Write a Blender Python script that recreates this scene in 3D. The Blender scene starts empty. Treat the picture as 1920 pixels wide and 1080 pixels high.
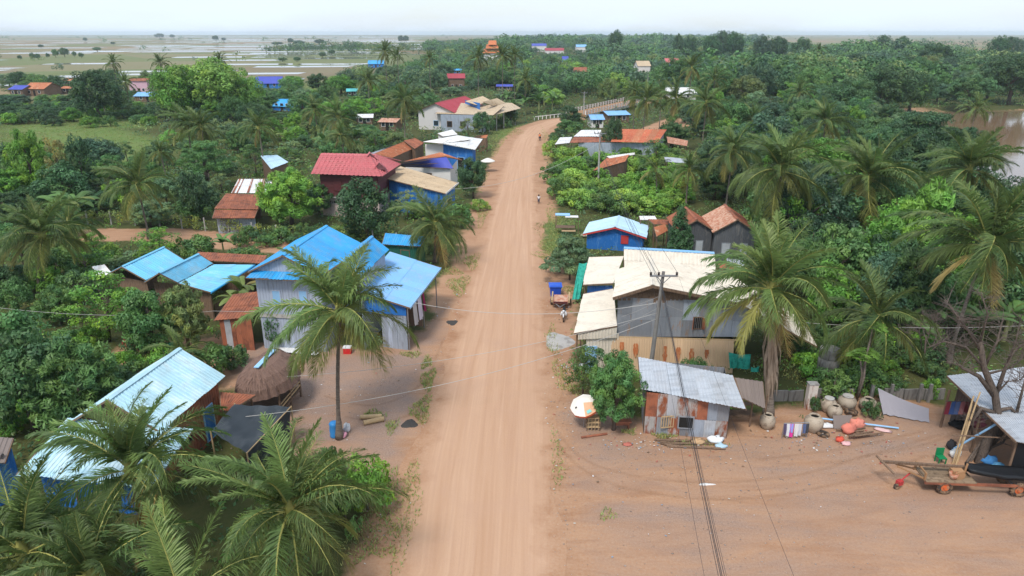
import bpy, math, random
import numpy as np
from mathutils import Vector, Matrix

SC = bpy.context.scene
COL = SC.collection
R = math.radians

# ------------------------------------------------------------------ camera
CAM_H, PITCH, FPX = 22.0, R(20.2), 1300.0          # metres, radians, focal length in 1920-px units
cd = bpy.data.cameras.new('camera'); cam = bpy.data.objects.new('camera', cd); COL.objects.link(cam)
cam.location = (0, 0, CAM_H); cam.rotation_euler = (R(90) - PITCH, 0, 0)
cd.sensor_width = 36; cd.lens = FPX / 1920 * 36; cd.clip_start = .5; cd.clip_end = 40000
SC.camera = cam

# ------------------------------------------------------------------ sky, sun, exposure
SUN_EL, SUN_AZ = R(56), R(205)                       # high, hazy sun behind the viewer
w = bpy.data.worlds.new('World'); SC.world = w; w.use_nodes = True
nt = w.node_tree; N = nt.nodes; LK = nt.links; N.clear()
out = N.new('ShaderNodeOutputWorld'); bg = N.new('ShaderNodeBackground'); bg.inputs[1].default_value = .10
sky = N.new('ShaderNodeTexSky'); sky.sky_type = 'NISHITA'; sky.sun_disc = False
sky.sun_elevation = SUN_EL; sky.sun_rotation = SUN_AZ; sky.air_density = 1; sky.dust_density = 1.0; sky.ozone_density = 1
tc = N.new('ShaderNodeTexCoord'); mp = N.new('ShaderNodeMapping'); mp.inputs['Scale'].default_value = (1.2, 1.2, 7)
nz = N.new('ShaderNodeTexNoise'); nz.inputs['Scale'].default_value = 2.2; nz.inputs['Detail'].default_value = 6; nz.inputs['Roughness'].default_value = .55
rp = N.new('ShaderNodeValToRGB'); rp.color_ramp.elements[0].position = .36; rp.color_ramp.elements[1].position = .64
rp.color_ramp.elements[0].color = (.48, .48, .48, 1); rp.color_ramp.elements[1].color = (.98, .98, .98, 1)
mx = N.new('ShaderNodeMix'); mx.data_type = 'RGBA'
mx.inputs[7].default_value = (5.3, 6.05, 7.1, 1)       # thin high cloud over the whole sky
LK.new(tc.outputs['Generated'], mp.inputs[0]); LK.new(mp.outputs[0], nz.inputs['Vector']); LK.new(nz.outputs[0], rp.inputs[0])
LK.new(rp.outputs[0], mx.inputs[0]); LK.new(sky.outputs[0], mx.inputs[6]); LK.new(mx.outputs[2], bg.inputs[0]); LK.new(bg.outputs[0], out.inputs[0])
sl = bpy.data.lights.new('sun', 'SUN'); sl.energy = 1.7; sl.angle = R(14); sl.color = (1, .95, .88)
sun = bpy.data.objects.new('sun', sl); COL.objects.link(sun); sun.location = (0, -40, 80)
sd = Vector((math.sin(SUN_AZ) * math.cos(SUN_EL), math.cos(SUN_AZ) * math.cos(SUN_EL), math.sin(SUN_EL)))
sun.rotation_euler = sd.to_track_quat('Z', 'Y').to_euler()
SC.view_settings.view_transform = 'Standard'; SC.view_settings.look = 'None'
SC.view_settings.exposure = .78; SC.view_settings.gamma = 1
SC.render.engine = 'CYCLES'
SC.cycles.max_bounces = 5; SC.cycles.diffuse_bounces = 2; SC.cycles.glossy_bounces = 2; SC.cycles.transmission_bounces = 3
SC.cycles.volume_bounces = 1; SC.cycles.transparent_max_bounces = 6; SC.cycles.caustics_reflective = False; SC.cycles.caustics_refractive = False
SC.cycles.use_denoising = True

# ------------------------------------------------------------------ where a point of the place is
def at(px, py, z=0.):
    """the point at height z that the photographer's camera sees at (px, py)"""
    u = (px - 960) / FPX; v = -(py - 540) / FPX
    dy = math.cos(PITCH) + v * math.sin(PITCH); dz = -math.sin(PITCH) + v * math.cos(PITCH)
    t = (z - CAM_H) / dz
    return Vector((u * t, dy * t, z))
def ay(px, py, Y):
    u = (px - 960) / FPX; v = -(py - 540) / FPX
    dy = math.cos(PITCH) + v * math.sin(PITCH); dz = -math.sin(PITCH) + v * math.cos(PITCH)
    t = Y / dy
    return Vector((u * t, Y, CAM_H + dz * t))
def pix(p):
    z = p[2] - CAM_H; f = p[1] * math.cos(PITCH) - z * math.sin(PITCH); u = p[1] * math.sin(PITCH) + z * math.cos(PITCH)
    return 960 + FPX * p[0] / max(f, .1), 540 - FPX * u / max(f, .1)
V = Vector

# ------------------------------------------------------------------ objects
ORG = {}
def tag(o, label=None, cat=None, group=None, kind=None):
    if label: o['label'] = label
    if cat: o['category'] = cat
    if group: o['group'] = group
    if kind: o['kind'] = kind
    return o
def thing(name, loc, label, cat, group=None):
    o = bpy.data.objects.new(name, None); COL.objects.link(o); o.location = loc; o.empty_display_size = .2
    ORG[o.name] = Vector(loc); return tag(o, label, cat, group)
def copy_tree(o, parent=None):
    c = o.copy(); COL.objects.link(c); c.parent = parent
    for ch in o.children: copy_tree(ch, c)
    return c
class MB:
    def __init__(s): s.v = []; s.f = []; s.mi = []; s.m = 0
    def add(s, vs, fs):
        b = len(s.v); s.v += [tuple(p) for p in vs]; s.f += [tuple(i + b for i in f) for f in fs]; s.mi += [s.m] * len(fs); return s
    def poly(s, *p): return s.add(p, [tuple(range(len(p)))])
    def box(s, c, d, rz=0, M=None):
        x, y, z = d[0] / 2, d[1] / 2, d[2] / 2
        vs = [V((a, b, e)) for e in (-z, z) for a, b in ((-x, -y), (x, -y), (x, y), (-x, y))]
        m = M or Matrix.Rotation(rz, 3, 'Z')
        return s.add([m @ p + V(c) for p in vs], [(3, 2, 1, 0), (4, 5, 6, 7), (0, 1, 5, 4), (1, 2, 6, 5), (2, 3, 7, 6), (3, 0, 4, 7)])
    def beam(s, a, b, w, h=None):
        a, b = V(a), V(b); h = h or w; d = (b - a)
        if d.length < 1e-6: return s
        t = d.normalized(); u = t.cross(V((0, 0, 1)))
        u = u.normalized() if u.length > 1e-3 else V((1, 0, 0)); n = u.cross(t)
        vs = [p + u * x * w / 2 + n * y * h / 2 for p in (a, b) for x, y in ((-1, -1), (1, -1), (1, 1), (-1, 1))]
        return s.add(vs, [(0, 1, 2, 3), (7, 6, 5, 4), (0, 4, 5, 1), (1, 5, 6, 2), (2, 6, 7, 3), (3, 7, 4, 0)])
    def tube(s, pts, rad, n=8, cap=True):
        pts = [V(p) for p in pts]; vs = []; fs = []; k = len(pts)
        if not hasattr(rad, '__len__'): rad = [rad] * k
        u = None
        for i, p in enumerate(pts):
            t = (pts[min(i + 1, k - 1)] - pts[max(i - 1, 0)]).normalized()
            if u is None: u = t.cross(V((0, 0, 1)) if abs(t.z) < .9 else V((1, 0, 0)))
            u = (u - t * u.dot(t)).normalized(); n2 = t.cross(u)
            for j in range(n):
                a = 2 * math.pi * j / n; vs.append(p + (u * math.cos(a) + n2 * math.sin(a)) * rad[i])
        for i in range(k - 1):
            for j in range(n):
                a = i * n + j; b = i * n + (j + 1) % n; fs.append((a, b, b + n, a + n))
        if cap: fs += [tuple(range(n))[::-1], tuple(range((k - 1) * n, k * n))]
        return s.add(vs, fs)
    def lathe(s, prof, c, n=20, M=None, sx=1, sy=1):
        vs = []; fs = []; k = len(prof)
        for r, z in prof:
            for j in range(n):
                a = 2 * math.pi * j / n; p = V((r * math.cos(a) * sx, r * math.sin(a) * sy, z))
                vs.append((M @ p if M else p) + V(c))
        for i in range(k - 1):
            for j in range(n):
                a = i * n + j; b = i * n + (j + 1) % n; fs.append((a, b, b + n, a + n))
        return s.add(vs, fs)
    def obj(s, name, mat, parent=None, smooth=False, loc=None):
        o0 = ORG[parent.name] if parent is not None else V(loc if loc is not None else (0, 0, 0))
        me = bpy.data.meshes.new(name); me.from_pydata([tuple(V(p) - o0) for p in s.v], [], s.f)
        for m in (mat if isinstance(mat, (list, tuple)) else [mat]): me.materials.append(m)
        if max(s.mi or [0]): me.polygons.foreach_set('material_index', s.mi)
        if smooth: me.polygons.foreach_set('use_smooth', [True] * len(me.polygons))
        me.update(); o = bpy.data.objects.new(name, me); COL.objects.link(o)
        if parent is not None: o.parent = parent
        else: o.location = o0
        ORG[o.name] = o0; return o

# ------------------------------------------------------------------ materials
def nodes(name):
    m = bpy.data.materials.new(name); m.use_nodes = True; t = m.node_tree; b = t.nodes['Principled BSDF']
    return m, t, b
def ramp(t, fac, p0, p1, c0=(0, 0, 0, 1), c1=(1, 1, 1, 1)):
    r = t.nodes.new('ShaderNodeValToRGB'); e = r.color_ramp.elements; e[0].position = p0; e[1].position = p1; e[0].color = c0; e[1].color = c1
    t.links.new(fac, r.inputs[0]); return r.outputs[0]
def noise(t, vec, scale, detail=3, rough=.5, stretch=None, dist=0):
    n = t.nodes.new('ShaderNodeTexNoise'); n.inputs['Scale'].default_value = scale; n.inputs['Detail'].default_value = detail
    n.inputs['Roughness'].default_value = rough; n.inputs['Distortion'].default_value = dist
    if stretch:
        mp = t.nodes.new('ShaderNodeMapping'); mp.inputs['Scale'].default_value = stretch; t.links.new(vec, mp.inputs[0]); vec = mp.outputs[0]
    t.links.new(vec, n.inputs['Vector']); return n.outputs[0]
def mix(t, fac, a, b, mode='MIX'):
    m = t.nodes.new('ShaderNodeMix'); m.data_type = 'RGBA'; m.blend_type = mode
    for s, v in ((0, fac), (6, a), (7, b)):
        if hasattr(v, 'is_linked'): t.links.new(v, m.inputs[s])
        else: m.inputs[s].default_value = v if s == 0 else (*v[:3], 1)
    return m.outputs[2]
def math_n(t, op, a, b=None, clamp=False):
    m = t.nodes.new('ShaderNodeMath'); m.operation = op; m.use_clamp = clamp
    for i, v in enumerate((a, b)):
        if v is None: continue
        if hasattr(v, 'is_linked'): t.links.new(v, m.inputs[i])
        else: m.inputs[i].default_value = v
    return m.outputs[0]
def mul(c, k): return tuple(min(1, x * k) for x in c[:3])
def mat(name, col, rough=.75, var=.18, vs=2.5, col2=None, amt=.0, s2=1.2, st2=(1, 1, 1), metallic=0., spec=.3, rand=.12, bump=0., bs=20, objcol=False, fine=.12, dirt=0.):
    m, t, b = nodes(name); L = t.links
    tcn = t.nodes.new('ShaderNodeTexCoord'); oi = t.nodes.new('ShaderNodeObjectInfo')
    ad = t.nodes.new('ShaderNodeVectorMath'); ad.operation = 'ADD'; L.new(tcn.outputs['Object'], ad.inputs[0]); 
    sc_ = t.nodes.new('ShaderNodeMath'); sc_.operation = 'MULTIPLY'; L.new(oi.outputs['Random'], sc_.inputs[0]); sc_.inputs[1].default_value = 37.0
    L.new(sc_.outputs[0], ad.inputs[1]); vec = ad.outputs[0]
    base = mix(t, noise(t, vec, vs, 4), mul(col, 1 - var * 1.6), mul(col, 1 + var * 1.6))
    if fine: base = mix(t, .5, base, mix(t, noise(t, vec, 30, 2, .7), mul(col, 1 - fine * 3), mul(col, 1 + fine * 3)))
    if col2:
        base = mix(t, ramp(t, noise(t, vec, s2, 5, .62, st2), .62 - amt * .35, .72 - amt * .25), base, col2)
    if dirt: base = mix(t, math_n(t, 'MULTIPLY', ramp(t, noise(t, vec, .8, 7, .78), .47, .72), dirt), base, (.27, .21, .155))
    if objcol: base = mix(t, 1., base, oi.outputs['Color'], 'MULTIPLY')
    if rand:
        h = t.nodes.new('ShaderNodeHueSaturation'); L.new(base, h.inputs['Color'])
        mr = t.nodes.new('ShaderNodeMapRange'); L.new(oi.outputs['Random'], mr.inputs[0]); mr.inputs[3].default_value = 1 - rand; mr.inputs[4].default_value = 1 + rand
        L.new(mr.outputs[0], h.inputs['Value']); base = h.outputs[0]
    L.new(base, b.inputs['Base Color']); b.inputs['Roughness'].default_value = rough; b.inputs['Metallic'].default_value = metallic
    b.inputs['Specular IOR Level'].default_value = spec
    if bump:
        bp = t.nodes.new('ShaderNodeBump'); bp.inputs['Strength'].default_value = bump; bp.inputs['Distance'].default_value = .02
        L.new(noise(t, vec, bs, 4), bp.inputs['Height']); L.new(bp.outputs[0], b.inputs['Normal'])
    return m
RUST = (.26, .085, .04)
MT = dict(
    blue=mat('blue_sheet', (.035, .335, .68), .45, .13, 1.0, (.075, .37, .66), .25, 1.5, (1, 1, .3), rand=.10, dirt=0.42),
    sky=mat('pale_blue_sheet', (.42, .65, .74), .5, .10, .5, (.56, .73, .78), .35, .5, rand=.05, dirt=0.34),
    skyblue=mat('light_blue_sheet', (.17, .52, .74), .5, .10, .6, (.26, .56, .74), .3, .7, rand=.07, dirt=0.4),
    redrust=mat('red_rust_sheet', (.50, .13, .06), .75, .16, 1.2, (.58, .28, .13), .2, 1.6, rand=.12),
    lblue=mat('washed_blue_sheet', (.20, .44, .74), .45, .07, .8, (.26, .48, .74), .2, .8, rand=.05, dirt=0.36),
    ice=mat('ice_blue_sheet', (.46, .65, .80), .45, .08, 1, rand=.05, dirt=0.3),
    cream=mat('cream_sheet', (.72, .645, .53), .5, .05, .8, (.64, .55, .43), .10, 1.3, rand=.03, dirt=0.4),
    tan=mat('tan_sheet', (.52, .40, .26), .55, .10, 1, (.34, .22, .13), .15, 1.5, (1, 1, .3), rand=.05, dirt=0.4),
    tanrust=mat('tan_sheet_rust', (.60, .42, .26), .55, .10, 1, rand=.05),
    white=mat('white_sheet', (.74, .74, .72), .5, .08, 1, (.55, .52, .48), .2, 1.2, rand=.05, dirt=0.4),
    zinc=mat('zinc_sheet', (.52, .55, .59), .45, .10, 1.2, (.42, .45, .49), .4, 1.0, (.35, 5, 1), metallic=.25, rand=.06, dirt=0.35),
    zincwall=mat('weathered_zinc', (.255, .265, .285), .55, .2, 1.6, (.30, .20, .14), .12, 1.6, (2, 2, .6), metallic=.15, rand=.22),
    zincblue=mat('bluish_zinc', (.33, .37, .43), .5, .15, 1.4, (.26, .28, .32), .3, 1.4, (2, 2, .5), metallic=.15, rand=.15),
    rustpanel=mat('rusty_zinc', (.40, .38, .36), .7, .2, 1.5, RUST, .55, 1.8, (1.6, 1.6, .7), rand=.15),
    rust=mat('rust_sheet', (.33, .115, .06), .75, .2, 1.2, (.20, .075, .045), .45, 1.4, (.8, .8, 1), rand=.12),
    rustlight=mat('orange_rust_sheet', (.45, .16, .075), .75, .16, 1.2, (.58, .38, .24), .18, 1.6, rand=.12),
    rustpale=mat('pale_rust_sheet', (.55, .36, .26), .7, .15, 2, (.42, .16, .09), .55, 3.2, rand=.06),
    tile=mat('red_tile', (.54, .14, .145), .5, .12, 2, (.46, .10, .11), .3, 3, rand=.05, dirt=0.3),
    tiledark=mat('red_sheet', (.36, .045, .06), .55, .12, 2, rand=.05),
    orange=mat('orange_tile', (.55, .17, .06), .6, .12, 2),
    violet=mat('violet_blue_sheet', (.07, .09, .42), .5, .12, 1, rand=.05),
    teal=mat('teal_sheet', (.10, .45, .45), .5, .12, 1),
    browngrey=mat('brown_grey_sheet', (.20, .16, .14), .6, .15, 1.5),
    bluewall=mat('blue_painted_sheet', (.025, .16, .48), .55, .14, 1.5, (.10, .26, .55), .2, 2, (1, 1, .4), rand=.08),
    greywood=mat('grey_plank', (.27, .30, .33), .8, .18, 2, (.18, .19, .20), .4, 3, (3, 3, .25), rand=.1, bump=.3),
    lavender=mat('pale_grey_blue_plank', (.40, .45, .54), .75, .12, 2, (.30, .33, .38), .35, 3, (3, 3, .25), rand=.08, bump=.2),
    wood=mat('weathered_wood', (.20, .13, .085), .85, .22, 3, (.12, .075, .05), .4, 4, (4, 4, .4), rand=.15, bump=.4),
    palewood=mat('bamboo_wood', (.44, .31, .17), .8, .18, 4, rand=.15),
    darkwall=mat('dark_grey_sheet', (.115, .12, .13), .7, .25, 2, (.20, .19, .18), .25, 2, (2, 2, .5), rand=.2),
    polecon=mat('weathered_pole', (.21, .20, .185), .9, .2, 3, (.13, .12, .11), .4, 3, (2, 2, .3), rand=.05),
    drystraw=mat('dry_palm_leaf', (.27, .205, .15), .95, .25, 5, rand=.1),
    maroon=mat('maroon_board', (.105, .028, .030), .65, .2, 3, (.07, .02, .02), .35, 3, (.3, .3, 3)),
    concrete=mat('concrete', (.40, .38, .35), .85, .15, 1.8, (.26, .24, .22), .3, 1.6, rand=.08, bump=.3),
    pinkwall=mat('pinkish_plaster', (.50, .40, .36), .8, .12, 1.2, (.34, .27, .24), .25, 1.3),
    whitewall=mat('white_plaster', (.70, .67, .64), .75, .08, 1.2),
    pinkhouse=mat('pink_paint', (.60, .38, .45), .7, .1, 1.2),
    green=mat('dark_green_sheet', (.02, .11, .075), .6, .15, 2),
    net=mat('green_shade_net', (.035, .38, .29), .8, .15, 3, (.02, .25, .20), .4, 6),
    dark=mat('dark_shade_net', (.035, .045, .055), .75, .2, 1.5, (.06, .07, .08), .4, 1.2, (1, .4, 1)),
    black=mat('black_tarp', (.012, .013, .015), .5, .3, 3),
    inside=mat('dark_interior', (.02, .018, .016), .9, .2, 3),
    redpaint=mat('red_paint', (.50, .05, .05), .6, .1, 3), bluepaint=mat('light_blue_paint', (.28, .50, .74), .6, .1, 3),
    thatch=mat('thatch', (.24, .15, .115), .95, .2, 3, (.17, .10, .078), .4, 5, (6, 6, .5), bump=.8, bs=60),
    glass=mat('window_glass', (.03, .04, .05), .15, .1, 2, spec=.6), 
    rubber=mat('tyre_rubber', (.05, .04, .034), .9, .2, 6, (.24, .15, .09), .6, 4),
    rim=mat('orange_rim', (.55, .12, .035), .6, .2, 6, (.33, .20, .12), .4, 5), metal=mat('grey_steel', (.30, .30, .31), .45, .15, 4, metallic=.6),
    bark=mat('bark', (.13, .10, .08), .95, .25, 4, (.07, .052, .042), .4, 6, (3, 3, .6), bump=.6),
    palmbark=mat('palm_bark', (.23, .19, .155), .95, .2, 4, (.13, .10, .08), .5, 5, (.5, .5, 6), bump=.6),
    jar=mat('glazed_clay', (.40, .33, .25), .6, .18, 3, (.22, .17, .13), .3, 3), cloth=mat('cloth', (1, 1, 1), .9, .08, 4, rand=0, objcol=True, fine=.05),
    plastic=mat('plastic', (1, 1, 1), .4, .06, 4, rand=0, objcol=True, fine=.03), skin=mat('skin', (.32, .17, .11), .6, .05, 4, rand=0),
    hair=mat('hair', (.012, .01, .01), .6, .1, 9, rand=0), wire=mat('cable', (.03, .03, .035), .6, 0, 1, rand=0, fine=0), wirepale=mat('pale_cable', (.45, .43, .40), .6, 0, 1, rand=0, fine=0),
    coconut=mat('green_coconut', (.22, .25, .05), .5, .2, 5), ceramic=mat('dark_insulator', (.03, .02, .018), .3, .1, 5),
    muddy=mat('muddy_board', (.27, .19, .12), .9, .25, 3, (.16, .11, .07), .4, 3, rand=.2), mud=mat('dry_mud', (.36, .20, .10), .95, .2, 2), twig=mat('dry_twig', (.13, .10, .085), .95, .2, 5), ash=mat('ash', (.06, .055, .05), .95, .5, 8, bump=.8),
)
def leafmat(name, slots=None, dead=False, trans=.32):
    m, t, b = nodes(name); L = t.links
    oi = t.nodes.new('ShaderNodeObjectInfo'); a = t.nodes.new('ShaderNodeAttribute'); a.attribute_name = 'tint'
    c = mix(t, 1., oi.outputs['Color'], a.outputs['Color'], 'MULTIPLY')
    h = t.nodes.new('ShaderNodeHueSaturation'); L.new(c, h.inputs['Color'])
    mr = t.nodes.new('ShaderNodeMapRange'); L.new(oi.outputs['Random'], mr.inputs[0]); mr.inputs[3].default_value = .86; mr.inputs[4].default_value = 1.14
    L.new(mr.outputs[0], h.inputs['Value']); c = h.outputs[0]
    L.new(c, b.inputs['Base Color']); b.inputs['Roughness'].default_value = .5; b.inputs['Specular IOR Level'].default_value = .35
    tr = t.nodes.new('ShaderNodeBsdfTranslucent'); L.new(c, tr.inputs[0]); ms = t.nodes.new('ShaderNodeMixShader'); ms.inputs[0].default_value = trans
    o = t.nodes['Material Output']; L.new(b.outputs[0], ms.inputs[1]); L.new(tr.outputs[0], ms.inputs[2]); L.new(ms.outputs[0], o.inputs[0])
    return m
LEAF = leafmat('leaf'); RACHIS = mat('leaf_stalk', (.33, .32, .09), .6, .15, 4)
# ------------------------------------------------------------------ ground, road, water
rng = random.Random(11); nrg = np.random.default_rng(5)
def sdist(px, py, poly):
    """signed distance to a polygon, positive inside"""
    d = np.full(px.shape, 1e9); ins = np.zeros(px.shape, bool); n = len(poly)
    for i in range(n):
        x0, y0 = poly[i][:2]; x1, y1 = poly[(i + 1) % n][:2]; ex, ey = x1 - x0, y1 - y0
        t = np.clip(((px - x0) * ex + (py - y0) * ey) / (ex * ex + ey * ey + 1e-9), 0, 1)
        d = np.minimum(d, np.hypot(px - x0 - t * ex, py - y0 - t * ey))
        c = (y0 > py) != (y1 > py)
        with np.errstate(divide='ignore', invalid='ignore'): xi = ex * (py - y0) / (ey if ey else 1e-9) + x0
        ins ^= c & (px < xi)
    return np.where(ins, d, -d)
def axis(lo, hi, step, far_lo, far_hi, g=1.17):
    a = list(np.arange(lo, hi + .01, step)); s = step
    while a[-1] < far_hi: s *= g; a.append(a[-1] + s)
    s = step
    while a[0] > far_lo: s *= g; a.insert(0, a[0] - s)
    return np.array(a)
PP = lambda l: [at(*p) for p in l]
RIVER = [(122, 217), (116, 194), (103, 164), (85, 130), (72, 108), (66, 96), (60, 70), (58, 40), (57, -60), (500, -60), (500, 330), (260, 262), (185, 228), (150, 224)]
ROAD_L = [(640, 1240), (742, 1080), (772, 900), (815, 740), (850, 620), (880, 520), (908, 430), (932, 350), (950, 290), (965, 262), (987, 239)]
ROAD_R = [(1042, 1240), (1042, 1080), (1040, 900), (1034, 740), (1026, 620), (1018, 520), (1010, 430), (1007, 350), (1006, 290), (1012, 262), (1034, 240)]
CL = [(at(*a) + at(*b)) / 2 for a, b in zip(ROAD_L, ROAD_R)] + [V((12.5, 189, 0)), V((19.5, 197.5, 0)), V((36.4, 227, 0)), V((52, 252, 0)), V((66, 290, 0)), V((72, 360, 0)), V((70, 460, 0))]
HW = [(at(*b) - at(*a)).length / 2 for a, b in zip(ROAD_L, ROAD_R)] + [3.1, 2.6, 2.6, 2.6, 2.6, 2.6, 2.6]
CLx = [c.x for c in CL]; CLy = [c.y for c in CL]
def road_x(y): return float(np.interp(y, CLy, CLx))
RIGHT_YARD = PP([(1030, 1300), (1030, 900), (1035, 780), (1060, 730), (1200, 790), (1380, 780), (1500, 760), (1640, 730), (1760, 760), (1880, 780), (2100, 830), (2300, 1300)])
RIGHT_SIDE = PP([(1020, 760), (1016, 640), (1012, 500), (1080, 520), (1085, 640), (1070, 700), (1090, 780)])
LEFT_YARD = PP([(760, 1010), (700, 900), (620, 850), (545, 860), (500, 760), (400, 690), (430, 640), (560, 645), (700, 655), (790, 620), (840, 560), (850, 620), (830, 700), (800, 800)])
LEFT_SIDE = PP([(835, 660), (800, 560), (850, 490), (880, 420), (905, 360), (935, 300), (955, 300), (920, 420), (890, 520)])
SOIL = PP([(150, 430), (330, 428), (470, 440), (560, 455), (560, 478), (440, 470), (280, 452), (150, 452)])
BACK_YARD = PP([(190, 680), (240, 640), (420, 630), (470, 660), (450, 740), (330, 690)])
EASTPATH = PP([(1195, 244), (1250, 222), (1320, 222), (1300, 235), (1240, 245)])
FARLOT = PP([(1410, 135), (1520, 133), (1520, 165), (1420, 168)])
BANK = [(112, 208), (122, 217), (132, 220), (132, 225), (112, 219)]
GRASSF = [PP([(0, 235), (190, 230), (330, 270), (300, 325), (180, 330), (0, 300)]), PP([(120, 210), (260, 215), (280, 240), (130, 240)]), PP([(560, 150), (760, 155), (760, 175), (560, 170)]),
          PP([(1015, 415), (1060, 420), (1065, 470), (1015, 475)]), PP([(925, 245), (985, 232), (960, 262), (930, 262)]), PP([(1410, 135), (1520, 133), (1520, 165), (1420, 168)])]
FIELDS = [[(-9000, 250), (-150, 250), (-100, 330), (-75, 420), (-72, 650), (-130, 1000), (-250, 2200), (100, 4000), (500, 8500), (-9000, 8500)], [(250, 900), (420, 520), (700, 500), (9000, 500), (9000, 8500), (900, 8500)]]
xs = axis(-70, 92, .9, -8000, 8000); ys = axis(8, 200, .9, -120, 8000)
X, Y = np.meshgrid(xs, ys); sh = X.shape; px_, py_ = X.ravel(), Y.ravel()
def wgt(poly, soft): return np.clip(.5 + sdist(px_, py_, poly) / soft, 0, 1)
rv = sdist(px_, py_, RIVER); tz = -2.2 * np.clip((rv + 3) / 7, 0, 1)
rx = np.interp(py_, CLy, CLx); near_road = np.clip(.5 + (5.6 - np.abs(px_ - rx)) / 4., 0, 1) * (py_ < 196)
dirt = near_road
for p, s in ((RIGHT_YARD, 3.5), (RIGHT_SIDE, 3), (LEFT_SIDE, 3), (SOIL, 2.5), (EASTPATH, 4), (BANK, 8), (BACK_YARD, 3)): dirt = np.maximum(dirt, wgt(p, s))
dirt = np.maximum(dirt, wgt(LEFT_YARD, 3.0)); dirt = np.maximum(dirt, np.clip((rv + .2) / 2, 0, 1))
grav = np.maximum(wgt(LEFT_YARD, 4), .56 * wgt(RIGHT_YARD, 6)); grav = np.maximum(grav, .8 * wgt(PP([(1050, 740), (1200, 760), (1200, 850), (1050, 880)]), 4)) * np.clip((np.abs(px_ - rx) - 3.2) / 2.2, 0, 1)
grass = np.zeros(px_.shape)
for p in GRASSF: grass = np.maximum(grass, wgt(p, 5))
field = np.zeros(px_.shape)
for p in FIELDS: field = np.maximum(field, wgt(p, 60))
dirt = dirt * (1 - .75 * wgt(GRASSF[3], 2))
nx, ny = len(xs), len(ys)
me = bpy.data.meshes.new('ground'); idx = np.arange(nx * ny).reshape(ny, nx)
fc = np.stack([idx[:-1, :-1], idx[:-1, 1:], idx[1:, 1:], idx[1:, :-1]], -1).reshape(-1, 4)
tz = tz + (.05 * np.sin(px_ * .7) * np.sin(py_ * .53) * np.clip((np.abs(px_ - rx) - 6) / 6, 0, 1) * (1 - np.maximum(dirt, grav)))
def fast_mesh(me, verts, faces):
    n = faces.shape[1]; me.vertices.add(len(verts)); me.vertices.foreach_set('co', np.asarray(verts, np.float32).ravel())
    me.loops.add(faces.size); me.loops.foreach_set('vertex_index', faces.astype(np.int32).ravel())
    me.polygons.add(len(faces)); me.polygons.foreach_set('loop_start', np.arange(0, faces.size, n, dtype=np.int32)); me.update(calc_edges=True)
fast_mesh(me, np.stack([px_, py_, tz], -1), fc)
at_ = me.color_attributes.new('cover', 'FLOAT_COLOR', 'POINT'); at_.data.foreach_set('color', np.stack([dirt, grav, grass, field], -1).astype(np.float32).ravel())
me.polygons.foreach_set('use_smooth', [True] * len(me.polygons))
g = bpy.data.objects.new('ground', me); COL.objects.link(g); tag(g, kind='structure')

def dust_color(t, P):
    """the same laterite dust on road edges and yards"""
    c = mix(t, noise(t, P, .22, 4, .6), (.355, .178, .094), (.42, .245, .145))
    return mix(t, ramp(t, noise(t, P, 7, 4, .75), .35, .75), c, (.45, .295, .195))
m, t, b = nodes('earth'); L = t.links
geo = t.nodes.new('ShaderNodeNewGeometry'); P = geo.outputs['Position']
ca = t.nodes.new('ShaderNodeAttribute'); ca.attribute_name = 'cover'; sp = t.nodes.new('ShaderNodeSeparateColor'); L.new(ca.outputs['Color'], sp.inputs[0])
brk = noise(t, P, .55, 5, .65)
def thr(wv, k=.8, lo=.38, hi=.62, br_=None): return ramp(t, math_n(t, 'ADD', wv, math_n(t, 'MULTIPLY', math_n(t, 'SUBTRACT', br_ or brk, .5), k), True), lo, hi)
sweep = noise(t, P, 1.0, 6, .68, (.11, .42, 1), .6)
under = mix(t, noise(t, P, .35, 5, .6), (.060, .085, .028), (.16, .115, .055)); under = mix(t, noise(t, P, 4, 4, .7), mul((.05, .08, .02), .8), under)
grs = mix(t, ramp(t, noise(t, P, .12, 6, .7), .3, .7), (.10, .18, .045), (.19, .20, .08)); grs = mix(t, ramp(t, noise(t, P, .6, 5, .7), .5, .75), grs, (.10, .12, .04)); grs = mix(t, ramp(t, noise(t, P, 6, 3, .7), .3, .7), grs, (.13, .19, .05))
vo = t.nodes.new('ShaderNodeTexVoronoi'); vo.inputs['Scale'].default_value = .012; mpn = t.nodes.new('ShaderNodeMapping'); mpn.inputs['Scale'].default_value = (.7, .5, 1); mpn.inputs['Rotation'].default_value = (0, 0, .35)
L.new(P, mpn.inputs[0]); L.new(mpn.outputs[0], vo.inputs['Vector']); s2 = t.nodes.new('ShaderNodeSeparateColor'); L.new(vo.outputs['Color'], s2.inputs[0])
fld = mix(t, ramp(t, s2.outputs[0], .35, .6), (.225, .165, .115), (.235, .205, .12)); fld = mix(t, ramp(t, s2.outputs[1], .5, .58), fld, (.135, .18, .065)); fld = mix(t, ramp(t, s2.outputs[2], .7, .78), fld, (.34, .20, .135))
fld = mix(t, noise(t, P, .02, 4), fld, (.20, .19, .10))
dst = dust_color(t, P)
dst = mix(t, ramp(t, noise(t, P, .9, 6, .72, (.18, .8, 1), .5), .46, .8), dst, (.27, .135, .072))
grv = mix(t, ramp(t, noise(t, P, 11, 4, .85), .36, .66), (.20, .138, .110), (.39, .285, .23)); grv = mix(t, ramp(t, noise(t, P, .35, 5, .65), .38, .85), grv, (.40, .235, .145))
c = mix(t, sp.outputs[2], under, grs); c = mix(t, ca.outputs['Alpha'], c, fld)
c = mix(t, thr(sp.outputs[0]), c, mix(t, thr(sp.outputs[1], 2.2, .25, .95, sweep), dst, grv))
L.new(c, b.inputs['Base Color']); b.inputs['Roughness'].default_value = .95; b.inputs['Specular IOR Level'].default_value = .1
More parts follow.
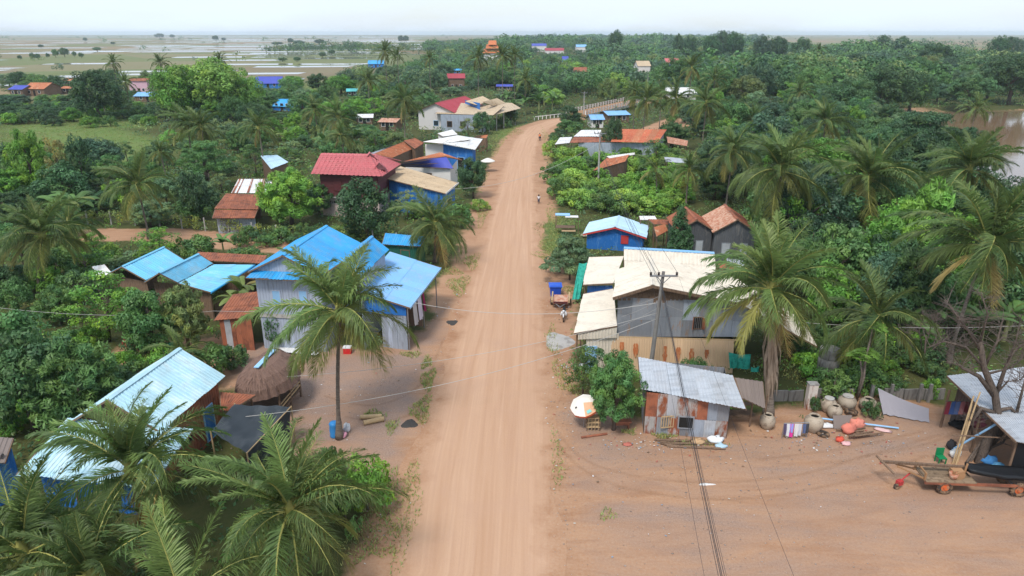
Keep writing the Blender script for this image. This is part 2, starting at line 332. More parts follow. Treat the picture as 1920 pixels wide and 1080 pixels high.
bp = t.nodes.new('ShaderNodeBump'); bp.inputs['Strength'].default_value = .5; bp.inputs['Distance'].default_value = .05; L.new(noise(t, P, 9, 6, .75), bp.inputs['Height']); L.new(bp.outputs[0], b.inputs['Normal'])
g.data.materials.append(m)

# the dirt road: a strip, its lanes worn along its length
NL = 13; rows = []; ss = 0
ky = np.concatenate([np.linspace(0, 10, 90), np.linspace(10, 12, 14)[1:]])
pts = []; 
for k in ky:
    i = min(int(k), len(CL) - 2); f = k - i; pts.append((CL[i].lerp(CL[i + 1], f), HW[i] * (1 - f) + HW[i + 1] * f))
def strip_mesh(name, pts, z, wob=.35, crown=.07):
    vs = []; uv = []; s = 0; rg = random.Random(3)
    for i, (p, hw) in enumerate(pts):
        d = (pts[min(i + 1, len(pts) - 1)][0] - pts[max(i - 1, 0)][0]).normalized(); n = V((d.y, -d.x, 0))
        if i: s += (p - pts[i - 1][0]).length
        for j in range(NL):
            u = j / (NL - 1) * 2 - 1; h = hw * 1.08 + (wob * math.sin(s * .31 + (1 if u > 0 else 4)) + wob * .6 * math.sin(s * .83 + u * 2)) * (1 if abs(u) > .9 else 0)
            q = p + n * u * h; vs.append((q.x, q.y, z + crown * (1 - u * u))); uv.append((u, s))
    fs = [(i * NL + j, i * NL + j + 1, (i + 1) * NL + j + 1, (i + 1) * NL + j) for i in range(len(pts) - 1) for j in range(NL - 1)]
    me = bpy.data.meshes.new(name); me.from_pydata(vs, [], fs); ul = me.uv_layers.new(name='lane')
    for l in me.loops: ul.data[l.index].uv = uv[l.vertex_index]
    me.polygons.foreach_set('use_smooth', [True] * len(me.polygons)); o = bpy.data.objects.new(name, me); COL.objects.link(o); return o
road = strip_mesh('road', pts, .012); tag(road, kind='structure')
m, t, b = nodes('dirt_road'); L = t.links
uvn = t.nodes.new('ShaderNodeUVMap'); uvn.uv_map = 'lane'; geo = t.nodes.new('ShaderNodeNewGeometry'); P = geo.outputs['Position']
sx = t.nodes.new('ShaderNodeSeparateXYZ'); L.new(uvn.outputs[0], sx.inputs[0])
trk = noise(t, uvn.outputs[0], 1.0, 6, .66, (7, .045, 1), .7); trk2 = noise(t, uvn.outputs[0], 1.0, 3, .6, (30, .10, 1), .1)
c = mix(t, ramp(t, trk, .3, .7), (.44, .255, .152), (.55, .355, .235)); c = mix(t, math_n(t, 'MULTIPLY', ramp(t, trk2, .45, .75), .55), c, (.44, .265, .175))
c = mix(t, math_n(t, 'MULTIPLY', ramp(t, noise(t, P, .33, 6, .7), .48, .78), .75), c, (.47, .29, .195)); c = mix(t, math_n(t, 'MULTIPLY', ramp(t, noise(t, P, 22, 2, .8), .55, .8), .35), c, (.58, .44, .33))
ed = math_n(t, 'ABSOLUTE', sx.outputs[0]); edn = ramp(t, math_n(t, 'ADD', ed, math_n(t, 'MULTIPLY', math_n(t, 'SUBTRACT', noise(t, P, .5, 5, .6), .5), .5)), .66, .92)
d2 = dust_color(t, P); d2 = mix(t, ramp(t, noise(t, P, .5, 5, .7), .5, .8), d2, (.30, .145, .075))
c = mix(t, edn, c, d2); L.new(c, b.inputs['Base Color']); b.inputs['Roughness'].default_value = .95; b.inputs['Specular IOR Level'].default_value = .08
bp = t.nodes.new('ShaderNodeBump'); bp.inputs['Strength'].default_value = .6; bp.inputs['Distance'].default_value = .06
L.new(mix(t, .5, trk, noise(t, P, 9, 6, .7)), bp.inputs['Height']); L.new(bp.outputs[0], b.inputs['Normal'])
road.data.materials.append(m)
far_road = strip_mesh('far_road', [(CL[i].lerp(CL[i + 1], f), 2.6) for i in range(13, len(CL) - 1) for f in (0, .25, .5, .75)], .05, .2); tag(far_road, kind='structure'); far_road.data.materials.append(m)

# wheel tracks pressed into the yard dust
m, t, b = nodes('wheel_track'); L = t.links; geo = t.nodes.new('ShaderNodeNewGeometry'); P = geo.outputs['Position']
tk_c = mix(t, noise(t, P, 3, 5, .7), (.34, .185, .10), (.50, .32, .20)); L.new(tk_c, b.inputs['Base Color']); b.inputs['Roughness'].default_value = .95; b.inputs['Specular IOR Level'].default_value = .1
trn = t.nodes.new('ShaderNodeBsdfTransparent'); ms = t.nodes.new('ShaderNodeMixShader'); uvn = t.nodes.new('ShaderNodeUVMap'); uvn.uv_map = 'lane'; sx = t.nodes.new('ShaderNodeSeparateXYZ'); L.new(uvn.outputs[0], sx.inputs[0])
edge_ = math_n(t, 'SUBTRACT', 1., math_n(t, 'ABSOLUTE', sx.outputs[0])); msk = math_n(t, 'MULTIPLY', ramp(t, math_n(t, 'MULTIPLY', edge_, noise(t, P, 1.1, 5, .7)), .12, .62), .26)
L.new(msk, ms.inputs[0]); L.new(trn.outputs[0], ms.inputs[1]); L.new(b.outputs[0], ms.inputs[2]); L.new(ms.outputs[0], t.nodes['Material Output'].inputs[0]); TRK = m; NL_ = NL; NL = 5
for c_ in ([(1010, 760), (1080, 850), (1180, 890), (1330, 905), (1500, 890), (1640, 850), (1780, 810)], [(1015, 800), (1100, 885), (1220, 925), (1400, 935), (1600, 900), (1750, 850)], [(1420, 862), (1520, 850), (1620, 834), (1740, 806)], [(1560, 868), (1640, 852), (1740, 832), (1800, 806)], [(830, 640), (790, 720), (700, 760), (600, 740)], [(845, 690), (800, 760), (720, 790), (640, 780)]):
    W_ = [at(*q) for q in c_]; pts_ = []
    for i in range(len(W_) - 1):
        p0, p1, p2, p3 = W_[max(i - 1, 0)], W_[i], W_[i + 1], W_[min(i + 2, len(W_) - 1)]
        for k in range(8):
            f = k / 8; pts_.append((.5 * ((2 * p1) + (p2 - p0) * f + (2 * p0 - 5 * p1 + 4 * p2 - p3) * f * f + (3 * p1 - p0 - 3 * p2 + p3) * f ** 3), .22))
    o = strip_mesh('wheel_track', pts_, .012, .03, 0); o.data.materials.append(TRK); tag(o, kind='structure')
NL = NL_
# river
def watermat(name, col, rough, wave, wsc):
    m, t, b = nodes(name); L = t.links; geo = t.nodes.new('ShaderNodeNewGeometry'); P = geo.outputs['Position']
    L.new(mix(t, noise(t, P, .03, 3), mul(col, .85), mul(col, 1.15)), b.inputs['Base Color']); b.inputs['Roughness'].default_value = rough; b.inputs['Specular IOR Level'].default_value = .6; b.inputs['IOR'].default_value = 1.33
    bp = t.nodes.new('ShaderNodeBump'); bp.inputs['Strength'].default_value = wave; bp.inputs['Distance'].default_value = .05; L.new(noise(t, P, wsc, 3, .5, (1, 2.2, 1)), bp.inputs['Height']); L.new(bp.outputs[0], b.inputs['Normal']); return m
wr = MB(); wr.poly(*[(x, y, -.9) for x, y in [(x - 3, y + (4 if y > 200 else 0)) for x, y in RIVER]]); rvo = wr.obj('river_water', watermat('muddy_water', (.24, .15, .09), .06, .25, .5)); tag(rvo, kind='structure')

# flooded rice plots of the plain, and far banks between them
wm = watermat('paddy_water_surface', (.26, .22, .18), .04, .04, .3)
def in_poly(x, y, poly): return sdist(np.array([x]), np.array([y]), poly)[0] > 0
RC, RS = math.cos(.12), math.sin(.12)
def plot(x, y, wx, wy, rg):
    q = []
    for a, b_ in ((-1, -1), (0, -1.05), (1, -1), (1, 1), (-.1, 1.04), (-1, 1)):
        dx = a * wx / 2 * rg.uniform(.75, 1.0); dy = b_ * wy / 2 * rg.uniform(.7, 1.0); q.append((x + dx * RC - dy * RS, y + dx * RS + dy * RC, .08))
    mb = MB(); mb.poly(*q); o = mb.obj('paddy_water', wm); tag(o, kind='structure')
pr = random.Random(21); npl = 0
yy = 300.
while yy < 5200:
    dyy = 13 + yy * .045; lim_l = -.80 * yy
    xx = lim_l
    while xx < 600:
        dxx = (26 + yy * .07) * pr.uniform(.7, 1.5); cx_ = xx + dxx / 2
        dens = .55 + .45 * math.sin(cx_ / (60 + yy * .2) + yy * .004) * math.cos(yy / (90 + .1 * yy))
        u_ = pix((cx_, yy, 0))[0]
        inl = in_poly(cx_, yy, FIELDS[0]) and u_ < 775
        if inl:
            left = 1 if u_ > 330 else (.30 if yy > 420 else .55)
            if pr.random() < (.30 + .72 * dens) * left: plot(cx_, yy + pr.uniform(-.2, .2) * dyy, dxx, dyy * pr.uniform(.45, .95), pr); npl += 1
        xx += dxx
    yy += dyy
# ------------------------------------------------------------------ plants: prototypes
def mesh_from(name, verts, faces, mats, tint=None, mi=None, smooth=False):
    me = bpy.data.meshes.new(name)
    if isinstance(faces, np.ndarray): fast_mesh(me, verts, faces)
    else: me.from_pydata([tuple(v) for v in verts], [], faces); me.update()
    for m_ in mats: me.materials.append(m_)
    if tint is not None:
        a = me.color_attributes.new('tint', 'FLOAT_COLOR', 'POINT'); c = np.ones((len(verts), 4), np.float32); c[:, :3] = np.asarray(tint, np.float32).reshape(len(verts), -1); a.data.foreach_set('color', c.ravel())
    if mi is not None: me.polygons.foreach_set('material_index', mi)
    if smooth: me.polygons.foreach_set('use_smooth', [True] * len(me.polygons))
    return me
def unit(a): return a / (np.linalg.norm(a, axis=-1, keepdims=True) + 1e-9)
def leaf_cloud(rg, C, Rc, n, size, aspect=.5, up=.35, flat=1., tints=None, droop=0.):
    """n leaves round each clump centre C with radius Rc: folded four-cornered leaves lying on the clump's skin"""
    K = len(C); d = unit(rg.normal(size=(K * n, 3)) + np.array([0, 0, .25])); r = rg.uniform(.55, 1.05, (K * n, 1)) ** .6
    c = np.repeat(C, n, 0); rc = np.repeat(Rc, n)[:, None]
    p = c + d * r * rc * np.array([1, 1, flat])
    nrm = unit(d + np.array([0, 0, up]) + rg.normal(size=d.shape) * .38)
    ax = unit(np.cross(nrm, rg.normal(size=d.shape))); ax[:, 2] -= droop; ax = unit(ax); sd_ = unit(np.cross(nrm, ax))
    s = size * rg.uniform(.7, 1.35, (K * n, 1)); h = s * aspect / 2
    v = np.stack([p - ax * s * .5, p + sd_ * h - nrm * h * .35, p + ax * s * .5 - nrm * s * .12, p - sd_ * h - nrm * h * .35], 1).reshape(-1, 3)
    f = np.arange(K * n * 4).reshape(-1, 4)
    tt = np.repeat(tints, n, 0) * rg.uniform(.78, 1.25, (K * n, 1)); t4 = np.repeat(tt, 4, 0)
    return v, f, t4
def clumps(rg, K, shape, rx, rz, zc):
    out_ = []
    while len(out_) < K:
        d = unit(rg.normal(size=3)); r = rg.uniform(.25, 1) ** .45
        if shape == 'cone':
            z = rg.uniform(0, 1) ** 1.3; rr = (1 - z) ** .8 * math.sqrt(rg.uniform(.35, 1)); a = rg.uniform(0, 6.283); out_.append((rx * rr * math.cos(a), rx * rr * math.sin(a), zc - rz + 2 * rz * z * .94)); continue
        if shape == 'flat':
            a = rg.uniform(0, 6.283); rr = math.sqrt(rg.uniform(0.02, 1)); lay = rg.choice([0, .35, .7, 1.0]); rr *= (1 - .55 * lay * lay); out_.append((rx * rr * math.cos(a), rx * rr * math.sin(a), zc - rz + 2 * rz * (lay * (1 - .5 * rr * rr)) * .9 + rg.normal() * .1)); continue
        if shape == 'round' and d[2] < -.78: continue
        if shape == 'bush' and d[2] < -.1: continue
        out_.append((rx * d[0] * r, rx * d[1] * r, zc + rz * d[2] * r))
    C = np.array(out_)
    lob = 1 + .22 * np.sin(np.arctan2(C[:, 1], C[:, 0]) * 3 + rg.uniform(0, 6)) * (np.hypot(C[:, 0], C[:, 1]) / rx)
    C[:, :2] *= lob[:, None]; return C
def tint_of(rg, K, var, warm):
    b = rg.uniform(1 - var, 1 + var, K); wv = rg.uniform(0, 1, K) ** 2 * warm
    return np.stack([b * (1 + wv), b * (1 + wv * .35), b * (1 - wv * .3)], 1)
PROTO = {}
def proto_tree(key, seed, shape, rx, rz, zc, K, n, leaf, rc, aspect=.5, flat=.8, var=.28, warm=.5, trunk_r=.18, droop=0., up=.35):
    rg = np.random.default_rng(seed); C = clumps(rg, K, shape, rx, rz, zc); Rc = rg.uniform(.7, 1.25, K) * rc
    v, f, tt = leaf_cloud(rg, C, Rc, n, leaf, aspect, up, flat, tint_of(rg, K, var, warm), droop)
    cm = mesh_from(key + '_crown', v, f, [LEAF], tt)
    mb = MB(); top = zc + rz * .45; lean = V((rg.normal() * .05 * top, rg.normal() * .05 * top, 0))
    P_ = [V((0, 0, -.1)), V((0, 0, top * .35)) + lean * .4, V((0, 0, top * .7)) + lean * .8, V((0, 0, top)) + lean]
    mb.tube(P_, [trunk_r * 1.25, trunk_r * .9, trunk_r * .6, trunk_r * .2], 8)
    for i in rg.choice(K, min(9, K), replace=False):
        e = V(C[i]); b0 = P_[1].lerp(P_[2], float(rg.uniform(0, 1))); mb.tube([b0, b0.lerp(e, .5) + V((0, 0, .12 * rx)), e], [trunk_r * .45, trunk_r * .28, trunk_r * .08], 5, False)
    me = bpy.data.meshes.new(key + '_trunk'); me.from_pydata(mb.v, [], mb.f); me.materials.append(MT['bark']); me.polygons.foreach_set('use_smooth', [True] * len(me.polygons))
    PROTO[key] = (cm, me, rx * 1.08 + rc * .6, zc + rz + rc * .5)
for i in range(3):
    proto_tree('round%d' % i, 40 + i, 'round', 2.6, 2.6, 3.2, 74, 100, .30, .74, trunk_r=.17)
    proto_tree('big%d' % i, 60 + i, 'round', 5.2, 4.2, 5.8, 140, 115, .40, 1.1, trunk_r=.34, var=.32)
    proto_tree('bush%d' % i, 80 + i, 'bush', 1.5, 1.5, .55, 34, 75, .21, .42, trunk_r=.07, warm=.7)
for i in range(2):
    proto_tree('mango%d' % i, 100 + i, 'round', 2.7, 2.8, 3.25, 115, 82, .42, .50, aspect=.26, warm=.6, trunk_r=.2, droop=.45, up=.6)
    proto_tree('rain%d' % i, 120 + i, 'flat', 6.0, 2.0, 5.6, 120, 120, .30, .95, flat=.38, var=.34, trunk_r=.4, aspect=.42)
    proto_tree('acacia%d' % i, 140 + i, 'flat', 2.6, 1.0, 2.4, 56, 110, .25, .62, flat=.4, aspect=.42, trunk_r=.10)
    proto_tree('airy%d' % i, 150 + i, 'round', 2.3, 2.6, 4.0, 40, 62, .26, .55, trunk_r=.12, var=.35, warm=1.0)
proto_tree('cone0', 170, 'cone', 1.9, 2.6, 2.7, 120, 75, .20, .42, trunk_r=.14, var=.2, warm=.3)
proto_tree('dome0', 171, 'bush', 1.6, 1.25, .2, 60, 110, .12, .34, trunk_r=.08, var=.12, warm=.1)
VEG = []       # (object, what it looks like, x, y)
COLS = dict(dark=(0.056, 0.125, 0.054), deep=(0.071, 0.160, 0.064), mid=(0.098, 0.214, 0.069), bright=(0.139, 0.321, 0.057), lime=(0.205, 0.385, 0.087), olive=(0.172, 0.249, 0.092), blue=(0.077, 0.154, 0.090), gold=(0.288, 0.314, 0.119), pale=(0.150, 0.264, 0.136))
CWORD = dict(dark='dark green', deep='deep green', mid='leafy green', bright='bright green', lime='lime green', olive='olive green', blue='bluish green', gold='golden green', pale='pale green')
SHAPE = dict(round=('broadleaf_tree', 'round-crowned tree', 'tree'), big=('shade_tree', 'broad-crowned tree', 'tree'), bush=('shrub', 'low bushy shrub', 'shrub'), mango=('mango_tree', 'dense mango-like tree', 'tree'),
             rain=('rain_tree', 'spreading tree', 'tree'), acacia=('acacia_tree', 'flat feathery tree', 'tree'), airy=('slender_tree', 'loose airy tree', 'tree'), cone=('conifer_like_tree', 'cone-shaped tree', 'tree'), dome=('clipped_bush', 'clipped dome bush', 'shrub'))
vr = random.Random(77)
FOOT = []      # ground taken by buildings: (x, y, r)
def plant(key, x, y, h, wd, col, label=None, group=None, z=0.):
    cm, tm, r0, h0 = PROTO[key]; kind = key.rstrip('0123456789'); nm, desc, cat = SHAPE[kind]
    o = bpy.data.objects.new(nm, None); COL.objects.link(o); o.location = (x, y, z); o.rotation_euler.z = vr.uniform(0, 6.28); ORG[o.name] = V((x, y, z)); o.empty_display_size = .2
    s = (wd / 2 / r0, wd / 2 / r0 * vr.uniform(.92, 1.08), h / h0); o.scale = s
    a = bpy.data.objects.new('trunk', tm); COL.objects.link(a); a.parent = o
    c = bpy.data.objects.new('crown', cm); COL.objects.link(c); c.parent = o
    k = COLS[col]; j = vr.uniform(.86, 1.16); c.color = (k[0] * j * vr.uniform(.92, 1.08), k[1] * j, k[2] * j, 1)
    tag(o, label, cat, group)
    VEG.append([o, CWORD[col] + ' ' + desc, x, y, label]); return o
def tree(key, px, pyb, pyt, wpx, col, label=None, group=None):
    """a tree whose foot is at (px, pyb), whose top shows at pyt and whose crown is wpx wide there"""
    p = at(px, pyb); d = p.y * math.cos(PITCH) + CAM_H * math.sin(PITCH)
    h = max(1.0, ay(px, pyt, p.y).z); return plant(key, p.x, p.y, h, wpx / FPX * (d - h * .4 * math.sin(PITCH)), col, label, group)

# palms
def frond(seed, e0, curve, Lr, nl, lmax, droop, wid=.075, n_r=9):
    rg = np.random.default_rng(seed); T_ = np.linspace(0, 1, 60); ang = e0 - curve * T_ ** 1.35; st = Lr / 59
    P_ = np.zeros((60, 3)); P_[1:, 0] = np.cumsum(np.cos(ang[:-1]) * st); P_[1:, 2] = np.cumsum(np.sin(ang[:-1]) * st); P_[:, 1] = .05 * Lr * rg.normal() * T_ ** 2
    vs, fs, mi, ti = [], [], [], []
    idx_ = np.linspace(0, 59, n_r).astype(int)
    for k, i in enumerate(idx_):
        r_ = .045 * (1 - .88 * T_[i]) * Lr / 4; a = ang[i]; n_ = np.array([-math.sin(a), 0, math.cos(a)])
        for q in ((0, 1.2), (-n_, .5), (0, -1.2)):
            pass
        vs += [P_[i] + np.array([0, 1, 0]) * r_, P_[i] + n_ * r_ * .8, P_[i] - np.array([0, 1, 0]) * r_, P_[i] - n_ * r_ * .6]; ti += [1, 1, 1, 1]
        if k:
            b0 = (k - 1) * 4
            for j in range(4): fs.append((b0 + j, b0 + (j + 1) % 4, b0 + 4 + (j + 1) % 4, b0 + 4 + j)); mi.append(1)
    for sgn in (-1, 1):
        for q in range(nl):
            t_ = .14 + .86 * (q + rg.uniform(0, .7)) / nl; i = min(59, int(t_ * 59)); a = ang[i]; Tn = np.array([math.cos(a), 0, math.sin(a)]); n_ = np.array([-math.sin(a), 0, math.cos(a)])
            l_ = lmax * max(.22, math.sin(math.pi * (.16 + .80 * t_)) ** .7) * rg.uniform(.75, 1.12); fa = .55 + .55 * t_ + rg.normal() * .13
            d_ = np.array([0, sgn, 0]) * math.cos(fa) + Tn * math.sin(fa) + n_ * (.22 + rg.normal() * .15); d_ /= np.linalg.norm(d_)
            w_ = wid * rg.uniform(.85, 1.15) * (1 - .35 * t_); wv = (Tn * .85 + n_ * .45 * sgn); dr = droop * rg.uniform(.5, 1.5)
            b_ = P_[i]; m_ = b_ + d_ * l_ * .5 - np.array([0, 0, l_ * dr * .22]); e_ = b_ + d_ * l_ * .88 - np.array([0, 0, l_ * dr * .75]); k = len(vs)
            vs += [b_ - wv * w_ * .3, b_ + wv * w_ * .3, m_ + wv * w_ * .5, m_ - wv * w_ * .5, e_]; tn = rg.uniform(.75, 1.25); ti += [tn] * 5
            fs += [(k, k + 1, k + 2, k + 3), (k + 3, k + 2, k + 4)]; mi += [0, 0]
    return np.array(vs), fs, mi, np.repeat(np.array(ti)[:, None], 3, 1)
FR = {}
FSPEC = [(1.42, .55, 3.6, .25), (1.15, 1.0, 4.2, .35), (.85, 1.35, 4.5, .45), (.50, 1.55, 4.6, .6), (.10, 1.50, 4.4, .75), (-.45, 1.05, 4.0, .7), (-1.0, .45, 3.6, .45)]
for i, (e0, cv, Lr, dr) in enumerate(FSPEC):
    for k in range(4):
        v_, f_, m_, t_ = frond(200 + i * 7 + k, e0 + .14 * (k - 1.5), cv * (.8 + .14 * k), Lr * (1.06 - .05 * k), 88, 1.08, dr * 1.15); FR[i, k] = mesh_from('frond_mesh', v_, f_, [LEAF, RACHIS], t_, m_)
LOWC = []
def far_crown(seed):
    rg = np.random.default_rng(seed); V_, F_, M_, T_ = [], [], [], []; nb = 0
    for q in range(22):
        i = min(6, int(q / 22 * 6.3)); e0, cv, Lr, dr = FSPEC[i]; v_, f_, m_, t_ = frond(seed * 31 + q, e0, cv, Lr, 20, 1.05, dr,   .26, 4)
        a = q * 2.4 + rg.normal() * .2; c_, s_ = math.cos(a), math.sin(a); v_ = v_ @ np.array([[c_, s_, 0], [-s_, c_, 0], [0, 0, 1]]); tn = rg.uniform(.8, 1.2) * np.array([1 + .5 * max(0, q - 15) / 6, 1, .9])
        V_.append(v_); F_ += [tuple(x + nb for x in f) for f in f_]; M_ += m_; T_.append(t_ * tn); nb += len(v_)
    return mesh_from('far_palm_crown', np.concatenate(V_), F_, [LEAF, RACHIS], np.concatenate(T_), M_)
for k in range(3): LOWC.append(far_crown(300 + k))
def trunk_mesh(h, r, lean, seed):
    mb = MB(); n_ = 22; P_ = []; rr = []
    for i in range(n_ + 1):
        t_ = i / n_; P_.append(V((lean[0] * t_ ** 1.6, lean[1] * t_ ** 1.6, h * t_))); rr.append(r * (1.55 - .9 * min(1, t_ * 5) if t_ < .2 else .66 - .12 * t_) * (1.06 if i % 2 else .96))
    mb.tube(P_, rr, 9); return mb
PALM_COL = [(0.158, 0.232, 0.070), (0.135, 0.210, 0.059), (0.120, 0.192, 0.054), (0.117, 0.183, 0.054), (0.143, 0.203, 0.057), (0.255, 0.262, 0.074), (0.42, 0.32, 0.12)]
def palm(x, y, h, size=1., label=None, n=34, skirt=False, lean=(0, 0), nuts=5, dead=1, tone=1., group=None, detail=True):
    o = thing('coconut_palm', (x, y, 0), label, 'palm', group)
    tm = trunk_mesh(h, (.17 if not skirt else .24) * (.7 + .3 * size), lean, 0); to = tm.obj('trunk', MT['palmbark'], None, True); to.parent = o; to.location = (0, 0, 0)
    top = V((lean[0], lean[1], h))
    if skirt:
        mb = MB()
        for q in range(130):
            a = q * 2.399; z1 = vr.uniform(.45, .86) * h; l_ = vr.uniform(1.2, 3.2); f = z1 / h; c0 = V((lean[0] * f ** 1.6, lean[1] * f ** 1.6, z1)); z2 = max(.25, z1 - l_); f2 = z2 / h; c1 = V((lean[0] * f2 ** 1.6, lean[1] * f2 ** 1.6, z2)); d_ = V((math.cos(a), math.sin(a), 0)); w_ = V((-d_.y, d_.x, 0)) * vr.uniform(.04, .11); r2 = vr.uniform(.26, .55)
            mb.poly(c0 + d_ * .16 - w_, c0 + d_ * .16 + w_, c1.lerp(c0, .4) + d_ * r2 + w_, c1.lerp(c0, .4) + d_ * r2 - w_); mb.poly(c1.lerp(c0, .4) + d_ * r2 - w_, c1.lerp(c0, .4) + d_ * r2 + w_, c1 + d_ * r2 * .95 + w_ * .2, c1 + d_ * r2 * .95 - w_ * .2)
        sk_ = mb.obj('dry_skirt', MT['drystraw'], None); sk_.parent = o; sk_.location = (0, 0, 0); sk_['kind'] = 'stuff'
    if not detail:
        c = bpy.data.objects.new('crown', LOWC[vr.randrange(3)]); COL.objects.link(c); c.parent = o; c.location = top; c.rotation_euler = (vr.uniform(-.12, .12), vr.uniform(-.12, .12), vr.uniform(0, 6.28)); c.scale = (size * vr.uniform(.85, 1.15),) * 3
        j = tone * vr.uniform(.85, 1.15); c.color = (.125 * j, .185 * j, .06 * j, 1)
    else:
        mb = MB(); mb.lathe([(.16, -.35), (.24, -.1), (.27, .1), (.2, .4), (.06, .95), (.0, 1.1)], (0, 0, 0), 10)
        c = mb.obj('crown', RACHIS, None, True); c.parent = o; c.location = top
        for q in range(n):
            ag = q / (n - 1); i = min(6, int(ag * 5.4 + vr.uniform(0, .8)))
            if q >= n - dead: i = 6 if vr.random() < .6 else 5
            f = bpy.data.objects.new('frond', FR[i, vr.randrange(4)]); COL.objects.link(f); f.parent = c; s_ = size * vr.uniform(.74, 1.14); f.scale = (s_, s_, s_)
            f.rotation_euler = (vr.uniform(-.38, .38), vr.uniform(-.22, .22), q * 2.399 + vr.uniform(-.45, .45)); f.location = (0, 0, .25 - .3 * ag)
            k = PALM_COL[6 if (q >= n - dead and i == 6) else min(i, 5)]; j = tone * vr.uniform(.82, 1.2); wv = vr.uniform(.9, 1.15); f.color = (k[0] * j * wv, k[1] * j, k[2] * j, 1)
        for q in range(nuts):
            a = q * 2.4; mb = MB(); mb.lathe([(0, -.15), (.1, -.1), (.13, 0), (.1, .1), (0, .15)], (0, 0, 0), 8); u_ = mb.obj('coconut', MT['coconut'], None, True); u_.parent = c; u_.location = (.32 * math.cos(a), .32 * math.sin(a), -.25 - .12 * (q % 2))
    VEG.append([o, 'coconut palm', x, y, label]); return o
def palm_at(px, py, Y, size, label, base=None, **k):
    """heart of the crown seen at (px, py), standing Y metres out; base: pixel of the foot"""
    p = ay(px, py, Y); b_ = at(*base) if base else V((p.x + vr.uniform(-.4, .4), Y, 0))
    return palm(b_.x, b_.y, p.z, size, label, lean=(p.x - b_.x, p.y - b_.y), **k)

# banana plants: each big leaf its own piece
def banana_leaf(seed):
    rg = np.random.default_rng(seed); vs, fs, ti = [], [], []; n_ = 12; x = z = 0; a = 1.25
    for i in range(n_ + 1):
        t_ = i / n_; w_ = .30 * math.sin(math.pi * min(1, .04 + t_ * .95)) ** .6 * (1 if t_ > .12 else .25) * rg.uniform(.82, 1.05)
        vs += [(x, -w_, z - w_ * .25), (x, 0, z), (x, w_, z - w_ * .25)]; ti += [rg.uniform(.8, 1.2), 1.35, rg.uniform(.8, 1.2)]
        x += math.cos(a) * 2.1 / n_; z += math.sin(a) * 2.1 / n_; a -= 1.9 / n_
        if i: b0 = (i - 1) * 3; fs += [(b0, b0 + 1, b0 + 4, b0 + 3), (b0 + 1, b0 + 2, b0 + 5, b0 + 4)]
    return mesh_from('banana_leaf_mesh', np.array(vs), fs, [LEAF], np.repeat(np.array(ti)[:, None], 3, 1))
BL = [banana_leaf(s) for s in (1, 2, 3)]
_mb = MB(); _mb.tube([(0, 0, -.05), (.03, 0, .8), (0, .02, 1.6)], [.14, .11, .07], 8); BSTEM = bpy.data.meshes.new('banana_stem'); BSTEM.from_pydata(_mb.v, [], _mb.f); BSTEM.materials.append(mat('banana_stem', (.22, .24, .09), .6))
def banana(x, y, s=1., label=None, col=(.12, .21, .05), group=None):
    o = thing('banana_plant', (x, y, 0), label, 'banana plant', group); o.scale = (s, s, s); st = bpy.data.objects.new('stem', BSTEM); COL.objects.link(st); st.parent = o
    for q in range(8):
        f = bpy.data.objects.new('leaf', BL[q % 3]); COL.objects.link(f); f.parent = o; f.location = (0, 0, 1.5); f.rotation_euler = (vr.uniform(-.3, .3), vr.uniform(-.35, .45), q * 2.4 + vr.uniform(-.4, .4)); k = vr.uniform(.8, 1.2); f.color = (col[0] * k * (1.6 if q == 0 else 1), col[1] * k, col[2] * k, 1); f.scale = (vr.uniform(.8, 1.15),) * 3
    VEG.append([o, 'banana plant', x, y, label]); return o
# ------------------------------------------------------------------ building kit
def prof_corr(w_, pitch, amp):
    n_ = max(1, round(w_ / pitch)); pr_ = []
    for k in range(n_):
        for s_, o_ in ((0, 0), (.55, 0), (.68, amp), (.87, amp)): pr_.append(((k + s_) / n_, o_))
    return pr_ + [(1, 0)]
def prof_plank(w_, pitch, amp):
    n_ = max(1, round(w_ / pitch)); pr_ = []
    for k in range(n_):
        for s_, o_ in ((0, 0), (.06, amp), (.9, amp * .8)): pr_.append(((k + s_) / n_, o_))
    return pr_ + [(1, 0)]
def prof_flat(w_, pitch, amp): return [(0, 0), (1, 0)]
def patch(mb, tl, tr, br, bl, pr_, nrm, rows=1):
    vs = []; k = len(pr_)
    for r_ in range(rows + 1):
        f = r_ / rows; A, B = tl.lerp(bl, f), tr.lerp(br, f)
        for s_, o_ in pr_: vs.append(A.lerp(B, s_) + nrm * o_)
    fs = [(r_ * k + i, r_ * k + i + 1, (r_ + 1) * k + i + 1, (r_ + 1) * k + i) for r_ in range(rows) for i in range(k - 1)]
    return mb.add(vs, fs)
def up_n(a, b, c):
    n_ = (b - a).cross(c - a); n_ = n_.normalized() if n_.length > 1e-9 else V((0, 0, 1)); return n_ if n_.z >= 0 else -n_
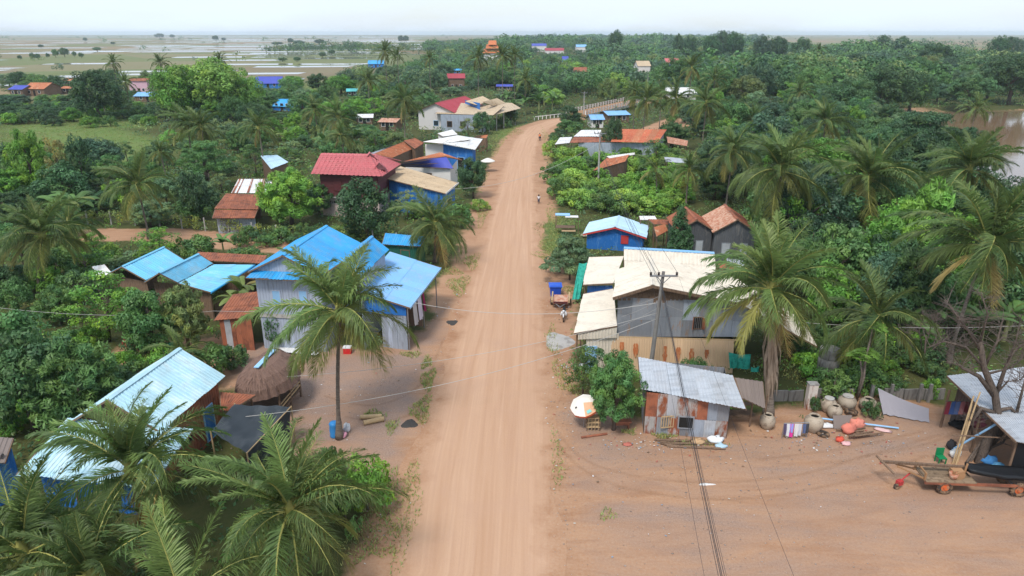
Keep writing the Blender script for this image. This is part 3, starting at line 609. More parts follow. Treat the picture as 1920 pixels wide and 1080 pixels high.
def sheets(part, tl, tr, br, bl, mt, sw=.95, pitch=.24, amp=.035, name='roof_sheet', prof=prof_corr, jig=.008):
    """corrugated sheets side by side from the top edge to the bottom edge, each its own piece"""
    w_ = max((tr - tl).length, (br - bl).length); n_ = max(1, round(w_ / sw)); nrm = up_n(tl, tr, bl)
    for i in range(n_):
        a, b_ = max(0, i / n_ - .012), min(1, (i + 1) / n_ + .012); dz = nrm * (jig * (i % 2) + rng.uniform(0, jig * .4)); ln = rng.uniform(-.03, .05) if n_ > 1 else 0
        q = [tl.lerp(tr, a) + dz, tl.lerp(tr, b_) + dz, bl.lerp(br, b_) + dz, bl.lerp(br, a) + dz]; q[2] = q[2] + (q[2] - q[1]).normalized() * ln; q[3] = q[3] + (q[3] - q[0]).normalized() * ln
        mm = mt[rng.randrange(len(mt))] if isinstance(mt, list) else mt; sl_ = (q[3] - q[0]).length; rows_ = 2 if (sl_ > 3.2 and name == 'roof_sheet' and pitch < .45) else 1
        for r_ in range(rows_):                              # long slopes take two sheets, the upper lapping over the lower
            f0, f1 = (0, 1) if rows_ == 1 else ((0, .53 + rng.uniform(-.01, .01)) if r_ == 0 else (.47, 1)); lift = nrm * (.016 if rows_ == 2 and r_ == 0 else 0); h_ = [q[0].lerp(q[3], f0) + lift, q[1].lerp(q[2], f0) + lift, q[1].lerp(q[2], f1) + lift * 1.5, q[0].lerp(q[3], f1) + lift * 1.5]
            mb = MB(); patch(mb, *h_, prof((q[1] - q[0]).length, pitch, amp), nrm); mb.obj(name, mm, part)
def roof_part(root, tl, tr, br, bl, mt, frame=None, ridge=False, edge=.05, name='roof', **k):
    """a roof slope: timber purlins and edge boards (the part) carrying its sheets"""
    d = V((0, 0, -.06)); mb = MB()
    for f in (.04, .5, .96): mb.beam(tl.lerp(bl, f) + d, tr.lerp(br, f) + d, .06, .08)
    for a, b_ in ((tl, bl), (tr, br)): mb.beam(a + d * .6, b_ + d * .6, .05, .10)
    o = mb.obj(name, frame or MT['wood'], root); sheets(o, tl, tr, br, bl, mt, **k); return o
def ridge_cap(root, a, b_, mt, w_=.32):
    d = (b_ - a).normalized(); n_ = V((d.y, -d.x, 0)).normalized(); mb = MB(); up = V((0, 0, .075))
    for s_ in (-1, 1): mb.poly(a + up, b_ + up, b_ + up + n_ * s_ * w_ / 2 - V((0, 0, w_ * .22)), a + up + n_ * s_ * w_ / 2 - V((0, 0, w_ * .22)))
    return mb.obj('ridge_cap', mt, root)
def wall(root, a, b_, z0, za, zb, mt, prof=prof_plank, pitch=.22, amp=.03, name='wall', peak=None):
    """an upright wall from a to b, ribs or planks running up it; peak: (fraction, height) of a gable"""
    a, b_ = V((a[0], a[1], 0)), V((b_[0], b_[1], 0)); w_ = (b_ - a).length; d = (b_ - a).normalized(); n_ = V((d.y, -d.x, 0)); c = ORG[root.name]
    if (((a + b_) / 2 - V((c.x, c.y, 0))).dot(n_)) < 0: n_ = -n_
    pr_ = prof(w_, pitch, amp); mb = MB(); vs = []
    if peak: pr_ = sorted(pr_ + [(peak[0], 0)])
    for s_, o_ in pr_:
        zt = za + (zb - za) * s_
        if peak: zt = za + (peak[1] - za) * s_ / peak[0] if s_ <= peak[0] else peak[1] + (zb - peak[1]) * (s_ - peak[0]) / (1 - peak[0])
        p = a.lerp(b_, s_) + n_ * o_; vs += [p + V((0, 0, z0)), p + V((0, 0, zt))]
    mb.add(vs, [(2 * i, 2 * i + 2, 2 * i + 3, 2 * i + 1) for i in range(len(pr_) - 1)])
    return mb.obj(name, mt, root)
def panels(root, a, b_, z0, za, zb, mats, nx_, nz_, name='wall', gap=.015, prof=prof_corr, pitch=.12, amp=.012, back='inside', seq=False):
    """a wall patched from separate sheets: dark framing behind, each sheet a piece"""
    a, b_ = V((a[0], a[1], 0)), V((b_[0], b_[1], 0)); d = (b_ - a).normalized(); n_ = V((d.y, -d.x, 0)); c = ORG[root.name]
    if (((a + b_) / 2 - V((c.x, c.y, 0))).dot(n_)) < 0: n_ = -n_
    mb = MB(); mb.poly(a + V((0, 0, z0)), b_ + V((0, 0, z0)), b_ + V((0, 0, zb)), a + V((0, 0, za))); o = mb.obj(name, MT[back], root)
    cuts = [0] + sorted((i + rng.uniform(-.18, .18)) / nx_ for i in range(1, nx_)) + [1]
    for i in range(nx_):
        zc_ = [0] + sorted((k + rng.uniform(-.15, .15)) / nz_ for k in range(1, nz_)) + [1]
        for k in range(nz_):
            s0, s1 = cuts[i], cuts[i + 1]; e = n_ * (.02 + .012 * ((i + k) % 3)); g_ = gap
            P0, P1 = a.lerp(b_, s0) + e, a.lerp(b_, s1) + e; h0 = za + (zb - za) * s0 - z0; h1 = za + (zb - za) * s1 - z0
            q = [P0 + V((0, 0, z0 + h0 * zc_[k + 1])), P1 + V((0, 0, z0 + h1 * zc_[k + 1])), P1 + V((0, 0, z0 + h1 * zc_[k])), P0 + V((0, 0, z0 + h0 * zc_[k]))]
            mm = MT[mats[(i * nz_ + k) % len(mats)] if seq else rng.choice(mats)]; pm = MB(); patch(pm, *q, prof((q[1] - q[0]).length, pitch, amp), n_); pm.obj('panel', mm, o)
    return o
def opening(root, a, b_, s_, z, w_, h, kind='window', frame='wood', pane='inside', shut=None, proud=.05):
    a, b_ = V((a[0], a[1], 0)), V((b_[0], b_[1], 0)); d = (b_ - a).normalized(); n_ = V((d.y, -d.x, 0)); c = ORG[root.name]
    if (((a + b_) / 2 - V((c.x, c.y, 0))).dot(n_)) < 0: n_ = -n_
    p = a.lerp(b_, s_) + n_ * proud + V((0, 0, z)); t_ = .07; rz = math.atan2(d.y, d.x); mb = MB()
    for sx_ in (-1, 1): mb.box(p + d * sx_ * (w_ / 2), (t_, .07, h + t_), rz)
    for sz_ in (-1, 1): mb.box(p + V((0, 0, sz_ * h / 2)), (w_ - t_, .066, t_), rz)
    o = mb.obj(kind, MT[frame], root); pm = MB(); pm.box(p + n_ * .004, (w_ - t_, .03, h - t_), rz); pm.obj('pane' if kind == 'window' else 'leaf', MT[pane], o)
    if shut:
        for sx_ in (-1, 1):
            hm = MB(); e = p + d * sx_ * w_ / 2; f = e + (d * sx_ * .3 + n_ * .9).normalized() * w_ * .48; hm.beam(e.lerp(f, .03), f, .03, h * .96); hm.obj('shutter', MT[shut], o)
    return o
def posts(root, pts, z1, mt='wood', r_=.06, name='post', z0=0):
    for p in pts: mb = MB(); mb.tube([(p[0], p[1], z0 - .05), (p[0], p[1], z1 if not isinstance(z1, dict) else z1[p])], r_, 6); mb.obj(name, MT[mt], root)
def gable(name, label, R0, R1, wl, wr, zr, ze, roofm, wallm, over=.35, z0=0., ze2=None, rl=None, rr=None, pitch=.24, sw=.95, amp=.035, prof=prof_plank, wp=.22, cat='house', wins=(), group=None, gab=None, stilt=0., zr1=None):
    """house with a pitched roof; R0 near and R1 far end of the ridge (x, y); wl, wr widths to the eaves either side"""
    R0, R1 = V((R0[0], R0[1], 0)), V((R1[0], R1[1], 0)); d = (R1 - R0).normalized(); nl = V((-d.y, d.x, 0)); ze2 = ze if ze2 is None else ze2
    C = (R0 + R1) / 2 + nl * (wl - wr) / 2; root = thing(name, (C.x, C.y, 0), label, cat, group); FOOT.append((C.x, C.y, max((R1 - R0).length, wl + wr) / 2))
    up = lambda p, z: V((p.x, p.y, z)); r0, r1 = up(R0, zr), up(R1, zr); l0, l1 = up(R0 + nl * wl, ze), up(R1 + nl * wl, ze); e0, e1 = up(R0 - nl * wr, ze2), up(R1 - nl * wr, ze2)
    k = dict(pitch=pitch, sw=sw, amp=amp); MM = lambda x: [MT[q] for q in x] if isinstance(x, (list, tuple)) else MT[x]
    roof_part(root, r0, r1, l1, l0, MM(rl or roofm), **k); roof_part(root, r0, r1, e1, e0, MM(rr or roofm), **k); ridge_cap(root, r0, r1, MM(rr or roofm) if not isinstance(rr or roofm, (list, tuple)) else MM(rr or roofm)[0])
    A0, A1 = R0 + nl * (wl - over) + d * over, R1 + nl * (wl - over) - d * over; B0, B1 = R0 - nl * (wr - over) + d * over, R1 - nl * (wr - over) - d * over
    zl = ze + (zr - ze) * over / wl - .06; zq = ze2 + (zr - ze2) * over / wr - .06; fr = (wl - over) / (wl + wr - 2 * over); z0 = z0 + stilt
    wm_ = wallm if isinstance(wallm, dict) else dict(n=wallm, f=wallm, l=wallm, r=wallm)
    wall(root, A0, B0, z0, zl, zq, MT[wm_['n']], prof, wp, peak=(fr, zr - .08)); wall(root, A1, B1, z0, zl, zq, MT[wm_['f']], prof, wp, peak=(fr, zr - .08))
    wall(root, A0, A1, z0, zl, zl, MT[wm_['l']], prof, wp); wall(root, B0, B1, z0, zq, zq, MT[wm_['r']], prof, wp)
    sides = dict(n=(A0, B0), f=(A1, B1), l=(A0, A1), r=(B0, B1))
    for sd_, s_, z, w_, h, kd, frm, pn in wins: opening(root, *sides[sd_], s_, z + z0, w_, h, kd, frm, pn)
    if stilt:
        mb = MB(); mb.add([(p.x, p.y, z0 - .12) for p in (A0, B0, B1, A1)] + [(p.x, p.y, z0) for p in (A0, B0, B1, A1)], [(3, 2, 1, 0), (4, 5, 6, 7), (0, 1, 5, 4), (1, 2, 6, 5), (2, 3, 7, 6), (3, 0, 4, 7)]); mb.obj('floor_deck', MT['wood'], root)
        posts(root, [tuple(p.xy) for p in (A0, B0, A1, B1, (A0 + A1) / 2, (B0 + B1) / 2)], z0 - .1)
    root['_'] = 0; del root['_']; return root, dict(A0=A0, A1=A1, B0=B0, B1=B1, r0=r0, r1=r1, l0=l0, l1=l1, e0=e0, e1=e1)
# ------------------------------------------------------------------ buildings on the near left
WIN = lambda s, x, z, w=.7, h=.9, f='bluepaint', p='glass': (s, x, z, w, h, 'window', f, p)
# two-storey plank house under the big blue roof, with its second gable and lean-to
n0 = ay(529, 479, 46.2); f0 = at(612, 423, n0.z); le = ay(462, 512, 46.2); re_ = ay(586, 521, 46.2)
bh, q = gable('two_storey_house', 'two-storey pale plank house under steep bright blue roofs behind the tall palm', n0.xy, f0.xy, 2.75, 2.75, n0.z, le.z - .05, 'blue', dict(n='lavender', f='lavender', l='lavender', r='lavender'), .35, amp=.03,
              wins=(WIN('n', .30, 4.1, .62, 1.1, 'lavender', 'bluepaint'), WIN('n', .72, 4.25, .62, 1.0, 'lavender', 'bluepaint'), WIN('l', .5, 4.1, .7, 1.0)))
d = (q['r1'] - q['r0']).normalized(); nl = V((-d.y, d.x, 0)); O = lambda x, y, z: V((q['r0'].x, q['r0'].y, 0)) - nl * x + d * y + V((0, 0, z))   # house axes: across, along, up
zE = le.z
roof_part(bh, O(-2.45, .30, zE - .02), O(2.45, .30, zE - .02), O(2.7, -.42, zE - .32), O(-2.7, -.42, zE - .32), MT['blue'], name='skirt_roof')
wall(bh, O(-2.4, .24, 0).xy, O(2.4, .24, 0).xy, 2.55, 2.85, 2.85, MT['concrete'], prof_flat, name='floor_band')
# second gable on the right of it
g0, g1 = at(640, 492, n0.z - .45), at(697, 443, n0.z - .45); e1 = at(729, 468, n0.z - 1.6); d2 = (g1 - g0)
roof_part(bh, g0, g1, e1, e1 - d2, MT['blue'], name='side_roof'); roof_part(bh, g0, g1, q['e1'] + d * -.9, q['e1'] + d * -.9 - d2, MT['blue'], name='side_roof'); ridge_cap(bh, g0, g1, MT['blue'])
wall(bh, (e1 - d2).xy - V((.2, -.3)), e1.xy - V((.3, .3)), 0, n0.z - 1.7, n0.z - 1.7, MT['lavender'])
# broad lean-to towards the road
a_, b_, c_, e_ = at(731, 472, 4.6), at(827, 502, 3.5), at(769, 577, 3.5), at(668, 545, 4.6)
lean = roof_part(bh, a_, e_, c_, b_, MT['lblue'], name='lean_to_roof', amp=.03)
mb = MB(); mb.beam(b_ - V((0, 0, .04)), c_ - V((0, 0, .04)), .05, .14); mb.obj('fascia', MT['bluepaint'], bh)
wall(bh, (e_ + V((.2, .35, 0))).xy, (c_ + V((-.35, .3, 0))).xy, 2.75, 4.35, 3.42, MT['bluewall'], prof_corr, .22, name='gable_sheet')
panels(bh, (e_ + V((1.6, .36, 0))).xy, (c_ + V((-.35, .34, 0))).xy, 0, 2.8, 2.8, ['zincblue', 'zincblue', 'lavender'], 5, 1, pitch=.16, amp=.015)
posts(bh, [tuple((c_ + V((-.25, .3, 0))).xy), tuple((b_ + V((-.45, -.3, 0))).xy), tuple((c_.lerp(b_, .5) + V((-.35, 0, 0))).xy)], 3.4, 'metal', .05)
mb = MB(); mb.box(c_.lerp(e_, .5) + V((0, 4, -2.2)), (4.5, .1, 3.0), math.atan2(d.y, d.x) - R(90)); mb.obj('back_wall', MT['wood'], bh)
# laundry under its eave
for i, (f, col, h) in enumerate(((.30, (.66, .62, .70), 1.7), (.42, (.30, .03, .10), 1.5), (.16, (.55, .53, .52), 1.6))):
    p = c_.lerp(b_, f) + V((-.12, 0, -.25)); mb = MB(); k = 10; vs = []
    for j in range(k + 1):
        s_ = j / k; w_ = .06 * math.sin(j * 1.9); x = p + (b_ - c_).normalized() * (s_ - .5) * (.9 if i != 1 else .4); vs += [x + V((w_, 0, 0)), x + V((w_ * 2 + .05, 0, -h * .55)), x + V((w_ * 2.4 + .1, .03, -h + .08 * math.sin(j)))]
    mb.add(vs, [(3 * j + r_, 3 * j + 3 + r_, 3 * j + 4 + r_, 3 * j + 1 + r_) for j in range(k) for r_ in (0, 1)]); o = mb.obj('hanging_cloth', MT['cloth'], None, True, p); o.color = (*col, 1)
    tag(o, ['pale lilac sheet hanging under the eave of the blue lean-to', 'narrow maroon cloth hanging under the eave of the blue lean-to', 'off-white cloth hanging nearest the lean-to corner post'][i], 'cloth', 'laundry under the blue lean-to')
# dark green shed beyond with a small blue roof
a1, b1, c1, e1_ = at(722, 437, 3.1), at(800, 444, 3.1), at(788, 462, 2.5), at(716, 458, 2.5)
gs = thing('small_shed', ((a1 + c1) / 2).xy.to_3d(), 'small dark green shed with a blue roof behind the big blue house', 'shed'); FOOT.append(((a1 + c1).x / 2, (a1 + c1).y / 2, 2.6))
roof_part(gs, a1, b1, c1, e1_, MT['blue']); wall(gs, e1_.xy + V((.2, .3)), c1.xy + V((-.2, .3)), 0, 2.5, 2.5, MT['green'], prof_corr); wall(gs, c1.xy + V((-.2, .3)), b1.xy + V((-.2, -.3)), 0, 2.5, 3.0, MT['green'], prof_corr)
opening(gs, e1_.xy + V((.2, .3)), c1.xy + V((-.2, .3)), .6, 1.0, .9, 1.9, 'door', 'wood', 'green')
# rust shed against the plank house
a1, b1, c1, e1_ = at(425, 578, 3.0), at(487, 541, 3.3), at(492, 572, 2.6), at(432, 582, 2.4)
a1, b1, c1, e1_ = ay(420, 580, 47.6), ay(488, 541, 49.5), ay(495, 573, 46.3), ay(428, 579, 46.6)
rs = thing('rust_shed', V((-20.2, 48, 0)), 'rusty sheet-metal shed leaning on the two-storey plank house', 'shed')
roof_part(rs, V((-21.6, 50.2, 3.0)), V((-18.7, 49.9, 3.4)), V((-18.75, 46.3, 2.75)), V((-21.7, 46.5, 2.35)), MT['rust'])
panels(rs, (-21.4, 46.75), (-18.95, 46.5), 0, 2.3, 2.65, ['rust', 'rust', 'zinc', 'rustpanel'], 6, 1, pitch=.15); wall(rs, (-21.4, 46.75), (-21.4, 50), 0, 2.3, 2.9, MT['rust'], prof_corr); FOOT.append((-20.2, 48, 2.2))

# three blue roofs in a row, back left
b7 = thing('blue_roof_house', V((-28, 55, 0)), 'low house of three stepped sky-blue roofs behind the left garden trees', 'house'); FOOT.append((-31, 55.5, 3.6)); FOOT.append((-26, 54, 3.6))
zr_, ze_ = 4.1, 3.0
A, B = at(307, 463, zr_), at(228, 500, zr_); C, D = at(345, 487, ze_), at(273, 525, ze_); E_, F_ = at(203, 513, ze_ + .1), None
roof_part(b7, A, B, D, C, MT['skyblue']); roof_part(b7, A, B, E_, E_ + (A - B), MT['skyblue']); ridge_cap(b7, A, B, MT['skyblue'])
A2, B2 = at(372, 476, zr_ - .1), at(298, 512, zr_ - .1); C2, D2 = at(400, 494, ze_), at(333, 530, ze_)
roof_part(b7, A2, B2, D2, C2, MT['skyblue']); roof_part(b7, A2, B2, D + V((-.2, .1, -.25)), C + V((-.2, .1, -.25)), MT['skyblue']); ridge_cap(b7, A2, B2, MT['skyblue'])
A3, B3, C3, D3 = at(402, 496, 3.1), at(478, 496, 2.7), at(395, 548, 2.6), at(335, 531, 3.1)
roof_part(b7, A3, D3, C3, B3, MT['skyblue']); mb = MB(); mb.tube([C3 + V((0, 0, -.05)), B3 + V((0, 0, -.05))], .09, 8); mb.obj('eave_trim', MT['blue'], b7)
for a1, b1 in ((E_, D), (D, D2), (D2, C3)): wall(b7, a1.xy + V((.35, .5)), b1.xy + V((-.2, .5)), 0, 2.7, 2.7, MT['wood'])
wall(b7, C3.xy + V((-.3, .9)), B3.xy + V((-.5, 0)), 0, .0001 + 1.2, 1.2, MT['wood']); posts(b7, [tuple(C3.xy + V((-.2, .3))), tuple(B3.xy + V((-.3, -.2))), tuple(E_.xy + V((.4, .4)))], 2.6)
wall(b7, E_.xy + V((.35, .5)), (E_ + A - B).xy + V((.35, -.3)), 0, 2.8, 2.8, MT['wood'])
a1, b1, c1, e1_ = at(336, 480, 3.0), at(473, 493, 2.9), at(478, 497, 2.75), at(402, 497, 2.8)
rb = thing('rust_roof_shed', V((-25, 59.5, 0)), 'long low shed with a thin rusty roof behind the stepped blue roofs', 'shed')
roof_part(rb, V((-29.0, 61.3, 3.0)), V((-22.3, 60.2, 3.0)), V((-22.0, 58.2, 2.9)), V((-28.6, 59.2, 2.9)), MT['rust']); wall(rb, (-28.5, 59.5), (-22.3, 58.6), 0, 2.7, 2.7, MT['wood']); FOOT.append((-25.5, 59.8, 3))
gw = thing('small_white_shed', V((-34.5, 57.5, 0)), 'small whitish roof showing left of the stepped blue roofs', 'shed')
a1, b1, c1, e1_ = at(172, 500, 2.6), at(196, 496, 2.6), at(212, 514, 2.2), at(180, 518, 2.2)
roof_part(gw, a1, b1, c1, e1_, MT['white']); posts(gw, [tuple(p.xy) for p in (a1, b1, c1, e1_)], 2.2)

# pale blue house in the left foreground
zr_, ze_ = 4.9, 3.3
r1, r0 = at(337, 653, zr_), at(200, 750, zr_); ax = (r1 - r0).normalized(); nl = V((-ax.y, ax.x, 0)); er1 = at(429, 701, ze_)
wd = (er1 - r1).xy.length * .98
pb, q = gable('pale_blue_house', 'pale blue sheet-roofed house beside the black shade net, palm fronds in front', r0.xy, r1.xy, wd, wd, zr_, ze_, 'sky', dict(n='maroon', f='maroon', l='bluewall', r='rust'), .35,
              wins=(('r', .75, 1.2, .9, 2.0, 'door', 'bluepaint', 'bluewall'), WIN('r', .35, 1.6, .9, .9, 'wood', 'inside')))
O = lambda x, y, z: V((r0.x, r0.y, 0)) - nl * x + ax * y + V((0, 0, z))
sk = roof_part(pb, O(-wd - .2, .34, 3.42), O(wd + 1.6, .34, 3.42), O(wd + 1.6, -3.2, 2.45), O(-wd - .2, -3.2, 2.45), MT['sky'], name='porch_roof')
posts(pb, [tuple(O(x, -3.0, 0).xy) for x in (-wd, 0, wd + 1.3)], 2.45, 'wood', .07)
wall(pb, O(-wd, -2.2, 0).xy, O(wd, -2.2, 0).xy, 0, 2.2, 2.2, MT['bluewall'], prof_corr); FOOT.append((O(0, -2, 0).x, O(0, -2, 0).y, 3))
# rust roof and black shade net beside it
st = thing('rust_lean_to', V((-15.6, 37.6, 0)), 'small rusty lean-to roof between the pale blue house and the thatched hut', 'shed')
roof_part(st, at(412, 735, 2.6), at(479, 741, 2.6), at(432, 770, 2.4), at(414, 768, 2.4), MT['rust'], sw=1.2); posts(st, [tuple(at(470, 742, 2.4).xy), tuple(at(430, 768, 2.3).xy), tuple(at(417, 740, 2.4).xy)], 2.4)
net = thing('shade_net_shelter', V((-14.2, 35, 0)), 'black shade-net shelter on posts beside the pale blue house', 'shelter'); FOOT.append((-14, 34.5, 2.6))
c4 = [at(440, 758, 2.5), at(546, 763, 2.3), at(463, 850, 1.9), at(395, 808, 2.5)]; mb = MB(); n_ = 14; vs = []
for i in range(n_ + 1):
    for j in range(n_ + 1):
        s_, r_ = i / n_, j / n_; p = c4[0].lerp(c4[1], s_).lerp(c4[3].lerp(c4[2], s_), r_); vs.append(p + V((0, 0, -.22 * math.sin(math.pi * s_) * math.sin(math.pi * r_) + .035 * math.sin(s_ * 19 + r_ * 5) + .03 * math.sin(r_ * 14 - s_ * 6))))
mb.add(vs, [(i * (n_ + 1) + j, i * (n_ + 1) + j + 1, (i + 1) * (n_ + 1) + j + 1, (i + 1) * (n_ + 1) + j) for i in range(n_) for j in range(n_)]); mb.obj('net', MT['dark'], net, True)
for p in c4: posts(net, [tuple(p.xy)], p.z + .05, 'palewood', .045)
mb = MB(); p0, p1 = c4[1], c4[2]; vs = []
for i in range(13):
    s_ = i / 12; p = p0.lerp(p1, s_); vs += [p + V((-.05, 0, 0)), V((p.x - .35 + .06 * math.sin(i * 2), p.y + .1, .25))]
mb.add(vs, [(2 * i, 2 * i + 2, 2 * i + 3, 2 * i + 1) for i in range(12)]); mb.obj('side_net', MT['dark'], net)
mb = MB(); mb.beam(c4[1] + V((0, 0, .02)), c4[2] + V((0, 0, .02)), .05); mb.obj('rail', MT['palewood'], net)
# corner house at the left edge
ch = thing('blue_corner_house', V((-25.8, 28.5, 0)), 'blue-walled house with brown and teal roof sheets at the left edge', 'house'); FOOT.append((-26.5, 27.5, 3))
roof_part(ch, V((-31, 30.4, 3.3)), V((-24.9, 29.9, 3.0)), V((-24.4, 28.4, 2.6)), V((-31, 29.0, 2.8)), MT['browngrey']); roof_part(ch, V((-31, 29.2, 2.95)), V((-25.4, 28.7, 2.8)), V((-26.6, 26.4, 2.1)), V((-31.5, 26.9, 2.2)), MT['teal'])
wall(ch, (-31, 27.4), (-26.0, 26.9), 0, 2.1, 2.2, MT['bluewall'], prof_corr); wall(ch, (-26.0, 26.9), (-24.8, 29.5), 0, 2.2, 2.7, MT['bluewall'], prof_corr)
mb = MB(); mb.tube([(-25.6, 28.7, 2.98), (-24.6, 28.6, 2.85)], .12, 8); mb.obj('gutter_tube', MT['browngrey'], ch)

# thatched hut on posts
th = thing('thatched_hut', V((-15.0, 38.2, 0)), 'thatched open hut on posts with a blue ridge strip', 'hut'); FOOT.append((-15, 38.2, 2.2))
ra, rb_ = at(513, 655, 3.5), at(480, 688, 3.5); C = V((-15.0, 38.2, 0)); dr = (ra - rb_); dr.z = 0; L2 = dr.length / 2; dr.normalize(); sn = V((-dr.y, dr.x, 0))
n_ = 72; ringz = [(0, 3.42), (.35, 3.30), (.66, 2.95), (.9, 2.4), (1.0, 1.8)]; vs = []; rgt = random.Random(5)
for k, (f, z) in enumerate(ringz):
    for j in range(n_):
        a = 2 * math.pi * j / n_; jt = (1 + rgt.uniform(-.035, .035)) if k else 1
        vs.append(C + dr * math.cos(a) * (L2 * .9 + f * 1.35) * jt + sn * math.sin(a) * (.05 + f * 1.75) * jt + V((0, 0, z + (rgt.uniform(-.05, .03) if k == 4 else 0) - .1 * abs(math.cos(a)) * (k == 0))))
mb = MB(); mb.add(vs, [(k * n_ + j, k * n_ + (j + 1) % n_, (k + 1) * n_ + (j + 1) % n_, (k + 1) * n_ + j) for k in range(4) for j in range(n_)]); mb.add(vs[:n_], [tuple(range(n_))])
tr_ = mb.obj('thatch_roof', MT['thatch'], th)
mb = MB()
for i in range(420):                                   # loose straw ends over the thatch
    a = rgt.uniform(0, 6.283); f = rgt.uniform(.2, .9); z = np.interp(f, [x[0] for x in ringz], [x[1] for x in ringz]); p = C + dr * math.cos(a) * (L2 * .9 + f * 1.35) + sn * math.sin(a) * (.05 + f * 1.75) + V((0, 0, float(z) + .015))
    o_ = (dr * math.cos(a) * 1.2 + sn * math.sin(a) * 1.5).normalized(); e = p + o_ * .2 + V((0, 0, -.13)); w_ = V((-o_.y, o_.x, 0)) * .025; mb.poly(p - w_, p + w_, e + w_ * .4, e - w_ * .4)
so = mb.obj('straw', MT['thatch'], tr_); so['kind'] = 'stuff'
mb = MB(); mb.beam(rb_ + V((0, 0, -.04)), ra + V((0, 0, -.02)), .30, .05); mb.obj('ridge_strip', MT['bluepaint'], th)
posts(th, [tuple((C + dr * x + sn * y).xy) for x in (-1.5, 0, 1.5) for y in (-1.25, 1.25)], 2.1, 'wood', .07)
mb = MB(); mb.add([C + dr * x + sn * y + V((0, 0, z)) for z in (.52, .62) for x, y in ((-1.6, -1.3), (1.6, -1.3), (1.6, 1.3), (-1.6, 1.3))], [(3, 2, 1, 0), (4, 5, 6, 7), (0, 1, 5, 4), (1, 2, 6, 5), (2, 3, 7, 6), (3, 0, 4, 7)]); mb.obj('platform', MT['wood'], th)
for z in (.85, 1.1): mb = MB(); mb.beam(C + dr * -1.5 + sn * -1.28 + V((0, 0, z)), C + dr * 1.5 + sn * -1.28 + V((0, 0, z)), .04, .09); mb.obj('rail', MT['palewood'], th)

# ------------------------------------------------------------------ buildings further up the left side
zr_, ze_ = 7.4, 5.5
tl, tr = at(602, 287, zr_), at(693, 289, zr_); el, er = at(583, 326, ze_), at(716, 331, ze_)
tile_house = thing('red_tiled_house', V((-20.5, 89.5, 0)), 'two-storey maroon timber house with a pinkish red tiled roof', 'house'); FOOT.append((-20.5, 90, 6))
def tiles(root, tl, tr, br, bl, mt, cw=.55, ch_=.42):
    """roof of tile courses: stepped strips, ribs along the slope, each course a piece"""
    n_ = max(2, round((bl - tl).length / ch_)); nrm = up_n(tl, tr, bl); mb = MB()
    for f in (.1, .5, .9): mb.beam(tl.lerp(bl, f) - nrm * .1, tr.lerp(br, f) - nrm * .1, .06)
    o = mb.obj('roof', MT['wood'], root)
    for i in range(n_):
        a, b_ = i / n_, (i + 1) / n_ + .04; A, B, C_, D_ = tl.lerp(bl, a), tr.lerp(br, a), tr.lerp(br, min(1.01, b_)) + nrm * .05, tl.lerp(bl, min(1.01, b_)) + nrm * .05
        pm = MB(); patch(pm, A, B, C_, D_, prof_corr((B - A).length, cw, .06), nrm); pm.obj('tile_course', mt, o)
    return o
back = V((1.2, 6.0, 0)); tm_ = MT['tile']
re2 = at(751, 308, ze_ + .1)
tiles(tile_house, tl, tr, er, el, tm_); tiles(tile_house, tl, tr, re2 + V((-.3, 2.5, 0)), el + V((1.6, 9.0, 0)), tm_); tiles(tile_house, tr + V((.02, 0, 0)), tr + V((.6, .8, -.1)), re2, er, tm_)
for p, s_ in ((tr + V((.25, -.2, -.25)), 1.0), (tr.lerp(er, .62) + V((.35, .5, .15)), 1.0)):
    mb = MB(); a, b_, c_ = p + V((-.1, -.15, .45)), p + V((-.75 * s_, -.95, -.35)), p + V((.95 * s_, -.75, -.35)); k = V((-.35, 1.3, 0)); mb.poly(a, b_, b_ + k); mb.poly(a, c_, c_ + k); mb.poly(a, a + k, b_ + k, b_); mb.poly(a + k, a, c_, c_ + k); gd = mb.obj('gablet', tm_, tile_house)
    mb = MB(); mb.poly(a + V((0, .06, -.1)), b_ + V((.14, .06, 0.02)), c_ + V((-.14, .06, .02))); mb.obj('gablet_board', MT['maroon'], gd)
wa, wb = V((el.x + .9, el.y + .7)), V((er.x - .7, er.y + .7)); wc_ = V((wb.x + 1.0, wb.y + 7.5)); wd_ = V((wa.x + 1.2, wa.y + 7.5))
panw = []
for a, b_ in ((wa, wb), (wb, wc_), (wa, wd_)):
    o = wall(tile_house, a, b_, 2.5, ze_ + .15, ze_ + .15, MT['maroon'], prof_flat); a3, b3 = a.to_3d(), b_.to_3d(); d_ = (b3 - a3).normalized(); n_ = V((d_.y, -d_.x, 0)); n_ = n_ if n_.y < 0 or n_.x > .5 else -n_
    for i in range(14):
        z = 2.55 + i * .21; pm = MB(); pm.poly(a3 + n_ * .05 + V((0, 0, z)), b3 + n_ * .05 + V((0, 0, z)), b3 + n_ * .02 + V((0, 0, z + .225)), a3 + n_ * .02 + V((0, 0, z + .225))); pm.obj('board', MT['maroon'], o)
    wall(tile_house, a, b_, 0, 2.5, 2.5, MT['pinkwall'], prof_flat, name='ground_wall')
mb = MB(); mb.beam(wa.to_3d() + V((0, -.1, 2.48)), wb.to_3d() + V((0, -.1, 2.48)), .2, .16); mb.obj('floor_beam', MT['concrete'], tile_house)
opening(tile_house, wa, wb, .30, 4.1, 1.0, 1.5, 'window', 'maroon', 'maroon', proud=.08); opening(tile_house, wa, wb, .72, 4.1, 1.0, 1.5, 'window', 'maroon', 'maroon', proud=.08)
vt = opening(tile_house, wa, wb, .18, 1.85, 1.5, .42, 'window', 'concrete', 'inside'); p = wa.lerp(wb, .18).to_3d()
for i in range(6): mb = MB(); mb.box(p + V((-.6 + i * .24, -.09, 1.85)), (.05, .05, .36)); mb.obj('vent_bar', MT['concrete'], vt)
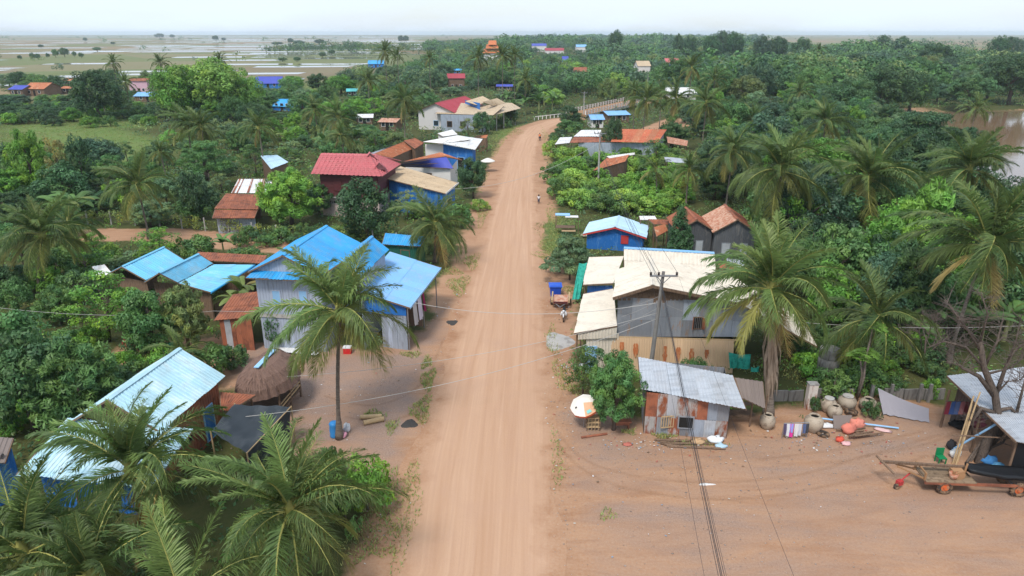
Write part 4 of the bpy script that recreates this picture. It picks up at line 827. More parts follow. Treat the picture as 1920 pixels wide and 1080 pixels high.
# tan roof with blue walls next to it
tn = thing('tan_roof_house', V((-12, 92, 0)), 'blue-walled house with a long tan roof beside the red tiled house', 'house'); FOOT.append((-12, 92, 5))
c4 = [at(751, 312, 4.4), at(860, 343, 3.7), at(836, 363, 3.4), at(717, 333, 4.4)]
roof_part(tn, c4[0], c4[3], c4[2], c4[1], MT['tan'], amp=.03); mb = MB(); mb.beam(c4[2], c4[1], .06, .2); mb.obj('white_edge', MT['white'], tn)
wall(tn, c4[3].xy + V((.4, .5)), c4[2].xy + V((-.5, .6)), 0, 4.2, 3.3, MT['bluewall'], prof_corr, .3); wall(tn, c4[2].xy + V((-.5, .6)), c4[1].xy + V((-.5, -.4)), 0, 3.3, 3.5, MT['bluewall'], prof_corr, .3)
opening(tn, c4[2].xy + V((-.5, .6)), c4[1].xy + V((-.5, -.4)), .5, 1.1, 1.6, 2.1, 'door', 'white', 'inside')
# violet and orange roofs
vb = thing('violet_roof_house', V((-12, 107, 0)), 'house with a violet-blue front roof and orange back roof', 'house'); FOOT.append((-12, 107, 4))
a, b_, c_ = at(752, 306, 3.8), at(828, 286, 4.7), at(866, 299, 3.9); f_ = at(850, 316, 3.2); e = at(753, 312, 3.2)
roof_part(vb, at(752, 306, 4.4), at(836, 293, 4.7), f_, e, MT['violet']); roof_part(vb, at(757, 303, 4.5), at(826, 286, 4.9), at(866, 300, 4.0), at(837, 293, 4.72), MT['rustlight'])
wall(vb, e.xy + V((.5, .5)), f_.xy + V((-.5, .5)), 0, 3.1, 3.1, MT['whitewall'], prof_flat); wall(vb, f_.xy + V((-.5, .5)), f_.xy + V((.2, 5)), 0, 3.1, 3.6, MT['whitewall'], prof_flat); opening(vb, e.xy + V((.5, .5)), f_.xy + V((-.5, .5)), .5, 1.7, 1.2, 1.1)
# whitish roof with blue side
wb_, q = gable('white_gable_house', 'white and blue house with a broad whitish sheet roof by the road', at(872, 255, 5.0).xy, (at(872, 255, 5.0) + V((-1.5, 11, 0))).xy, 1, 1, 5, 4, 'white', dict(n='whitewall', f='whitewall', l='whitewall', r='bluewall'), .3) if False else (None, None)
wh = thing('white_gable_house', V((-9.5, 121, 0)), 'white and blue house with a broad whitish sheet roof by the road', 'house'); FOOT.append((-9.5, 121, 5))
r0, r1 = at(855, 268, 5.0), at(872, 254, 5.0); el_, er_ = at(790, 273, 3.9), at(912, 266, 3.9); en = at(892, 281, 3.7)
roof_part(wh, at(793, 266, 4.6), at(858, 254, 5.0), at(882, 262, 4.6), at(828, 269, 4.5), MT['white'], name='roof'); roof_part(wh, at(858, 254, 5.0), at(905, 261, 4.3), at(891, 281, 3.6), at(829, 269, 4.5), MT['white'])
a, b_, c_ = at(793, 270, 4.2).xy, at(828, 271, 4.2).xy, at(890, 282, 3.5).xy
wall(wh, a + V((.3, .5)), b_ + V((.2, .5)), 0, 4.1, 4.2, MT['whitewall'], prof_flat); wall(wh, b_ + V((.2, .5)), c_ + V((-.4, .6)), 0, 4.2, 3.5, MT['bluewall'], prof_corr, .3); opening(wh, b_ + V((.2, .5)), c_ + V((-.4, .6)), .6, 1.1, 1.2, 2.1, 'door', 'bluepaint', 'inside')
wall(wh, c_ + V((-.4, .6)), c_ + V((-.2, 6)), 0, 3.5, 3.9, MT['bluewall'], prof_corr, .3)
# rusty sheds between
def shed(name, label, pts, zs, roofm, wallm, cat='shed', walls=True, sw=1.0, **k):
    P_ = [at(x, y, z) for (x, y), z in zip(pts, zs)]; c = sum(P_, V()) / 4; o = thing(name, V((c.x, c.y, 0)), label, cat, k.pop('group', None)); FOOT.append((c.x, c.y, max((P_[0] - P_[2]).length, (P_[1] - P_[3]).length) * .42))
    roof_part(o, *P_, MT[roofm], sw=sw, **k); I = [V((p.x, p.y, 0)).lerp(V((c.x, c.y, 0)), .10) for p in P_]
    if walls:
        for i in range(4): j = (i + 1) % 4; wall(o, I[i].xy, I[j].xy, 0, P_[i].z - .06, P_[j].z - .06, MT[wallm], prof_plank, .3)
    else: posts(o, [tuple(p.xy) for p in I], min(zs) - .02)
    return o
shed('rust_shed', 'low shed with orange rust roof left of the violet roof', [(700, 289), (757, 266), (790, 272), (735, 296)], [4.0, 4.2, 3.3, 3.1], 'rustlight', 'wood')
shed('rust_shed', 'taller brown rust roofed shed behind the orange rust shed', [(757, 264), (778, 259), (795, 268), (778, 279)], [4.4, 4.4, 3.6, 3.5], 'rust', 'wood')
shed('grey_shed', 'grey lean-to roof left of the orange rust sheds', [(695, 287), (757, 266), (752, 272), (705, 291)], [3.4, 3.9, 3.3, 3.0], 'zinc', 'wood')
shed('white_shed', 'small whitish roof behind the broad whitish roof house', [(820, 250), (848, 243), (858, 252), (830, 256)], [4, 4, 3.4, 3.4], 'white', 'whitewall')
shed('rust_shed', 'small orange rust roof right of the broad whitish roof', [(893, 254), (915, 253), (912, 259), (890, 258)], [3.2, 3.2, 2.7, 2.7], 'rustlight', 'wood')
# rust and white shed, mid left
rw = thing('striped_roof_shed', V((-33.5, 84, 0)), 'shed with white roof streaked by rust above a red rust roof', 'shed'); FOOT.append((-33, 83, 6))
a, b_, c_, e = at(447, 336, 4.0), at(520, 336, 4.0), at(520, 362, 3.2), at(433, 362, 3.2)
o = roof_part(rw, a, b_, c_, e, [MT['white']], sw=1.0)
for i, f in enumerate((.02, .12, .34, .56, .63, .86)):
    nn = V((0, 0, .055)); w_ = (.05, .03, .05, .02, .07, .06)[i]; sheets(o, a.lerp(b_, f) + nn, a.lerp(b_, f + w_) + nn, e.lerp(c_, f + w_) + nn, e.lerp(c_, f) + nn, MT['rust'], sw=3, name='rusty_sheet')
roof_part(rw, at(424, 363, 3.1), at(485, 365, 3.1), at(484, 393, 2.5), at(402, 391, 2.5), MT['rust'], name='front_roof'); roof_part(rw, at(403, 393, 2.4), at(483, 394, 2.4), at(477, 409, 2.0), at(398, 409, 2.0), MT['rust'], name='porch_roof')
wall(rw, at(403, 408, 2.0).xy + V((0, .4)), at(476, 408, 2.0).xy + V((0, .4)), 0, 2.0, 2.0, MT['zincblue'], prof_corr); wall(rw, at(430, 366, 3.0).xy, at(485, 366, 3.0).xy, 0, 2.9, 2.9, MT['wood']); wall(rw, c_.xy, b_.xy, 0, 3.1, 3.9, MT['wood'])
shed('grey_roof_hut', 'pale grey roofed hut among trees left of the red tiled house', [(488, 292), (520, 291), (541, 304), (508, 317)], [3.4, 3.4, 2.7, 2.7], 'ice', 'wood')
# compound where the road bends
cp = thing('tan_roof_compound', V((-9, 184, 0)), 'long tan-roofed house with a columned porch where the road bends', 'house'); FOOT.append((-9, 184, 11))
roof_part(cp, at(850, 192, 5.4), at(945, 199, 5.2), at(925, 216, 4.0), at(815, 213, 4.0), MT['tan'], pitch=.5, sw=2); roof_part(cp, at(930, 192, 5.2), at(960, 193, 5.0), at(977, 203, 4.0), at(922, 217, 3.9), MT['tan'], pitch=.5, sw=2)
g0, g1 = at(876, 183, 7.2), at(912, 180, 7.2); roof_part(cp, at(872, 190, 6.2), at(905, 180, 7.2), at(922, 189, 6.2), at(893, 197, 5.6), MT['tan'], pitch=.5, sw=2, name='upper_roof'); roof_part(cp, at(905, 191, 6.6), at(932, 184, 6.8), at(948, 193, 5.6), at(925, 199, 5.3), MT['tan'], pitch=.5, sw=2, name='upper_roof')
a, b_, c_ = at(822, 216, 3.8).xy, at(917, 218, 3.8).xy, at(970, 206, 3.8).xy
wall(cp, a + V((.4, 1)), b_ + V((-1, 1)), 0, 3.9, 3.9, MT['zincblue'], prof_flat); wall(cp, b_ + V((-1, 1)), b_ + V((-1, 12)), 0, 3.9, 3.9, MT['zincblue'], prof_flat); wall(cp, at(872, 192, 5.6).xy, at(900, 198, 5.6).xy, 4.5, 6.2, 6.2, MT['bluewall'], prof_flat)
for f in (.2, .5, .8): opening(cp, a + V((.4, 1)), b_ + V((-1, 1)), f, 1.7, 1.2, 1.3)
posts(cp, [tuple(b_ + V((0, .5))), tuple((b_ + c_) / 2), tuple(c_ + V((-.5, 0))), tuple(b_.lerp(c_, .25))], 3.9, 'concrete', .13, 'column')
gable('red_gable_house', 'cream house with a dark red roof joined behind the tan compound', at(815, 200, 5.5).xy, (at(815, 200, 5.5) + V((6, 20, 0))).xy, 5, 5, 6.3, 4.2, 'tiledark', 'whitewall', .5, pitch=.5, sw=2.4, wins=(WIN('n', .5, 1.6, 1.2, 1.2),))
shed('red_low_roof', 'low dark red roof in front of the red gabled house', [(790, 205), (823, 202), (832, 209), (800, 212)], [4, 4, 3.3, 3.3], 'tiledark', 'whitewall', pitch=.5, sw=2)
# scattered houses farther left
SIGHT = []
def cottage(name, label, px, pyb, wpx, roof_top, eave_py, roofm, wallm, turn=0., deep=6., hip=False, stilt=0., group=None, win='glass'):
    """small far house: foot of its near wall at (px, pyb), eave and ridge heights from the photo"""
    p = at(px, pyb); SIGHT.append((px - wpx / 2 - 5, px + wpx / 2 + 5, eave_py * .35 + pyb * .65, p.y)); d_ = p.y * math.cos(PITCH) + CAM_H * math.sin(PITCH); W_ = wpx / FPX * d_; ze_ = max(2.0, ay(px, eave_py, p.y - .4).z); zr_ = max(ze_ + .6, min(ze_ + 2.6, ay(px, roof_top, p.y + deep / 2).z))
    dx = V((math.cos(turn), math.sin(turn), 0)); dy = V((-math.sin(turn), math.cos(turn), 0)); c = p + dy * deep / 2; R0_ = c - dx * W_ / 2; R1_ = c + dx * W_ / 2
    o, q_ = gable(name, label, R0_.xy, R1_.xy, deep / 2 + .4, deep / 2 + .4, zr_, ze_, roofm, wallm, .4, pitch=.5, sw=max(1.6, W_ / 5), wp=.5, stilt=stilt, group=group,
        wins=(('r', .25, 1.5, .9, 1.1, 'window', 'whitewall', win), ('r', .75, 1.5, .9, 1.1, 'window', 'whitewall', win), ('r', .5, 1.05, .9, 2.0, 'door', 'wood', 'inside'))); return o
cottage('blue_house', 'bright blue house on posts in the trees, left of centre', 530, 213, 52, 186, 200, 'blue', 'bluewall', -.35, 7, stilt=.8)
cottage('long_blue_roof_house', 'low house with a slate blue roof behind the dark tree on the left', 278, 192, 54, 173, 186, 'lblue', 'wood', -.05, 6)
cottage('pink_house', 'pink two-storey house among trees on the far left', 262, 176, 36, 147, 152, 'rust', 'pinkhouse', .1, 7)
cottage('violet_far_house', 'far house with violet-blue roof right of the big light green tree', 503, 166, 50, 143, 158, 'violet', 'bluewall', .1, 9)
cottage('rust_far_house', 'far left open-fronted house with rust and pale blue roof', 66, 180, 44, 155, 167, 'rustlight', 'wood', -.1, 9)
cottage('violet_shed', 'small violet roofed shed joined to the far left rust roofed house', 32, 181, 30, 160, 168, 'violet', 'wood', -.1, 7)
cottage('rust_hut', 'small hut with rusty roof beside the far left tree line', 128, 176, 26, 163, 170, 'rustlight', 'wood', .1, 6)
cottage('orange_roof_hut', 'tiny orange roofed hut behind the dark tree on the far left', 130, 160, 20, 146, 153, 'rustlight', 'wood', 0, 6)
cottage('teal_hut', 'small teal roofed hut in the trees near the tall centre palm', 661, 182, 22, 166, 175, 'teal', 'green', .2, 5)
cottage('white_roof_hut', 'small white-roofed hut left of the tall centre palm', 684, 236, 34, 217, 225, 'white', 'wood', .15, 5)
cottage('brown_hut', 'small brown weathered hut under the tall centre palm', 727, 245, 38, 226, 234, 'rustpale', 'wood', -.2, 5)
cottage('cyan_far_house', 'far house with cyan roof by the flooded fields', 705, 127, 30, 113, 120, 'blue', 'bluewall', .1, 9)
cottage('red_far_house', 'tall grey house with red roof among the centre trees', 856, 168, 34, 138, 147, 'tiledark', 'wood', .1, 9)
cottage('cyan_hut', 'tiny cyan roofed hut left of the tall red roofed house', 858, 139, 16, 129, 134, 'blue', 'bluewall', .1, 6)
cottage('violet_low_roof', 'low violet roof between banana plants beyond the bend', 946, 172, 32, 162, 167, 'violet', 'wood', 0, 6)
# ------------------------------------------------------------------ right side: cream house
YF = 43.0
apx = ay(1224, 535, YF); lev = ay(1149, 558, YF); rev = ay(1395, 570, YF); rlo = ay(1532, 650, YF); afar = at(1223, 485, apx.z); rg_ = afar - apx
cr = thing('cream_roof_house', V((10.5, 46.5, 0)), 'large two-storey grey house with cream sheet roofs behind the utility pole', 'house'); FOOT.append((10, 47, 4.5)); FOOT.append((14.5, 47, 4.5)); FOOT.append((13, 56, 5))
roof_part(cr, apx, afar, lev + rg_, lev, MT['cream'], amp=.025); roof_part(cr, apx, afar, rev + rg_, rev, MT['cream'], amp=.025); ridge_cap(cr, apx, afar, MT['cream'])
roof_part(cr, rev + V((-.1, 0, -.06)), rev + rg_ + V((-.1, 0, -.06)), rlo + rg_ * .8, rlo, MT['cream'], amp=.025, name='lower_roof')
mb = MB()
for a, b_ in ((apx, lev), (apx, rev)): mb.beam(a + V((0, -.03, -.1)), b_ + V((0, -.03, -.1)), .05, .16)
mb.obj('barge_board', MT['wood'], cr)
wl_, wr_ = lev.x + .45, ay(1400, 600, YF + .5).x; zm = ay(1156, 631, YF + .5).z; yw = YF + .5
zt = lev.z - .15
# gable boards, each its own plank
g_ = MB(); g_.poly((wl_, yw + .03, zt), (rev.x - .4, yw + .03, rev.z), (apx.x, yw + .03, apx.z - .12)); gb = g_.obj('gable_wall', MT['inside'], cr); z = min(zt, rev.z) - .1; k = 0
while z < apx.z - .2:
    f = max(0, min(1, (apx.z - .12 - z) / (apx.z - zt))); x0 = apx.x + (wl_ - apx.x) * f; f2 = max(0, min(1, (apx.z - .12 - z) / (apx.z - rev.z))); x1 = apx.x + (rev.x - .4 - apx.x) * f2
    mb = MB(); mb.box(((x0 + x1) / 2, yw - .01 - .012 * (k % 2), z + .08), (max(.2, x1 - x0), .03, .17)); mb.obj('plank', MT['wood'], gb); z += .175; k += 1
panels(cr, (wl_, yw), (wr_, yw), zm, zt, zt - .35, ['zincwall', 'zincwall', 'zincwall', 'zincblue'], 8, 2, pitch=.30, amp=.008)
panels(cr, (wl_, yw), (wl_ + rg_.x * .9, yw + rg_.y * .9), zm, zt, zt, ['zincwall', 'greywood'], 6, 1); wall(cr, (wr_, yw), (wr_ + 1.1, yw + 6), 0, 3.6, 3.6, MT['zincwall'], prof_corr); wall(cr, (wl_ + rg_.x * .9, yw + rg_.y * .92), (wr_ + 1, yw + rg_.y * .92), 0, zt, 3.4, MT['greywood'])
wp = ay(1308, 605, yw); opening(cr, (wl_, yw), (wr_, yw), (wp.x - wl_) / (wr_ - wl_), wp.z, .62, .85, 'window', 'wood', 'inside', 'rust', .06)
for i in range(4): mb = MB(); mb.box((wp.x - .2 + i * .13, yw - .1, wp.z), (.02, .02, .8)); mb.obj('window_bar', MT['metal'], cr)
mb = MB(); mb.beam((wl_ - .05, yw - .1, zm), (wr_, yw - .1, zm - .25), .12, .1); mb.obj('floor_beam', MT['palewood'], cr)
# tan rust-streaked sheets of the ground floor
xa, xb = ay(1146, 650, yw - .45).x, ay(1372, 680, yw - .45).x; nS = 12
gf = wall(cr, (xa, yw - .2), (xb, yw - .2), 0, zm - .02, zm - .28, MT['inside'], prof_flat, name='ground_wall')
for i in range(nS):
    s0, s1 = i / nS, (i + 1) / nS; x0, x1 = xa + (xb - xa) * s0, xa + (xb - xa) * (s1 + .004); z1 = zm + .10 - .26 * s0; z2 = zm + .10 - .26 * s1; pm = MB()
    patch(pm, V((x0, yw - .30, z1)), V((x1, yw - .30, z2)), V((x1, yw - .75 - .01 * (i % 2), .02)), V((x0, yw - .75 - .01 * (i % 2), .02)), prof_corr(x1 - x0, .17, .03), V((0, -1, 0))); pm.obj('wall_sheet', MT['tanrust'], gf)
rs_m = mat('rust_streak', (.42, .13, .045), .85, .25, 3, (.55, .30, .15), .3, 4, (2, 2, .5))
for px0 in (1166, 1192, 1247, 1272, 1297, 1325):
    p0 = ay(px0, 641 + (px0 - 1166) * .09, yw - .42); mb = MB(); w_ = .15; h = (1.05 if px0 != 1325 else .6) * rng.uniform(.8, 1.1); vs = []
    for j in range(8):
        f = j / 7; ww = w_ * (.55 + .45 * math.sin(2.9 * f + .5)) * rng.uniform(.7, 1.35); y_ = p0.y - .03 - (.45 / zm) * h * f - .02; vs += [(p0.x - ww, y_, p0.z - h * f), (p0.x + ww, y_, p0.z - h * f)]
    mb.add(vs, [(2 * j, 2 * j + 1, 2 * j + 3, 2 * j + 2) for j in range(7)]); mb.obj('rust_patch', rs_m, gf)
# left lean-tos
c4 = [ay(1150, 541, 48.8), ay(1094, 551, 48.4), ay(1076, 625, 42.6), ay(1157, 611, 43.0)]
roof_part(cr, c4[0], c4[3], c4[2], c4[1], MT['cream'], amp=.022, name='lean_to_roof'); wall(cr, c4[3].xy, c4[2].xy + V((.3, .1)), c4[2].z - .5, c4[3].z - .1, c4[2].z - .05, MT['cream'], prof_corr, name='lean_to_end')
wall(cr, (c4[2].x + .9, 42.9), (c4[3].x + .2, 43.2), 0, c4[2].z - .45, c4[3].z - .6, MT['cream'], prof_corr); opening(cr, (c4[2].x + .9, 42.9), (c4[3].x + .2, 43.2), .15, 1.0, .75, 1.9, 'door', 'bluepaint', 'bluepaint')
posts(cr, [(c4[2].x + .25, 42.9), (c4[1].x + .2, 48.2), (c4[2].x * .5 + c4[1].x * .5 + .2, 45.5)], c4[2].z - .1, 'wood', .06); wall(cr, (c4[2].x + 1.2, 43.2), (c4[1].x + 1.2, 48.2), 0, 2.4, 2.4, MT['bluewall'], prof_corr)
c5 = [at(1170, 480, 4.0), at(1104, 482, 3.5), at(1093, 534, 3.2), at(1150, 531, 4.0)]
roof_part(cr, c5[0], c5[3], c5[2], c5[1], MT['cream'], amp=.022, name='side_roof'); wall(cr, c5[2].xy + V((.4, .3)), c5[3].xy + V((0, .3)), 0, 3.0, 3.7, MT['bluewall'], prof_corr); posts(cr, [tuple(c5[2].xy + V((.2, .2))), tuple(c5[1].xy + V((.2, -.2)))], 3.1)
c6 = [at(1170, 466, 4.6), at(1340, 476, 4.6), at(1343, 520, 3.6), at(1170, 508, 3.6)]
roof_part(cr, c6[0], c6[1], c6[2], c6[3], MT['tan' if False else 'cream'], amp=.05, pitch=.3, name='back_roof'); mb = MB(); mb.beam(c6[0] + V((0, .1, .05)), c6[1] + V((0, .1, .05)), .5, .06); mb.obj('blue_ridge', MT['lblue'], cr)
wall(cr, c6[0].xy + V((0, 0)), c6[1].xy, 0, 4.4, 4.4, MT['greywood']); wall(cr, c6[1].xy + V((-.2, 0)), c6[2].xy + V((-.2, 0)), 0, 4.3, 3.4, MT['greywood'])
# green net hung by the roadside front
def drape(name, label, pts, mt, col=None, cat='net', n_=14, m_=8, amp=.12, group=None):
    A, B, C_, D_ = pts; vs = []
    for i in range(n_ + 1):
        for j in range(m_ + 1):
            s_, r_ = i / n_, j / m_; p = A.lerp(B, s_).lerp(D_.lerp(C_, s_), r_); vs.append(p + V((amp * math.sin(i * 1.7) * r_, amp * .8 * math.cos(i * 2.3 + j * .4) * r_, -.1 * math.sin(math.pi * s_) * (1 - r_))))
    mb = MB(); mb.add(vs, [(i * (m_ + 1) + j, i * (m_ + 1) + j + 1, (i + 1) * (m_ + 1) + j + 1, (i + 1) * (m_ + 1) + j) for i in range(n_) for j in range(m_)]); lo = min((V(p) for p in vs), key=lambda p: p.z)
    o = mb.obj(name, MT[mt], None, True, V((lo.x, lo.y, 0))); o.color = (*(col or (1, 1, 1)), 1); return tag(o, label, cat, group)
drape('green_net', 'green shade net hanging beside the roadside lean-to', [at(1086, 493, 3.0), at(1101, 492, 3.0), at(1088, 560, .5), at(1072, 562, .4)], 'net')
drape('green_net', 'green net panel stretched behind the right palm trunk', [ay(1366, 660, 41.8), ay(1408, 664, 41.6), ay(1408, 692, 41.6), ay(1368, 690, 41.8)], 'net')
drape('green_net', 'green net strip hanging low near the leaning right palm', [ay(1408, 688, 40.9), ay(1424, 686, 40.7), ay(1424, 697, 40.7), ay(1408, 697, 40.9)], 'net', n_=6, m_=3)
# blue shed with ice-blue roof
p = at(1101, 466); q2 = at(1206, 473); dx = (q2 - p).normalized(); mid = (p + q2) / 2; dy = V((-dx.y, dx.x, 0)); hw = (q2 - p).length / 2
zr_ = ay(1147, 421, p.y).z; ze_ = ay(1093, 437, p.y).z
bs, q = gable('blue_shed', 'bright blue sheet-metal shed with an ice-blue roof and red window', (mid - dx * .1 - dy * .4).xy, (mid - dx * .1 + dy * 4.6).xy, hw + .35, hw + .35, zr_, ze_, 'ice', 'bluewall', .38, prof=prof_corr, wp=.2, amp=.02, cat='shed', wins=(('n', .68, 1.28, .72, .85, 'window', 'redpaint', 'redpaint'),))
mb = MB(); mb.beam(q['r0'] + V((0, -.04, -.1)), q['l0'] + V((0, -.04, -.1)), .05, .13); mb.beam(q['r0'] + V((0, -.04, -.1)), q['e0'] + V((0, -.04, -.1)), .05, .13); mb.obj('red_barge_board', MT['redpaint'], bs)
# grey huts with rust roofs
a0 = at(1322, 497); zr_ = ay(1290, 396, a0.y + 2).z
h1, q = gable('grey_hut', 'dark grey hut with plain rust-red roof beside the cone-shaped tree', ay(1318, 415, 68.0).xy + V((-.6, 0)), ay(1290, 393, 73.5).xy + V((-.3, 0)), 2.0, 2.0, 4.3, 3.1, 'rust', 'darkwall', .3, wins=(WIN('n', .65, 1.5, .7, 1.1, 'greywood', 'zinc'),), cat='hut')
h2, q = gable('grey_hut', 'grey patched hut with pale rust striped roof right of the cone-shaped tree', ay(1383, 417, 67.0).xy, ay(1358, 391, 73.5).xy, 2.3, 2.2, 4.6, 3.2, 'rust', 'darkwall', .3, rl='rustpale', wins=(WIN('n', .3, 1.5, .8, 1.1, 'greywood', 'zinc'), WIN('n', .75, 1.3, .7, 1.5, 'greywood', 'zinc')), cat='hut')
shed('rust_awning', 'rusty awning roof on the right side of the grey huts', [(1390, 415), (1408, 414), (1418, 428), (1402, 437)], [3.0, 3.0, 2.4, 2.4], 'rust', 'greywood', walls=False)
shed('rust_awning', 'rust-red awning between the blue shed and the cone-shaped tree', [(1226, 426), (1247, 420), (1252, 432), (1231, 444)], [2.6, 2.6, 2.0, 2.0], 'rustlight', 'wood', walls=False)
shed('white_awning', 'small white awning roof just right of the blue shed', [(1198, 405), (1228, 405), (1232, 412), (1200, 412)], [2.8, 2.8, 2.5, 2.5], 'white', 'wood', walls=False)
shed('rust_awning', 'thin red rust roof beyond the small white awning', [(1215, 411), (1254, 412), (1254, 421), (1226, 420)], [2.7, 2.7, 2.4, 2.4], 'rust', 'wood', walls=False)
shed('rust_awning', 'low rusty roof by the right end of the cream house', [(1345, 492), (1365, 494), (1390, 503), (1352, 508)], [2.6, 2.6, 2.2, 2.2], 'rust', 'wood', walls=False)
shed('zinc_awning', 'small grey zinc roof below the grey huts', [(1360, 485), (1393, 487), (1398, 502), (1370, 500)], [1.9, 1.9, 1.6, 1.6], 'zinc', 'wood', walls=False)
# long shed with rust roof
ls = thing('long_rust_shed', V((22, 140, 0)), 'long grey shed with a red rust roof and white roof end', 'shed'); FOOT.append((15, 138, 5)); FOOT.append((24, 138, 7))
a, b_, c_, e = at(1155, 242, 4.6), at(1250, 243, 4.6), at(1233, 268, 3.8), at(1145, 266, 3.8)
roof_part(ls, a, b_, c_, e, [MT['redrust'], MT['rustlight'], MT['redrust']], sw=1.3, pitch=.4); roof_part(ls, at(1090, 244, 4.4), at(1127, 244, 4.5), at(1127, 256, 3.9), at(1075, 256, 3.8), MT['white'], sw=1.3, pitch=.4); roof_part(ls, at(1077, 256, 3.75), at(1127, 254, 3.85), at(1145, 266, 3.4), at(1068, 268, 3.3), MT['rust'], sw=1.3, pitch=.4)
wall(ls, at(1080, 268, 3.3).xy + V((.5, .6)), c_.xy + V((-.6, .6)), 0, 3.3, 3.7, MT['zincblue'], prof_corr, .4); wall(ls, c_.xy + V((-.6, .6)), b_.xy + V((-.6, -.5)), 0, 3.7, 4.4, MT['zincblue'], prof_corr, .4); wall(ls, at(1080, 268, 3.3).xy + V((.5, .6)), at(1092, 246, 4.2).xy, 0, 3.3, 4.2, MT['zincblue'], prof_corr, .4)
shed('white_lean_to', 'white sheet lean-to at the road end of the long rust shed', [(1050, 258), (1073, 257), (1068, 268), (1040, 271)], [3.2, 3.4, 2.9, 2.8], 'white', 'wood', walls=False)
shed('red_roof_hut', 'small reddish roof among creepers beside the roadside pole', [(1140, 294), (1180, 290), (1172, 303), (1112, 320)], [3.4, 3.4, 2.8, 2.6], 'rustlight', 'wood')
shed('white_roof_strip', 'narrow white roof edge in front of the long rust shed', [(1137, 293), (1190, 286), (1190, 290), (1142, 297)], [3.6, 3.6, 3.3, 3.3], 'white', 'wood', walls=False)
shed('zinc_awning', 'small pale roof under the palms right of the long rust shed', [(1245, 294), (1290, 298), (1290, 306), (1248, 304)], [2.6, 2.6, 2.2, 2.2], 'zinc', 'wood', walls=False)
shed('rust_awning', 'broken rusty roof at the right end of the long rust shed', [(1250, 256), (1290, 264), (1288, 274), (1252, 268)], [3, 3, 2.4, 2.4], 'rustpale', 'wood', walls=False)
cottage('blue_roof_house', 'cream hut with a bright blue roof below the bridge', 1120, 240, 28, 215, 227, 'lblue', 'whitewall', .1, 5)
cottage('blue_roof_house', 'longer blue roofed hut below the bridge, right of the cream hut', 1160, 232, 46, 208, 216, 'lblue', 'wood', .2, 7)
# ---- bridge
FOOT += [(22, 203, 7), (30, 216, 7), (38, 228, 6)]; SIGHT += [(1085, 1180, 214, 225), (1090, 1255, 262, 130), (1040, 1150, 262, 132)]; br = thing('bridge', V((28, 212, 0)), 'concrete road bridge with a row of pale railing posts', 'bridge'); B0, B1 = V((17.5, 195, 1.1)), V((40, 230, 1.6)); bd = (B1 - B0).normalized(); bn = V((bd.y, -bd.x, 0)).normalized()
mb = MB(); mb.beam(B0 - V((0, 0, .25)), B1 - V((0, 0, .25)), 6.2, .5); mb.obj('deck', MT['mud'], br)
for s_ in (-1, 1):
    for z in (.95, .5): mb = MB(); mb.beam(B0 + bn * 3.0 * s_ + V((0, 0, z)), B1 + bn * 3.0 * s_ + V((0, 0, z)), .14, .16); mb.obj('rail', MT['pinkwall'], br)
    for i in range(24): p = B0.lerp(B1, i / 23) + bn * 3.0 * s_; mb = MB(); mb.box(p + V((0, 0, .5)), (.26, .26, 1.15), math.atan2(bd.y, bd.x)); mb.obj('railing_post', MT['whitewall'], br)
    mb = MB(); mb.beam(B0 + bn * 3.12 * s_ - V((0, 0, .35)), B1 + bn * 3.12 * s_ - V((0, 0, .35)), .08, .75); mb.obj('side_beam', MT['concrete'], br)
for f in (.02, .35, .66, .98): p = B0.lerp(B1, f); mb = MB(); mb.box((p.x, p.y, p.z / 2 - .5), (.8, 5.4, p.z + .5), math.atan2(bd.y, bd.x)); mb.obj('pier', MT['concrete'], br)
# far houses on the right and along the horizon
cottage('white_villa', 'white two-storey villa with grey roof beyond the bridge', 1207, 141, 26, 111, 124, 'tan', 'whitewall', .1, 9)
cottage('red_roof_house', 'red hipped roof house beyond the bridge palms', 1262, 132, 28, 108, 118, 'tile', 'whitewall', .1, 10)
cottage('blue_low_roof_house', 'low blue roof in front of the red hipped roof house', 1270, 142, 28, 121, 130, 'violet', 'wood', .05, 8)
cottage('white_roof_hall', 'broad white-roofed building behind the bridge palms', 1275, 188, 62, 164, 178, 'white', 'whitewall', -.1, 12)
cottage('brown_roof_house', 'brown-roofed house above the bridge approach', 1088, 143, 26, 126, 134, 'rust', 'wood', 0, 8)
cottage('blue_small_house', 'small blue house left of the brown-roofed house', 1060, 122, 12, 105, 113, 'violet', 'bluewall', 0, 8)
cottage('violet_villa', 'white villa with violet hipped roof near the horizon', 1011, 97, 28, 77, 86, 'violet', 'whitewall', 0, 18)
cottage('violet_villa', 'smaller violet roofed villa just right of the white villa', 1038, 86, 20, 73, 81, 'violet', 'whitewall', 0, 18)
cottage('maroon_hall', 'long white house with a maroon roof below the violet villas', 1040, 101, 36, 87, 95, 'tiledark', 'whitewall', 0, 16)
cottage('pale_blue_far_house', 'pale blue roofed house right of the maroon hall', 1090, 98, 20, 80, 88, 'lblue', 'whitewall', 0, 16)
cottage('violet_strip_roof', 'thin violet-white roof in the trees right of the red hipped roof', 1318, 117, 28, 109, 113, 'violet', 'whitewall', 0, 8)
cottage('red_field_house', 'lone red-roofed house by the open lot on the right', 1511, 141, 26, 126, 133, 'rustlight', 'wood', .1, 9)
cottage('violet_field_house', 'red hut with violet-blue roof in the trees on the right', 1660, 130, 28, 118, 124, 'violet', 'redpaint', .2, 9)
tp = at(923, 100); 
tmpl = thing('temple', V((tp.x, 640, 0)), 'orange-roofed temple hall standing above the trees near the horizon', 'temple')
X0 = ay(923, 70, 640).x
